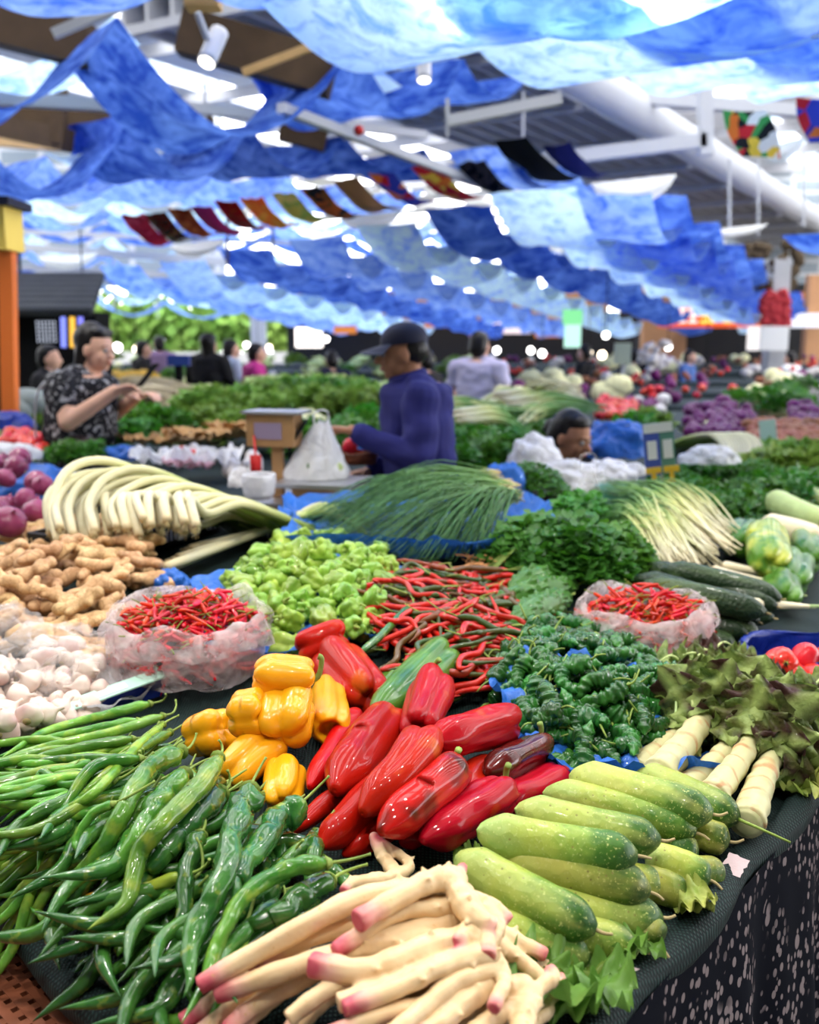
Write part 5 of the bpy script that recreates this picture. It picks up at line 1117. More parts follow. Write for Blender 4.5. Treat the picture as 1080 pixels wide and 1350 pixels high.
bgp(212, 15, 2, 'purplec', 'person in grey-purple top in front of the bright garden', dz=-.02)
bgp(62, 9.2, 0, 'blackc', 'dark-dressed person in front of the tiled kiosk', dz=-.1)
bgp(772, 15, 2.5, 'blackc', 'person in black near the green hanging sign', dz=-.15)
bgp(906, 17, -.6, 'bluec', 'person in blue shirt in front of the dark shop opening', dz=-.25)
bgp(836, 17.5, 1.2, 'blackc', 'person in black beside the pink display', dz=-.25)
bgp(562, 10.5, 2.5, 'blackc', 'person in black partly hidden behind the seller', dz=-.15)
bgp(1042, 18, 2.2, 'whitec', 'person in white shirt at the far right stall', dz=-.3)
bgp(188, 14, .4, 'blackc', 'person in dark clothes left of the garden view', dz=-.08)
# ================================================================ MIDDLE GROUND
def at(px, py, D): return WD(px, py, D)
# scale
def scale_():
    D = 3.95; root = empty('weighing_scale', 'wooden-coloured market scale with tall display post and steel platform', 'scale')
    a, b = at(385, 585, D), at(372, 655, D-.1); m = MB(); bar(m, at(368, 655, D), at(366, 585, D), .045, .045); m.obj('post', MAT['wood'], root, False)
    c = at(362, 566, D); M = Matrix.Translation(c) @ Matrix.Rotation(-.25, 4, 'Z'); m = MB(); box(m, -.10, .10, -.05, .05, -.065, .065, 0, M); m.obj('display_box', MAT['wood'], root, False)
    m = MB(); box(m, -.115, .13, -.07, .09, .065, .075, 0, M); m.obj('display_lid', MAT['metal'], root, False)
    m = MB(); box(m, -.065, .05, -.054, -.05, -.035, .03, 0, M); m.obj('display_window', M_plain('lilac_grey_panel', (.35, .28, .42), .3), root, False)
    m = MB(); m2 = Matrix.Translation(at(392, 575, D)) @ Matrix.Rotation(.5, 4, 'Y'); box(m, -.005, .005, -.06, .06, -.06, .07, 0, m2); m.obj('side_shield', MAT['black'], root, False)
    c = at(425, 634, D-.05); M = Matrix.Translation(c) @ Matrix.Rotation(-.25, 4, 'Z')
    m = MB(); box(m, -.17, .17, -.15, .15, -.012, .005, 0, M); m.obj('platform', MAT['metal'], root, False)
    m = MB(); box(m, -.10, .10, -.08, .08, -.07, -.012, 0, M); m.obj('platform_base', MAT['wood'], root, False)
    m = MB(); box(m, -.3, .2, -.18, .18, -.085, -.07, 0, M); m.obj('base_plate', MAT['metal'], root, False)
    m = MB(); box(m, -.33, .25, -.22, .2, -.6, -.086, 0, M); o = m.obj('storage_box', MAT['brownbeam'], None, False); tag(o, 'dark wooden box carrying the scale in the sales gap', 'box')
    ball_ = MB(); ball(ball_, c+Vector((-.04, 0, .045)), .045, n=14, k=10); tag(ball_.obj('round_gourd', MAT['dgreen']), 'dark green round gourd inside the bag on the scale', 'vegetable')
    ball_ = MB(); ball(ball_, c+Vector((.05, .02, .04)), .04, n=14, k=10); tag(ball_.obj('round_gourd', MAT['zuc']), 'pale green round gourd inside the bag on the scale', 'vegetable')
scale_()
def carrier(c, w, d, h, label, mat='wbag', lean=0., seed=0):
    V = []; F = []; N = 48; K = 16
    for i in range(K+1):
        t = i/K; q = (1.05 if t < .1 else 1.05-.9*(t-.1)) if True else 0
        for j in range(N):
            a = 2*pi*j/N; r = q*(1+.14*nz((math.cos(a)*3, math.sin(a)*3, t*1.5), 2, seed)+.05*math.sin(a*8+seed)*t)
            V.append((c.x+w/2*r*math.cos(a)+lean*t, c.y+d/2*r*math.sin(a), c.z+h*t+.02*nz((math.cos(a)*2, math.sin(a)*2, 5), 1, seed)*t))
    F = [(i*N+j, i*N+(j+1) % N, (i+1)*N+(j+1) % N, (i+1)*N+j) for i in range(K) for j in range(N)]
    m = MB(); m.add(V, F)
    root = empty('plastic_bag', label, 'bag', (0, 0, 0)); m.obj('pouch', MAT[mat], root)
    m = MB(); top = c+Vector((lean, 0, h))
    tube([top+Vector((-.03, 0, -.02)), top+Vector((-.03, 0, .04)), top+Vector((.02, 0, .045)), top+Vector((.03, 0, -.02))], .008, 6, 14, mb=m, flat=.4); m.obj('handle', MAT[mat], root)
carrier(at(416, 629, 3.95), .25, .2, .22, 'translucent white plastic bag standing on the scale platform', 'wbag', .03, 3)
m = MB(); V = prof([(.7, 0), (.95, .5), (1., 1.), (.93, 1.0), (.85, .1), (0, .08)], 12); m2 = []
for i, (r, z) in enumerate(V):
    for j in range(24): a = 2*pi*j/24; m2.append((.065*r*math.cos(a), .065*r*math.sin(a), .09*z))
m.add(m2, [(i*24+j, i*24+(j+1) % 24, (i+1)*24+(j+1) % 24, (i+1)*24+j) for i in range(len(V)-1) for j in range(24)]); o = m.obj('plastic_tub', MAT['wbag']); o.location = at(342, 658, 3.7); tag(o, 'small white plastic tub left of the scale post', 'tub')
film(None, .06, .05, .07, 0, 'wbag', 'crumpled clear bag beside the white tub', 21, world=at(320, 640, 3.9))
m = MB(); p = at(337, 600, 3.8); tube([at(335, 575, 3.9), p], .005, 6, 3, mb=m); box(m, p.x-.02, p.x+.02, p.y-.01, p.y+.01, p.z-.07, p.z); tag(m.obj('red_tag', M_plain('red_plastic', (.55, .02, .02), .4)), 'small red tag hanging from the scale display', 'tag')
def tomcopy(px, py, D, label, s=1., group=None, mat=None):
    o = copy_tree(tp); o.location = at(px, py, D); o.rotation_euler = (R.uniform(0, 2), R.uniform(0, 2), R.uniform(0, 6)); o.scale = (s,)*3; tag(o, label, 'tomato', group); return o
tomcopy(463, 588, 4.35, 'red tomato in a basket beside the seller, at the left', 1.1); tomcopy(474, 586, 4.4, 'red tomato in a basket beside the seller, at the right', 1.1)
rimbag(at(470, 612, 4.35), .09, .07, .06, 'brown', 'brown basket with tomatoes beside the seller', 4, 'basket', 'basket')
film(None, .05, .04, .04, 0, 'blue_plastic', 'blue plastic wad next to the tomato basket', 22, world=at(487, 592, 4.2))
# white bags and blue lump at right of pit
film(None, .20, .14, .12, 0, 'wbag', 'large white plastic bag in front of the seated woman', 31, world=at(745, 645, 4.1)); film(None, .12, .1, .17, 0, 'wbag', 'white plastic bag with a knotted top at the left of the bags', 32, world=at(705, 625, 4.2)); film(None, .12, .1, .09, 0, 'wbag', 'white plastic bag at the right of the bag pile', 33, world=at(800, 635, 4.15))
film(None, .19, .15, .17, 0, 'blue_plastic', 'big blue plastic bundle beside the seated woman', 34, world=at(812, 600, 4.9))
carrier(at(775, 665, 3.6), .11, .09, .14, 'clear plastic tub of dried greens before the white bags', 'film', 0, 5)
m = MB(); p = at(835, 660, 3.7); box(m, p.x-.13, p.x+.12, p.y-.1, p.y+.1, p.z-.05, p.z+.05); tag(m.obj('green_tray', M_plain('teal_plastic', (.03, .22, .20), .4), None, False), 'teal plastic tray behind the spring onions', 'tray')
def qrsign():
    D = 3.95; root = empty('payment_sign', 'tall blue and white payment card with yellow price tags on the greens', 'sign'); c = at(870, 590, D); M = Matrix.Translation(c) @ Matrix.Rotation(-.1, 4, 'Z') @ Matrix.Rotation(-.12, 4, 'Y')
    m = MB(); box(m, -.062, .0, -.003, .003, -.11, .10, 0, M); m.obj('blue_card', M_plain('blue_card', (.06, .10, .42), .4), root, False)
    m = MB(); box(m, .002, .058, -.003, .003, -.11, .095, 0, M); m.obj('green_card', M_plain('green_card', (.10, .25, .20), .4), root, False)
    m = MB(); box(m, -.06, .055, -.006, -.0035, .062, .1, 0, M); box(m, -.05, -.012, -.006, -.0035, -.045, .03, 0, M); box(m, .012, .05, -.006, -.0035, -.045, .03, 0, M); m.obj('blank_panel', MAT['card'], root, False)
    ym = M_plain('yellow_figures', (.80, .50, .04), .5); m = MB()
    for dx in (-.045, .025):
        M2 = M @ Matrix.Translation((dx+.01, -.03, -.09)); box(m, -.03, .03, -.003, .003, -.008, .016, 0, M2); box(m, -.008, .008, -.003, .003, -.05, 0, 0, M2); box(m, -.03, .012, -.003, .003, -.06, -.04, 0, M2)
    m.obj('yellow_price_tag', ym, root, False); m = MB(); bar(m, M @ Vector((0, .005, -.11)), M @ Vector((0, .005, -.26)), .012); m.obj('stake', MAT['metal'], root, False)
qrsign()
m = MB(); p = at(1013, 573, 6.0); M = Matrix.Translation(p) @ Matrix.Rotation(-.15, 4, 'Y'); box(m, -.05, .05, -.003, .003, -.07, .09, 0, M); r_ = empty('price_card', 'small green card with yellow foot standing by the shallots', 'sign'); m.obj('card', MAT['paleg'], r_, False); m = MB(); box(m, -.04, .07, -.006, .004, -.11, -.07, 0, M); m.obj('foot', M_plain('yellow_plastic', (.8, .5, .03), .5), r_, False)
# ---- background produce: prototypes and placement
def bp(name, mesh_mb, mats): o = mesh_mb.obj(name, mats); o['used'] = 0; return o
def cabbage_p(seed):
    mb = MB(); ball(mb, (0, 0, .0), .1, 1, 1, .85, 20, 12, fn=lambda t, a: 1+.12*nz((math.cos(a)*2, math.sin(a)*2, t*5), 1.5, seed)); rr = random.Random(seed)
    for i in range(7): a = i*.9; leafmesh(mb, (.04*math.cos(a), .04*math.sin(a), -.07), (math.cos(a), math.sin(a), 1.0), (-math.cos(a), -math.sin(a), .5), .17, .08, .2, .2, 8, 5, i)
    return mb
def leafy_p(seed, n=260, r=.16, h=.13, lf=.05):
    rr = random.Random(seed); mb = MB()
    for i in range(n):
        a = rr.uniform(0, 6.28); q = rr.random()**.5; p = Vector((r*q*math.cos(a), r*q*math.sin(a), h*(1-q*q)*rr.uniform(.5, 1))); d = Vector((rr.uniform(-1, 1), rr.uniform(-1, 1), rr.uniform(-.3, .8))).normalized()
        s = d.cross(Vector((rr.uniform(-.5, .5), rr.uniform(-.5, .5), 1))).normalized(); L = lf*rr.uniform(.6, 1.3); u = s.cross(d)
        mb.add([p, p+s*L*.4+d*L*.5+u*L*.1, p+d*L*1.1, p-s*L*.4+d*L*.5+u*L*.1], [(0, 1, 2), (0, 2, 3)])
    return mb
def stalk_p(seed, n=34, L=.5, r=.008, arch=.08):
    rr = random.Random(seed); mb = MB()
    for i in range(n):
        y = rr.uniform(-.09, .09); z = rr.uniform(0, .07); tube([(-L/2+rr.uniform(-.03, .03), y, z), (0, y+rr.uniform(-.02, .02), z+arch), (L/2+rr.uniform(-.06, .06), y*1.7, z*.5)], lambda t: r*(1-.5*t), 5, 8, mb=mb)
    return mb
PR = {'cabbage': bp('cabbage', cabbage_p(1), MAT['cabbage']), 'lettuce': bp('leafy_greens', leafy_p(2, lf=.07), MAT['bleaf']), 'dark': bp('leafy_greens', leafy_p(3), MAT['leaf']),
      'herb': bp('herb_bunch', leafy_p(4, 420, .14, .10, .028), MAT['leaf']), 'onionstalk': bp('spring_onion_bunch', stalk_p(5), MAT['sonion']), 'bean': bp('bean_bundle', stalk_p(6, 40, .55, .009, .05), M_plain('beige_beans', (.42, .36, .24), .6, .3)),
      'leekb': bp('leek_bundle', stalk_p(7, 22, .6, .014, .16), MAT['leek'])}
m = MB(); ball(m, (0, 0, 0), .09, 1, 1, .8, 16, 10, fn=lambda t, a: 1+.15*nz((math.cos(a)*5, math.sin(a)*5, t*9), 1)); PR['cauli'] = bp('cauliflower', m, M_plain('cream_florets', (.78, .74, .42), .7, .15, nscale=40, bump=.8, bs=90))
m = MB(); ball(m, (0, 0, 0), .13, 1.6, 1, 1, 20, 12); PR['wmelon'] = bp('winter_melon', m, M_plain('grey_green_rind', (.20, .23, .22), .6, .3, nscale=6, namt=.3))
m = MB(); ball(m, (0, 0, 0), .085, 1.2, 1, .9, 16, 10, fn=lambda t, a: 1+.06*math.cos(8*a)); PR['squash'] = bp('yellow_squash', m, M_plain('yellow_rind', (.70, .42, .04), .5, .2))
m = MB(); ball(m, (0, 0, 0), .045, 1, 1, .95, 12, 8); PR['purple'] = bp('purple_onion', m, M_plain('bright_purple_skin', (.13, .012, .10), .35, .5))
m = MB(); ball(m, (0, 0, 0), .03, 1.5, 1, .9, 10, 8); PR['shal'] = bp('shallot', m, MAT['shallot'])
PR['carrot'] = bp('carrot', tube([(-.12, 0, 0), (.12, 0, 0)], lambda t: .022*(1.05-t*.75), 10, 8), M_plain('brownish_orange_root', (.42, .16, .05), .6, .3))
m = MB(); ball(m, (0, 0, 0), .034, 1, 1, .85, 12, 8); PR['tom'] = bp('tomato', m, MAT['tomato'])
m = MB(); ball(m, (0, 0, 0), .05, 1, 1, .9, 12, 8); PR['pale'] = bp('white_radish', m, M_plain('white_root_skin', (.66, .62, .60), .5, .3))
def put(kind, px, py, D, label, cat, group=None, s=1., rz=None, tilt=0.):
    pr = PR[kind]; o = pr.copy() if pr['used'] else pr
    if pr['used']: C.objects.link(o)
    pr['used'] = 1; p = at(px, py, D); p.z = min(max(p.z, .90), 1.16); o.location = p; o.rotation_euler = (jit(tilt+.01), jit(tilt+.01), R.uniform(0, 6.28) if rz is None else rz); o.scale = (s,)*3; tag(o, label, cat, group); return o
def pile(kind, x0, x1, y0, y1, D0, D1, n, label, cat, group, s=1., rz=None, tilt=.3):
    """y0 upper (far, D1) .. y1 lower (near, D0)"""
    for i in range(n):
        u = R.random(); v = R.random(); put(kind, x0+(x1-x0)*u, y0+(y1-y0)*v, D1+(D0-D1)*v, label, cat, group, s*R.uniform(.85, 1.15), None if rz is None else rz+jit(.3), tilt)
pile('tom', 5, 62, 568, 600, 5.0, 5.5, 26, 'red tomato in the pile left of the woman in black', 'tomato', 'tomatoes at the left', 1.15)
pile('wmelon', -5, 52, 505, 545, 7.0, 7.5, 9, 'grey-green winter melon stacked at far left', 'melon', 'winter melons', .75, 0)
for i in range(4): put('herb', 75+i*16, 608-(i % 2)*6, 5.0, ['dark herb bunch on blue plastic, leftmost below the woman', 'dark herb bunch second from left below the woman', 'dark herb bunch in front of the handbag', 'dark herb bunch at the right end below the handbag'][i], 'herb', s=.85)
film(None, .24, .16, .13, 0, 'blue_plastic', 'blue plastic bundle at the left behind the red onions', 41, world=at(45, 650, 4.4)); film(None, .16, .12, .1, 0, 'deep_blue_plastic', 'dark blue plastic sack below the winter melons', 42, world=at(12, 565, 5.9)); film(None, .15, .1, .08, 0, 'wbag', 'pinkish white bag left of the dark herbs', 43, world=at(15, 605, 4.9))
film(None, .1, .08, .07, 0, 'blue_plastic', 'blue plastic piece right of the handbag', 44, world=at(160, 605, 5.0))
sheet(None, .22, .16, 0, 'wbag', 'white and pink plastic sheet with chilies behind the looped leeks', seed=45, world=at(245, 605, 4.7), amp=.05, rim=.04)
sheet(None, .12, .08, 0, 'pink_plastic', 'pink plastic bag edge behind the looped leeks', seed=46, world=at(250, 612, 4.6), amp=.04)
pile('tom', 225, 265, 592, 602, 4.75, 4.9, 7, 'red pepper on the white plastic sheet behind the leeks', 'pepper', 'red peppers on the white sheet', .6)
pile('bean', 165, 250, 512, 545, 7.6, 8.6, 12, 'bundle of long beige-grey beans', 'beans', 'beige bean bundles', 1., .5)
pile('cabbage', 245, 285, 512, 535, 8, 8.8, 6, 'pale green cabbage behind the beans', 'cabbage', 'cabbages behind the beans', .9)
pile('lettuce', 255, 345, 525, 580, 6.0, 7.4, 16, 'bright green leafy bunch left of the scale display', 'leafy greens', 'bright leafy bunches left of the scale', .9)
pile('dark', 150, 240, 552, 590, 5.6, 6.4, 12, 'dark green leafy bunch behind the leeks', 'leafy greens', 'dark leafy bunches behind the leeks', .9)
for i in range(3): sheet(None, .25, .12, 0, 'husk', ['tan husk-coloured cloth behind the white sheet', 'orange-tan cloth left of the scale', 'tan cloth behind the scale'][i], 'cloth', seed=50+i, world=at(225+i*55, 578-i*6, 5.3+.2*i), amp=.04, cat='cloth') if 'husk' in MAT else MAT.update(husk=M_plain('tan_cloth', (.55, .33, .14), .8))
for i in range(3): sheet(None, .25, .12, 0, 'husk', ['tan cloth spread behind the white sheet', 'orange-tan cloth left of the scale display', 'tan cloth strip reaching behind the scale post'][i], 'cloth', seed=50+i, world=at(215+i*55, 580-i*8, 5.4+.2*i), amp=.04, cat='cloth')
pile('squash', 150, 200, 470, 500, 11, 12.5, 16, 'yellow squash stacked behind the phone', 'squash', 'yellow squashes', 1., 0)
pile('cauli', 385, 430, 545, 572, 5.4, 6.0, 12, 'cream flower head of cauliflower beside the bag on the scale', 'cauliflower', 'cauliflowers behind the scale', .8)
pile('pale', 300, 345, 600, 625, 4.6, 5.0, 16, 'pale green-white radish behind the scale post', 'radish', 'radishes behind the scale', .7)
pile('lettuce', 345, 500, 498, 548, 6.4, 9.0, 34, 'bright green leafy bunch between the scale and the seller', 'leafy greens', 'bright leafy bunches behind the scale', 1.)
pile('dark', 340, 480, 505, 530, 7.5, 8.4, 12, 'dark leafy bunch in the middle distance left of the seller', 'leafy greens', 'dark leafy bunches in the middle distance', 1.1)
pile('dark', 400, 500, 560, 600, 5.0, 5.8, 12, 'dark leafy bunch directly behind the scale bag', 'leafy greens', 'dark leafy bunches behind the scale bag', .9)
pile('cabbage', 330, 440, 468, 502, 9.0, 10.4, 60, 'pale bluish cabbage in the far heap left of the seller', 'cabbage', 'pale cabbages in the distance', 1.1)
pile('dark', 585, 720, 560, 620, 4.9, 6.4, 34, 'dark leafy bunch right of the seller', 'leafy greens', 'dark leafy bunches right of the seller', .95)
pile('onionstalk', 590, 730, 545, 575, 5.8, 6.6, 14, 'green stalk bundle beyond the seller', 'spring onions', 'green stalk bundles beyond the seller', 1., .3)
pile('cauli', 660, 705, 515, 545, 7.6, 8.6, 10, 'yellow-white cauliflower right of the man in lilac', 'cauliflower', 'cauliflowers right of the man in lilac', 1.)
pile('leekb', 705, 755, 512, 545, 7.2, 8.2, 8, 'white leek bundle arched behind the seated woman', 'leeks', 'arched leek bundles', .6, 2.7)
pile('tom', 788, 838, 528, 548, 8.2, 9.2, 60, 'bright red tomato in the heap behind the blue bundle', 'tomato', 'tomatoes behind the blue bundle', 1.3)
pile('herb', 880, 1000, 628, 690, 3.75, 4.9, 26, 'dark green fennel-like bunch right of the payment card', 'herb', 'herb bunches right of the payment card', 1.)
pile('lettuce', 1010, 1090, 608, 635, 4.8, 5.4, 12, 'pale yellow-green leafy head near the blue basket', 'leafy greens', 'pale leafy heads at the right', .9)
pile('dark', 1000, 1090, 650, 665, 4.0, 4.5, 8, 'green leafy bunch behind the marrows', 'leafy greens', 'leafy bunches behind the marrows', .8)
rimbag(at(1030, 668, 4.3), .13, .10, .10, 'deep_blue_plastic', 'dark blue plastic basket among the greens at right', 6, 'basket', 'basket')
film(None, .12, .09, .07, 0, 'deep_blue_plastic', 'dark blue plastic under the herb bunches at right', 47, world=at(985, 690, 3.9))
film(None, .14, .08, .08, 0, 'wbag', 'white plastic bag before the looped scallions', 48, world=at(935, 610, 4.6)); film(None, .06, .05, .05, 0, 'wbag', 'small white bag under the payment card', 49, world=at(835, 625, 4.4))
for i in range(15):
    u = i/14; x = 905+u*50; P = [at(x-30, 592-u*6, 5.4), at(x, 578-u*4, 5.35), at(x+32, 574, 5.3), at(x+48, 590, 5.2), at(x+38, 612, 5.1)]
    leek(P[::-1], .014, 'white scallion looped in the bundle right of the payment card', 'looped scallions at the right', 'scallion', .6)
pile('purple', 905, 992, 535, 572, 6.8, 8.0, 90, 'purple onion in the heap behind the looped scallions', 'onion', 'purple onions', 1.)
pile('purple', 1045, 1085, 530, 560, 7.0, 8.0, 40, 'dark purple onion in the heap at the right edge', 'onion', 'purple onions at the right edge', 1.)
pile('shal', 985, 1085, 555, 590, 6.0, 7.0, 130, 'brown shallot in the heap at the right', 'shallot', 'shallots at the right', 1.2)
for i in range(9): put('carrot', 1020+i*9, 592+(i % 3)*9, 5.6, 'brownish orange root in the row behind the pale leafy heads', 'root vegetable', 'orange roots at the right', 1.2, .2)
pile('dark', 960, 1060, 515, 540, 9, 10.5, 14, 'dark leafy bunch beyond the purple onions', 'leafy greens', 'dark leafy bunches beyond the onions', 1.1)
# far stalls
kinds = [('dark', 'dark leafy bunch on a distant stall', 'leafy greens'), ('lettuce', 'bright leafy bunch on a distant stall', 'leafy greens'), ('cabbage', 'cabbage on a distant stall', 'cabbage'), ('pale', 'white radish on a distant stall', 'radish'), ('cauli', 'cauliflower on a distant stall', 'cauliflower')]
kr = [('pale', 'pale packet-like root on the far right stalls', 'root vegetable'), ('purple', 'dark purple onion on the far right stalls', 'onion'), ('cauli', 'cream flower head on the far right stalls', 'cauliflower'), ('tom', 'tomato on the far right stalls', 'tomato'), ('shal', 'brown shallot on the far right stalls', 'shallot')]
for D, z, n in ((7.4, .93, 16), (9.3, .95, 26), (11.5, .98, 30), (14, 1.0, 34), (17, 1.0, 36), (21, 1.05, 40), (23.8, 1.08, 40)):
    for i in range(n):
        x = (-.44+.90*(i+R.random()*.8)/n)*D; px = 540+1300*x/D; y = D+jit(.4)
        if px > 640 and D > 8.5: k_, l_, c_ = kr[R.randrange(5)]; rep = 4; s = 1.4
        else: k_, l_, c_ = kinds[R.choice((0, 1, 2, 2, 3, 4, 2))]; rep = 1; s = 1.15
        for q in range(rep):
            pr = PR[k_]; o = pr.copy(); C.objects.link(o); o.location = (x+jit(.15)*(rep > 1), y+jit(.15), z+jit(.03)+.03*q); o.rotation_euler = (jit(.3), jit(.3), R.uniform(0, 6)); o.scale = (s*R.uniform(.9, 1.3),)*3; tag(o, l_, c_, 'produce on the distant stalls: '+c_)
MAT['skirt'] = M_plain('dark_stall_cloth', (.03, .045, .05), .8, nscale=3)
for i, (D0, D1) in enumerate(((4.75, 6.6), (6.9, 8.6), (8.9, 10.6), (11, 12.3), (13.3, 14.8), (16.2, 17.8), (19.6, 21.8), (22.8, 24.8))):
    m = MB(); h = (.84, .86, .86, .88, .9, .9, .95, .98)[i]; x1 = -.5*D0 if i else -2.9
    box(m, -.5*D1, .62*D1, D0, D1, .06, h); lab = 'dark cloth-covered stall table '+('directly behind the seller', 'second behind the seller', 'in the third row behind the seller', 'at the feet of the woman in black coat', 'behind the woman in black coat', 'in front of the far shops', 'close to the far shops', 'at the far wall')[i]
    r_ = empty('stall_table', lab, 'table'); m.obj('bed', MAT['skirt'], r_, False); m = MB()
    for x in (-.4*D0, 0.1, .4*D0): box(m, x-.05, x+.05, D0+.1, D0+.2, 0, .08); 
    m.obj('foot', MAT['steelg'], r_, False)
m = MB(); box(m, 1.25, 3.4, 3.2, 4.6, .06, .84); r_ = empty('stall_table', 'dark cloth-covered stall table under the herbs at right', 'table'); m.obj('bed', MAT['skirt'], r_, False); m = MB(); box(m, 1.5, 3.2, 3.4, 4.4, 0, .06); m.obj('foot', MAT['steelg'], r_, False)
# ================================================================ BUILDING
AD = Vector((.515, .857, 0)); BD = Vector((.857, -.515, 0))
def struct(o): o['kind'] = 'structure'; return o
m = MB(); box(m, -45, 60, -12, 70, -.1, 0); struct(m.obj('floor', M_plain('grey_floor', (.16, .15, .14), .6, nscale=2), None, False))
k = NT('grey_glazed_wall'); u = k.coord(); g1 = k.step(k.wave(.55, u, 0, 'Z'), .80, .86); g2 = k.step(k.wave(.22, u, 0, 'X'), .93, .96); c = k.mix(k.math('MAXIMUM', g1, g2), (.30, .36, .41), (.62, .65, .68)); MAT['glaz'] = k.fin(k.pbr(c, .3))
m = MB(); box(m, -24, -6.2, 34, 34.4, 3.3, 11); struct(m.obj('wall_back_left', MAT['glaz'], None, False))
m = MB(); box(m, -24, -22, 34, 34.4, 0, 3.3); box(m, -5.4, -4.9, 34, 34.4, 0, 4); struct(m.obj('trim_1', MAT['steelw'], None, False))
MAT['tan'] = M_plain('tan_orange_panel', (.52, .27, .13), .6, nscale=1.5, namt=.15)
m = MB(); box(m, -4.9, 7.5, 38, 38.4, 2.2, 3.3); box(m, 7.0, 8.3, 30, 30.4, 0, 3.6); box(m, 10.3, 26, 26, 26.3, 2.05, 3.2); box(m, 10.3, 11.2, 26, 26.3, 0, 2.1); box(m, 15.2, 16.4, 26, 26.3, 0, 2.1); m.obj('wall_right', MAT['tan'], None, False)['kind'] = 'structure'
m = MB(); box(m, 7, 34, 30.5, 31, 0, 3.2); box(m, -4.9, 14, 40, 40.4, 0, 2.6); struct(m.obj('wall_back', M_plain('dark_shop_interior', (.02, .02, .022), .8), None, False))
m = MB(); box(m, 6, 50, 44, 44.4, 3.2, 16); struct(m.obj('wall_back_right', MAT['glaz'], None, False))
m = MB(); box(m, -26, -25.6, -10, 34, 0, 9); box(m, -26, 34, -10.4, -10, 0, 9); struct(m.obj('wall_left', MAT['glaz'], None, False))
# signs and shop fronts
def flat(name, px0, py0, px1, py1, D, mat, label, cat='sign', th=.08, parent=None):
    a, b = WD(px0, py1, D), WD(px1, py0, D); m = MB(); box(m, a.x, b.x, D-th/2, D+th/2, a.z, b.z); o = m.obj(name, mat, parent, False)
    if not parent: tag(o, label, cat)
    return o
E = lambda n, c, s: M_emit(n, c, s)
r_ = empty('shop_sign', 'long red shop sign with yellow and white lettering over the dark opening', 'sign'); flat('panel', 868, 402, 1012, 432, 25.8, E('red_sign_glow', (.85, .12, .04), 1.1), None, parent=r_)
ye, wh = E('yellow_letter_glow', (1, .75, .12), 1.6), E('pale_letter_glow', (1, .8, .75), 1.5)
for i, (x, w_, mt) in enumerate(((883, 14, ye), (900, 10, wh), (914, 12, wh), (934, 20, ye), (962, 16, ye), (985, 10, wh), (1000, 10, ye))):
    m = MB(); a = WD(x-w_/2, 426, 25.7); b = WD(x+w_/2, 406, 25.7); w3 = (b.x-a.x); h3 = b.z-a.z
    for (u0, u1, v0, v1) in ((0, 1, .82, 1), (0, 1, .40, .55), (0, 1, 0, .15), (.42, .58, 0, 1), (0, .14, .4, 1)): box(m, a.x+w3*u0, a.x+w3*u1, 25.66, 25.74, a.z+h3*v0, a.z+h3*v1)
    m.obj('character', mt, r_, False)
flat('shop_sign', 1020, 413, 1090, 432, 25.8, E('white_sign_glow', (.85, .88, 1), 1.3), 'long white lit shop sign at the right edge')
r_ = empty('hanging_sign', 'green and white lit vertical sign in the middle distance', 'sign'); flat('green_panel', 742, 408, 768, 428, 20, E('green_glow', (.25, .8, .35), 1.1), None, parent=r_); flat('pale_panel', 744, 428, 766, 458, 20, E('mint_glow', (.55, .95, .8), 1.2), None, parent=r_)
flat('hanging_sign', 645, 412, 700, 440, 30, E('pink_white_glow', (.95, .8, .85), 1.2), 'pinkish white lit shop sign beyond the man in lilac'); flat('hanging_sign', 390, 432, 425, 458, 32, E('white_glow', (1, .93, .9), 3), 'small glaring white sign left of the seller')
flat('hanging_sign', 1002, 430, 1040, 462, 19, MAT['card'], 'grey notice board on the pillar at right'); flat('hanging_sign', 985, 430, 1003, 462, 19.2, E('white_notice_glow', (1, .95, .95), 1.1), 'white notice beside the grey board at right')
flat('hanging_sign', 810, 452, 832, 480, 15, M_plain('olive_card', (.40, .46, .36), .5), 'olive grey price board on a thin post')
m = MB(); bar(m, WD(821, 480, 15), WD(821, 520, 15), .04); tag(m.obj('sign_post', MAT['steelw'], None, False), 'thin post carrying the olive grey board', 'post')
flat('monitor', 222, 468, 250, 482, 10, M_plain('blue_screen', (.03, .06, .25), .3), 'small dark blue screen in front of the garden view', 'screen')
m = MB(); bar(m, WD(236, 482, 10), WD(236, 515, 10), .07); tag(m.obj('monitor_stand', MAT['black'], None, False), 'dark stand under the blue screen', 'stand')
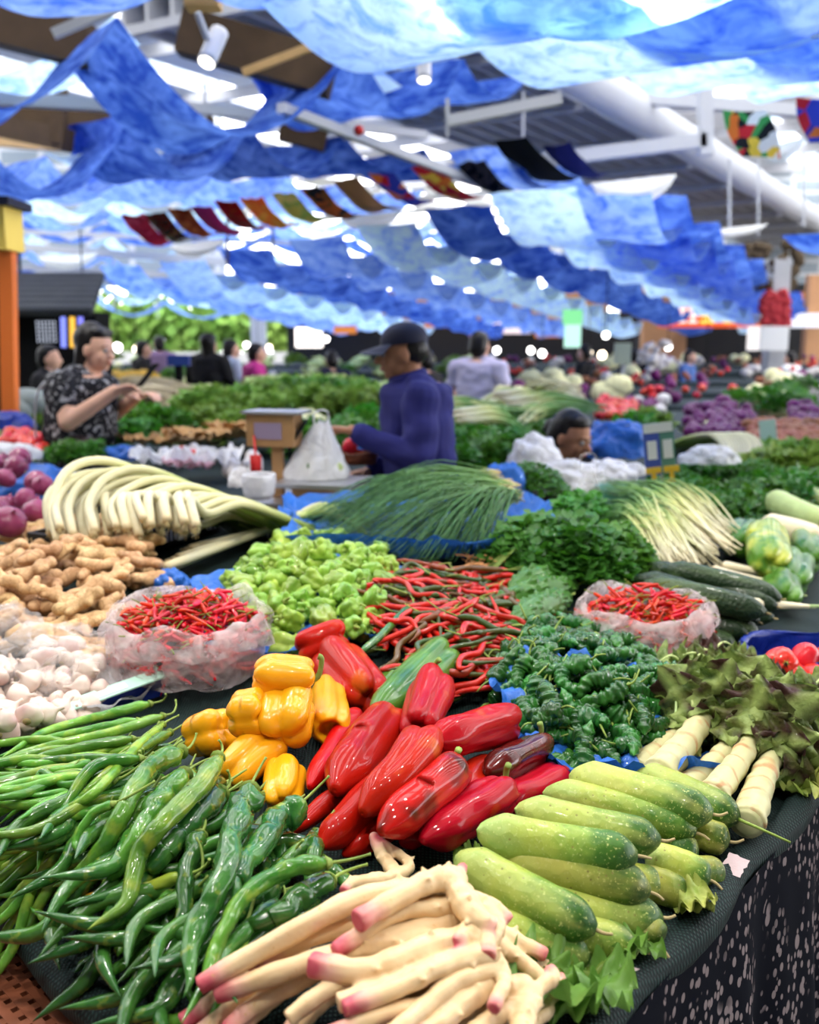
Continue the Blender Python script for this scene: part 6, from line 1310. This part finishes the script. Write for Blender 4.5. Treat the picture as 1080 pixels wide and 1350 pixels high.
# pillar with flowers
m = MB(); a = WD(1020, 470, 19.5); box(m, a.x-.16, a.x+.16, 19.3, 19.7, 0, 3.1); tag(m.obj('pillar', MAT['steelg'], None, False), None, None, None, 'structure')
m = MB()
for i in range(90): p = WD(1022+jit(17), 408+jit(22), 19.2); ball(m, p, .11*R.uniform(.6, 1), n=6, k=4)
tag(m.obj('flower_bunch', M_plain('dark_red_petals', (.35, .02, .03), .6, .3)), 'bunch of dark red flowers tied to the pillar at right', 'flowers', None, 'stuff')
m = MB()
for i in range(60): p = WD(1010+jit(45), 350+jit(30), 19.4); ball(m, p, .13*R.uniform(.5, 1), n=6, k=4)
tag(m.obj('foliage_bunch', M_plain('dark_brown_foliage', (.10, .07, .04), .8, .4)), 'dark dry foliage wound round the top of the pillar', 'plant', None, 'stuff')
for i, (x0, y0, x1, y1, D) in enumerate(((960, 362, 1012, 380, 28), (985, 385, 1020, 402, 27.5), (1045, 385, 1090, 398, 27.6), (560, 426, 600, 432, 28), (440, 430, 470, 440, 30), (705, 430, 740, 445, 29), (620, 432, 645, 445, 29))):
    flat('fascia_board', x0, y0, x1, y1, D, E('orange_glow_%d' % i, (.95, .33, .08), .75), ['orange lit fascia panel above the red sign', 'small orange panel by the pillar top', 'orange panel at the right edge', 'thin orange light bar behind the seller cap', 'orange strip left of the seller cap', 'orange brown panel beside the green sign', 'orange panel behind the lilac man'][i], 'panel')
# kiosk at left with tiled roof
def kiosk():
    D = 10.5; root = empty('kiosk', 'black kiosk with dark tiled roof, lattice window and neon bars at left', 'kiosk')
    flat('front', 20, 412, 135, 560, D, MAT['black'], None, th=.5, parent=root)
    a, b = WD(-10, 414, D), WD(140, 414, D); t0 = WD(30, 378, D+1.5); m = MB(); n = 30
    for i in range(n):
        x = a.x+(b.x-a.x)*(i+.5)/n; xt = t0.x+(b.x-.35-t0.x)*(i+.5)/n
        for j in range(7):
            u = j/7; p = Vector((x+(xt-x)*u, D-.5+1.6*u, a.z+(t0.z-a.z+.1)*u)); q = Vector((x+(xt-x)*(u+.15), D-.5+1.6*(u+.15), a.z+(t0.z-a.z+.1)*(u+.15))); tube([p, q], .045, 6, 1, mb=m)
    m.obj('tiled_roof', M_plain('dark_grey_tiles', (.05, .055, .06), .7, nscale=5), root)
    m = MB(); p0, p1 = WD(48, 452, D-.3), WD(74, 422, D-.3); w3, h3 = p1.x-p0.x, p1.z-p0.z
    for i in range(7):
        bar(m, (p0.x+w3*i/6, D-.3, p0.z), (p0.x+w3*i/6, D-.3, p1.z), .015); bar(m, (p0.x, D-.3, p0.z+h3*i/6), (p1.x, D-.3, p0.z+h3*i/6), .015)
    wf = m.obj('lattice_window', MAT['black'], root, False); flat('window_pane', 48, 422, 74, 452, D-.26, E('pale_window_glow', (.75, .82, 1), .9), None, th=.02, parent=wf)
    for i, (x, c) in enumerate(((83, (.25, .3, 1)), (95, (1, .55, .08)), (106, (.25, .25, 1)))):
        p, q = WD(x, 412+2*i, D-.32), WD(x+1, 458, D-.32); m = MB(); tube([p, q], .028, 8, 1, mb=m); m.obj('neon_bar', E('neon_%d' % i, c, 1.3), root)
kiosk()
r_ = empty('orange_frame', 'orange upright with yellow box on top at the left edge', 'frame'); m = MB(); bar(m, WD(14, 560, 6.4), WD(10, 332, 6.4), .085); m.obj('upright', M_plain('orange_paint', (.72, .17, .03), .5), r_, False)
m = MB(); p = WD(0, 302, 6.4); box(m, p.x-.3, p.x+.07, 6.3, 6.6, p.z-.13, p.z+.13); m.obj('yellow_box', M_plain('yellow_paint', (.85, .62, .12), .5), r_, False); m = MB(); box(m, p.x-.3, p.x+.12, 6.25, 6.65, p.z+.13, p.z+.18); m.obj('box_lid', MAT['navycap'], r_, False)
m = MB(); bar(m, WD(-4, 560, 6.8), WD(-4, 332, 6.8), .12); tag(m.obj('dark_post', MAT['black'], None, False), 'dark post left of the orange upright', 'post')
# garden outside
MAT['tree'] = M_plain('sunlit_foliage', (.28, .48, .10), .7, .3, .03, nscale=1.2, namt=.4)
for i in range(9):
    m = MB(); c = WD(130+i*30, 432+jit(6), 50); rr = random.Random(i)
    for q in range(230):
        p = c+Vector((rr.gauss(0, .75), rr.gauss(0, .6), rr.gauss(0, .65))); d = Vector((rr.uniform(-1, 1), rr.uniform(-1, 1), rr.uniform(-1, 1))).normalized(); s = d.orthogonal().normalized()*.22; e = d.cross(s); m.add([p-s-e, p+s-e, p+s*1.1+e, p-s+e], [(0, 1, 2, 3)])
    root = empty('garden_tree', 'leafy light green tree outside, '+['leftmost of the row', 'second from the left', 'third from the left', 'above the blue screen', 'right of the blue screen', 'above the woman in black coat', 'above the magenta top', 'near the right end of the opening', 'rightmost of the row'][i], 'tree', (0, 0, 0)); m.obj('crown', MAT['tree'], root); m = MB(); tube([(c.x, c.y, 0), (c.x, c.y, c.z)], .15, 7, 3, mb=m); m.obj('trunk', MAT['brownbeam'], root)
m = MB(); box(m, -26, -5, 47, 47.3, 0, .9); tag(m.obj('garden_wall', M_plain('pale_wall', (.7, .7, .68), .8), None, False), 'low pale wall in the garden beyond the hall', 'wall')
# bulbs
bulb = E('lamp_glow', (1, .85, .65), 9); bulbw = E('white_lamp_glow', (1, .97, .95), 9)
for i, (x, y, D, w_) in enumerate(((799, 442, 16, 1), (776, 465, 22, 0), (794, 468, 22, 0), (881, 457, 24, 1), (155, 458, 20, 1), (180, 460, 26, 0), (325, 455, 30, 1), (340, 460, 30, 1), (355, 458, 32, 0), (30, 425, 12, 0), (33, 436, 12, 0), (700, 462, 26, 1), (655, 462, 26, 1), (930, 505, 18, 0), (112, 420, 14, 0), (430, 447, 30, 1), (715, 466, 24, 1))):
    root = empty('hanging_bulb', 'glowing bulb '+['hanging in front of the dark shop right of the green sign', 'warm, left one of the pair below the green sign', 'warm, right one of the pair below the green sign', 'over the pink display', 'beside the face of the woman in black blouse', 'low over the yellow squashes', 'left of the magenta top', 'just above the magenta top', 'right of the magenta top', 'upper one beside the orange upright', 'lower one beside the orange upright', 'over the far stalls behind the lilac man', 'close to the lilac man', 'small and low before the dark opening', 'small, above the neon bars', 'next to the seller cap', 'over the meat counter in the distance'][i], 'lamp', WD(x, y, D))
    m = MB(); ball(m, (0, 0, 0), .055 if D < 18 else .085, n=12, k=8); m.obj('glass', bulbw if w_ else bulb, root); m = MB(); tube([(0, 0, .05), (0, 0, 1.2)], .01, 5, 1, mb=m); m.obj('cord', MAT['black'], root)
# pink display
for i in range(26):
    o = PR['pale'].copy(); C.objects.link(o); o.location = WD(863+jit(18), 475+jit(25), 16+jit(.3)); o.scale = (1.4,)*3; o.data = o.data; o.name = 'packet'; tag(o, 'white-pink packet in the display right of the dark figure', 'packet', 'pink display packets')
# ================================================================ CANOPY
def tie(name, a, b, sc_, lo, hi, tr):
    k = NT(name); u = k.coord(); c = k.mix(k.step(k.noise(sc_, 5, k.scale(u, (1, 1, 1.6)), .62, .8), lo, hi), a, b); c = k.mix(k.step(k.noise(sc_*2.6, 3, None, .6), .55, .75), c, tuple(min(1, x*.5+y*.5) for x, y in zip(a, b)))
    MAT[name] = k.fin(k.mixs(tr, k.pbr(c, .8, spec=.1), k.transl(c)))
tie('indigo_shaded_tie_dye', (.025, .085, .50), (.17, .34, .92), 3.0, .40, .66, .5); tie('pale_backlit_tie_dye', (.17, .38, 1.0), (.62, .86, 1.0), 5.0, .34, .54, .72); tie('mid_tie_dye', (.065, .18, .82), (.34, .54, 1.0), 4.5, .36, .60, .62)  # pale tone paints cloth as backlit, indigo as overlapped and shaded
k = NT('white_gauze'); MAT['gauze'] = k.fin(k.mixs(.5, k.pbr((.85, .86, .84), .8), k.transl((.9, .9, .88))))
def strip(sup, sag, width, mat, label, wdir=None, group=None, name='hanging_cloth', flip=1, n=14, k=8, wob=.04):
    P = [WD(*s) for s in sup]; V = []; F = []; rows = 0; seed = R.randrange(99)
    for s in range(len(P)-1):
        a, b = P[s], P[s+1]; d = (b-a); d.z = 0; w = wdir or Vector((d.y, -d.x, 0)).normalized()*flip; sg = sag[s % len(sag)] if isinstance(sag, (list, tuple)) else sag
        for i in range(n if s < len(P)-2 else n+1):
            u = i/n; c = a.lerp(b, u); h = 4*u*(1-u)
            for j in range(k+1):
                v = j/k; V.append(c+w*(width*v)+Vector((0, 0, -sg*h*(1+.12*math.sin(v*5+seed)) + wob*nz((rows*.25, v*3, 0), 1, seed)-.05*h*math.sin(v*pi))))
            rows += 1
    for i in range(rows-1):
        for j in range(k): a = i*(k+1)+j; F.append((a, a+1, a+k+2, a+k+1))
    m = MB(); m.add(V, F); o = m.obj(name, MAT[mat]); return tag(o, label, 'hanging cloth', group)
# near right: large pale strip and dark one over it
strip([(345, 2, 5.0), (610, 38, 5.9), (800, 62, 6.9), (945, 78, 8.0), (1060, 90, 9.1), (1150, 98, 10.3)], .30, 1.7, 'pale_backlit_tie_dye', 'large pale blue tie-dyed cloth sagging across the top right', flip=1)
strip([(575, -52, 4.4), (770, -22, 5.2), (935, 12, 6.1), (1050, 30, 7.0), (1150, 48, 8.)], .28, 1.3, 'mid_tie_dye', 'deeper blue tie-dyed cloth in the top right corner in front of the pale one', flip=1)
strip([(-60, -30, 5.), (240, -45, 5.8), (420, -35, 6.6), (640, -45, 7.5)], .2, 1.2, 'mid_tie_dye', 'blue cloth just entering at the top left corner')
strip([(-190, 10, 7.4), (155, 18, 8.5), (470, 55, 9.8), (612, 78, 11.2), (700, 98, 12.5)], [.62, .78, .55, .3], 1.5, 'indigo_shaded_tie_dye', 'darkest deep blue cloth with big swags at upper left', flip=-1)
strip([(-150, 75, 9.8), (150, 20, 9.8)], .35, .9, 'pale_backlit_tie_dye', 'added pale strip standing in for the lit inner face of the darkest cloth at the upper left corner', flip=-1)  # extra pale strips imitate light on the inner side of the dark swags
strip([(330, 66, 10.9), (476, 50, 11.0), (606, 74, 12.3)], .5, .9, 'pale_backlit_tie_dye', 'added pale strip standing in for the lit inner side of the darkest swag left of the spotlight', flip=-1)
strip([(50, 196, 12.4), (172, 144, 12.4)], .3, .9, 'pale_backlit_tie_dye', 'added pale strip standing in for the lit inner side of the second dark swag', flip=-1)
strip([(-60, 120, 10.5), (172, 146, 11.5), (330, 162, 12.8), (455, 178, 14), (560, 196, 15.4), (640, 210, 16.6)], [.85, .6, .5, .35, .3], 1.6, 'indigo_shaded_tie_dye', 'second deep blue swagged cloth from the top left', flip=-1)
strip([(-60, 195, 14), (60, 205, 15), (180, 212, 16), (290, 220, 17.2), (380, 230, 18.5), (470, 240, 20), (560, 250, 22)], .5, 1.8, 'mid_tie_dye', 'third swagged cloth row from the top left', flip=-1)
for i, (y, D) in enumerate(((238, 17), (258, 20), (278, 23), (300, 26), (322, 28), (345, 30), (362, 31), (380, 32))):
    n = 9; strip([(-60+110*j*(1-.02*i), y+j*(8-.5*i)+(2 if j % 2 else 0), D+j*1.3) for j in range(n-(2 if i > 4 else 0))], .42+.02*i, 1.15, ('pale_backlit_tie_dye', 'mid_tie_dye', 'indigo_shaded_tie_dye')[i % 3], ['fourth', 'fifth', 'sixth', 'seventh', 'eighth', 'ninth', 'tenth', 'eleventh'][i]+' cloth row from the top left, far back', flip=-1)
def run(p0, p1, n, sag, width, mat, label):
    strip([tuple(p0[c]+(p1[c]-p0[c])*(1-(1-j/n)**1.0 if c == 2 else 0) for c in range(3)) for j in range(n+1)], sag, width, mat, label) if False else None
    a, b = WD(*p0), WD(*p1); sup = []
    for j in range(n+1):
        q = a.lerp(b, j/n); t = q.y; d = Vector((q.x, q.y, q.z-CZ)); f = d.y*cp-d.z*sp; u = d.y*sp+d.z*cp; sup.append((540+1300*d.x/f, 675-1300*u/f, q.y))
    strip(sup, sag, width, mat, label)
run((645, 255, 11.5), (985, 424, 30), 9, .42, 1.0, 'pale_backlit_tie_dye', 'pale blue cloth strip with scale-like sags running to the lower right')
run((735, 262, 12.0), (1012, 412, 29), 10, .36, 1.1, 'mid_tie_dye', 'mid blue cloth strip right of the pale scaled strip')
run((800, 262, 13), (1030, 405, 29), 8, .4, 1.0, 'indigo_shaded_tie_dye', 'outermost deep blue cloth strip of the right-hand canopy')
run((560, 275, 12.5), (905, 424, 30), 9, .40, .85, 'indigo_shaded_tie_dye', 'deep blue cloth strip left of the pale scaled strip')
run((470, 298, 13.5), (810, 426, 30), 9, .40, .85, 'pale_backlit_tie_dye', 'pale strip in the middle of the far canopy')
run((380, 315, 14.5), (720, 428, 30), 9, .40, .85, 'mid_tie_dye', 'mid blue strip in the middle of the far canopy')
run((290, 330, 15.5), (630, 428, 30), 9, .40, .85, 'indigo_shaded_tie_dye', 'deep blue strip above the seller cap')
run((210, 345, 17), (540, 428, 31), 8, .4, .85, 'pale_backlit_tie_dye', 'pale strip above the cabbages in the distance')
run((130, 350, 19), (450, 424, 32), 7, .4, .85, 'mid_tie_dye', 'mid blue strip at the left end of the far canopy')
strip([(1030, 312, 10), (1150, 330, 11)], .15, 1.6, 'indigo_shaded_tie_dye', 'deep blue cloth hanging at the right edge above the pillar')
strip([(590, 200, 13), (680, 225, 14.5), (760, 245, 16), (830, 262, 17.5)], .35, .9, 'mid_tie_dye', 'blue cloth strip under the grey deck')
# colour banners
def brocade(name, cols, sc_=9):
    k = NT(name); q = k.n('ShaderNodeTexVoronoi'); q.inputs['Scale'].default_value = sc_; k.l(k.coord(), q.inputs['Vector']); f = k.n('ShaderNodeSeparateColor'); k.l(q.outputs['Color'], f.inputs[0])
    st = [(i/len(cols), c) for i, c in enumerate(cols)]; c = k.ramp(f.outputs[0], st, 'CONSTANT'); MAT[name] = k.fin(k.mixs(.35, k.pbr(c, .8), k.transl(c)))
RD_, OR_, YE_, BK_, BL_, GR_, WH_, MG_ = (.55, .02, .03), (.75, .18, .03), (.8, .55, .06), (.012, .012, .016), (.04, .06, .45), (.05, .3, .08), (.8, .8, .78), (.5, .06, .35)
brocade('crimson_brocade', [(.4, .02, .05), (.3, .01, .04), (.5, .05, .1)]); brocade('maroon_brocade', [(.10, .01, .02), (.2, .02, .02), (.05, .01, .01)]); brocade('rust_brocade', [(.30, .05, .02), (.2, .03, .01), (.4, .1, .03)]); brocade('magenta_brocade', [MG_, (.6, .1, .3), (.4, .05, .5)]); brocade('red_brocade', [RD_, (.7, .05, .1), (.6, .03, .03)])
brocade('orange_brocade', [OR_, (.8, .12, .03), (.7, .3, .05)]); brocade('olive_brocade', [(.45, .40, .08), (.25, .35, .08), (.6, .5, .15)]); brocade('dark_stripe', [BK_, (.15, .06, .02), (.35, .08, .02)]); brocade('tan_brocade', [(.35, .30, .18), (.2, .25, .35), (.5, .42, .25)]); brocade('floral_brocade', [BK_, RD_, YE_, BK_, WH_, GR_, OR_, BK_], 13); brocade('blue_red_brocade', [BL_, RD_, (.06, .04, .3), OR_, BL_], 6); brocade('black_brocade', [BK_, (.03, .03, .06), BK_], 6); brocade('navy_brocade', [(.03, .06, .2), (.15, .2, .4), (.05, .08, .28)], 20); brocade('redorange', [RD_, OR_, YE_, RD_], 6)
bn = [(185, 300, 'crimson', 1), (214, 297, 'maroon', 1), (246, 292, 'rust', 1), (275, 288, 'magenta', 1), (308, 282, 'red', 1), (343, 279, 'orange', 1.05), (385, 272, 'olive', 1.05), (424, 266, 'dark_stripe', 1.1), (468, 256, 'tan', 1.2), (516, 248, 'blue_red', 1.2), (576, 241, 'redorange', 1.3), (636, 236, 'floral', 1.3), (692, 214, 'black', 1.6), (747, 212, 'navy', 1.2)]
for i, (x, y, mt, s) in enumerate(bn):
    key = mt if mt in MAT else mt+'_brocade'; strip([(x-26*s, y-16*s, 12.5), (x+26*s, y+16*s, 13.6)], .12, .30*s, key, mt.replace('_', ' ')+' coloured brocade banner in the row of small banners, '+['leftmost', 'second', 'third', 'fourth', 'fifth', 'sixth', 'seventh', 'eighth', 'ninth', 'tenth', 'eleventh', 'twelfth', 'thirteenth', 'rightmost'][i]+(' from left' if 0 < i < 13 else ''), name='brocade_banner')
def hung(px0, py0, px1, py1, D, mat, label, skew=0):
    V = []; n = 10
    for i in range(n+1):
        for j in range(n+1):
            u, v = i/n, j/n; p = WD(px0+(px1-px0)*u+skew*v, py0+(py1-py0)*v, D); V.append((p.x, p.y+.06*math.sin(v*4+u*3), p.z))
    m = MB(); m.add(V, [(i*(n+1)+j, (i+1)*(n+1)+j, (i+1)*(n+1)+j+1, i*(n+1)+j+1) for i in range(n) for j in range(n)]); tag(m.obj('brocade_banner', MAT[mat]), label, 'banner')
hung(953, 145, 1010, 208, 8, 'floral_brocade', 'black banner with bright flower embroidery at upper right', 22); hung(1050, 128, 1110, 190, 7.6, 'blue_red_brocade', 'dark blue and red banner cut by the right edge', 14)
def gauze(px, py, D, w_, h_, label):
    c = WD(px, py, D); V = []; n = 16
    for i in range(n+1):
        for j in range(9):
            u = i/n*2-1; v = j/8; V.append((c.x+w_/2*u, c.y+.3*w_*math.sin(v*pi)*(1-u*u), c.z+h_*.5+.05*u-v*h_*1.1*(1-u*u)**.7))
    m = MB(); m.add(V, [(i*9+j, (i+1)*9+j, (i+1)*9+j+1, i*9+j+1) for i in range(n) for j in range(8)]); tag(m.obj('white_gauze', MAT['gauze']), label, 'hanging cloth')
for a in ((835, 252, 12, 1.0, .28, 'cream sagging gauze below the grey deck'), (970, 305, 15, .95, .12, 'thin cream gauze at the right below the duct'), (260, 328, 14, .75, .18, 'white gauze below the maroon banners'), (490, 292, 14, .85, .2, 'white gauze right of the row of small banners'), (448, 350, 18, 1., .2, 'distant white gauze above the seller'), (1032, 200, 8.5, .35, .13, 'white gauze right of the flower banner'), (90, 345, 20, 1.2, .25, 'white gauze at far left')): gauze(*a)
# ---- steelwork
def beam(name, p0, p1, w_, h_, mat, label=None, kind='structure'):
    m = MB(); bar(m, WD(*p0) if len(p0) == 3 and p0[1] > -400 and not isinstance(p0, Vector) else p0, WD(*p1) if not isinstance(p1, Vector) else p1, w_, h_); o = m.obj(name, MAT[mat], None, False); o['kind'] = kind
    return o
D0 = Vector((2.84, 16.4, 5.55)); L_ = 34
m = MB(); tube([D0-AD*12, D0+AD*(L_)], .31, 24, 40, lambda t, a: 1+(.10 if int(t*40) % 4 == 0 else 0), mb=m); r_ = m.obj('ventilation_duct', MAT['steelw']); tag(r_, 'large pale grey ventilation duct running to the lower right', 'duct')
m = MB()
for i in range(9): o_ = D0-BD*(.55+.42*i)+Vector((0, 0, .1)); a, b = o_-AD*6, o_+AD*L_; bar(m, a, b, .06, .36)
for i in range(12): q = D0+AD*(-6+i*3.4); bar(m, q-BD*.4+Vector((0, 0, -.15)), q-BD*4.1+Vector((0, 0, -.15)), .1, .12)
m.obj('ceiling_deck', MAT['steelg'], None, False)['kind'] = 'structure'
m = MB(); q0 = D0-BD*.3; V = [q0-AD*6, q0+AD*L_, q0+AD*L_-BD*4, q0-AD*6-BD*4]; m.add([v+Vector((0, 0, .35)) for v in V]+[v+Vector((0, 0, .4)) for v in V], [(0, 1, 2, 3), (7, 6, 5, 4), (0, 4, 5, 1), (1, 5, 6, 2), (2, 6, 7, 3), (3, 7, 4, 0)]); m.obj('ceiling', M_plain('grey_deck_sheet', (.30, .29, .30), .6, nscale=1), None, False)['kind'] = 'structure'
for nm, a, b, w_, h_, mt in [('pipe_beam', (370, 142, 9.5), (1010, 385, 30), .09, .09, 'steelw'), ('steel_beam', (-40, 128, 10), (200, 142, 11), .12, .12, 'steelw'), ('steel_beam', (190, 135, 11), (560, 178, 14), .10, .10, 'steelw'), ('steel_beam', (395, 12, 9), (745, 52, 12), .18, .18, 'steelw'), ('steel_beam', (590, 160, 10), (740, 130, 10), .10, .1, 'steelw'), ('steel_beam', (690, 215, 16), (930, 185, 16), .2, .2, 'steelw'), ('steel_post', (930, 110, 16), (930, 205, 16), .2, .2, 'steelw'), ('steel_beam', (850, 130, 18), (1100, 150, 18), .2, .2, 'steelw'),
    ('timber_beam', (-40, 22, 9.5), (120, 62, 9.5), .3, .36, 'brownbeam'), ('timber_beam', (240, 42, 10), (440, 100, 10), .28, .4, 'brownbeam'), ('timber_beam', (-30, 150, 13), (280, 170, 13), .25, .3, 'brownbeam'), ('timber_post', (78, 60, 12), (78, 190, 12), .16, .16, 'brownbeam'), ('timber_beam', (-30, 160, 12.5), (90, 185, 12), .2, .25, 'brownbeam'), ('timber_beam', (200, 150, 15), (300, 185, 15), .2, .25, 'brownbeam'), ('timber_beam', (370, 170, 14), (430, 185, 14), .2, .3, 'brownbeam'),
    ('timber_beam', (-30, 175, 16), (150, 190, 16), .2, .35, 'lwood'), ('bamboo_pole', (320, 96, 8.5), (440, 50, 8.6), .06, .06, 'lwood'), ('bamboo_pole', (70, 45, 8.2), (165, 5, 8.3), .07, .07, 'steelw'), ('steel_beam', (20, 325, 24), (520, 362, 24), .16, .16, 'steelw'), ('steel_beam', (20, 352, 26), (420, 372, 26), .14, .14, 'steelw'), ('steel_beam', (20, 305, 24), (420, 322, 26), .1, .1, 'steelw')]: beam(nm, a, b, w_, h_, mt)
for i, (x, y0, y1, D) in enumerate(((300, 270, 350, 15), (360, 290, 350, 16), (690, 120, 185, 14), (678, 195, 250, 14), (150, 330, 405, 24), (62, 335, 400, 24), (962, 210, 300, 16), (1000, 210, 310, 20), (1060, 200, 300, 20), (208, 360, 420, 26), (270, 110, 170, 12), (455, 150, 185, 12), (590, 130, 180, 10))): beam('hanger_rod', (x, y0, D), (x, y1, D), .035, .035, 'steelw' if i > 1 else 'brownbeam')
# roof frame with skylight slots, carried high above the hall
m = MB()
for i in range(-12, 14):
    o_ = Vector((0, 18, 8.6))+BD*(i*3.1); wd = 1.0; a, b = o_-AD*34, o_+AD*34; V = [a-BD*wd*.9, a+BD*wd*.9, b+BD*wd*.9, b-BD*wd*.9]; m.add([v for v in V]+[v+Vector((0, 0, .12)) for v in V], [(0, 1, 2, 3), (7, 6, 5, 4), (0, 4, 5, 1), (1, 5, 6, 2), (2, 6, 7, 3), (3, 7, 4, 0)])
box(m, -30, 30, -10, 3.2, 8.45, 8.55)  # solid roof part, unseen, added to keep sky light off the front stall
m.obj('roof_panels', M_plain('white_roof_sheet', (.6, .62, .65), .6), None, False)['kind'] = 'structure'
m = MB()
for i in range(-4, 14): o_ = Vector((0, 18, 8.3))+AD*(i*4.2-14); bar(m, o_-BD*34, o_+BD*38, .14, .3)
m.obj('roof_beam', MAT['steelg'], None, False)['kind'] = 'structure'
# track spot lamps
def spot(px, py, D, label, ax, on=False):
    p = WD(px, py, D); root = empty('track_spotlight', label, 'lamp', p); orient(root, p, p+Vector(ax)); m = MB(); tube([(0, 0, -.12), (0, 0, .12)], .055, 16, 6, mb=m); m.obj('housing', MAT['whitec'], root); m = MB(); tube([(0, 0, .1202), (0, 0, .124)], .048, 16, 1, mb=m); m.obj('lens', E('spot_lens', (1, .95, .85), 4) if 'spot_lens' not in MAT else MAT['spot_lens'], root); m = MB(); bar(m, (0, .06, 0), (0, .2, -.05), .03); m.obj('bracket', MAT['steelw'], root, False)
spot(281, 62, 6.2, 'white cylinder spotlight hanging at upper left', (-.3, -.6, -1)); spot(559, 86, 8, 'white cylinder spotlight beside the grey deck', (0, -.3, -1))
m = MB(); p = WD(268, 2, 6.3); box(m, p.x-.10, p.x+.10, p.y-.08, p.y+.08, p.z-.04, p.z+.12); m.obj('timber_block', MAT['lwood'], None, False)['kind'] = 'structure'
m = MB(); p = WD(473, 172, 9.8); ball(m, p, .05, n=8, k=6); tag(m.obj('red_fitting', M_plain('red_paint', (.5, .02, .02), .4)), 'small red fitting on the pipe under the canopy', 'fitting')
# ---------------------------------------------------------------- light and view
w = bpy.data.worlds.new('world'); sc.world = w; w.use_nodes = True; nt = w.node_tree
bg = nt.nodes['Background']; bg.inputs[0].default_value = (.98, .98, 1, 1); bg.inputs[1].default_value = 7.0
def lamp(x, y, z, e, tx=0, ty=1.5, tz=1., r=.15, ang=80, col=(1, .95, .88)):
    l = bpy.data.lights.new('added_stall_spot', 'SPOT'); l.energy = e; l.spot_size = math.radians(ang); l.spot_blend = .6; l.shadow_soft_size = r; l.color = col
    o = bpy.data.objects.new('added_stall_spot', l); C.objects.link(o); o.location = (x, y, z); o.rotation_euler = (Vector((tx, ty, tz))-Vector((x, y, z))).to_track_quat('-Z', 'Y').to_euler(); return o
def added_stall_lamp(x, y, z, e, tx, ty, label):  # unseen spots with housings, added to light the stall and middle ground
    l = lamp(x, y, z, e, tx, ty, .95, .05, 85); d = (Vector((tx, ty, .95))-Vector((x, y, z))).normalized()
    root = empty('track_spotlight', label, 'lamp', (x, y, z)); orient(root, Vector((x, y, z)), Vector((x, y, z))+d)
    m = MB(); tube([(0, 0, -.30), (0, 0, -.06)], .07, 16, 3, mb=m); m.obj('housing', MAT['whitec'], root)
for x, y, e, tx, ty, q in ((-1.7, .9, 60, -1.0, 1.7, 'garlic'), (-.7, .3, 75, -.45, 1.25, 'long green peppers'), (.4, .2, 75, .2, 1.25, 'young ginger'), (1.4, .8, 60, .7, 1.6, 'celtuce stalks'), (-.9, 2.1, 60, -.6, 2.2, 'lantern peppers'), (.5, 2.1, 60, .3, 2.1, 'crinkled dark peppers'), (1.6, 3., 70, 1.1, 2.9, 'dark cucumbers'), (-1.8, 3., 70, -1., 2.9, 'looped leeks'), (.3, 4.3, 60, -.1, 3.9, 'weighing scale'), (-2.2, 4.3, 150, -1.6, 5.4, 'woman in the patterned blouse'), (1.2, 4.2, 120, .8, 4.9, 'white plastic bags'), (2.3, 4.2, 110, 1.7, 4.8, 'fennel-like herbs'), (-.9, 5., 120, -.5, 6.6, 'bright leafy bunches'), (-.15, 1.1, 50, .0, 1.5, 'red bell peppers')):
    added_stall_lamp(x, y, 3.6, e, tx, ty, 'white cylinder spotlight added out of view, aimed at the '+q)
sc.view_settings.view_transform = 'Standard'; sc.view_settings.look = 'None'; sc.view_settings.exposure = .16; sc.view_settings.gamma = 1
sc.view_settings.use_curve_mapping = False
sc.cycles.use_denoising = True
sc.cycles.max_bounces = 8; sc.cycles.transparent_max_bounces = 16
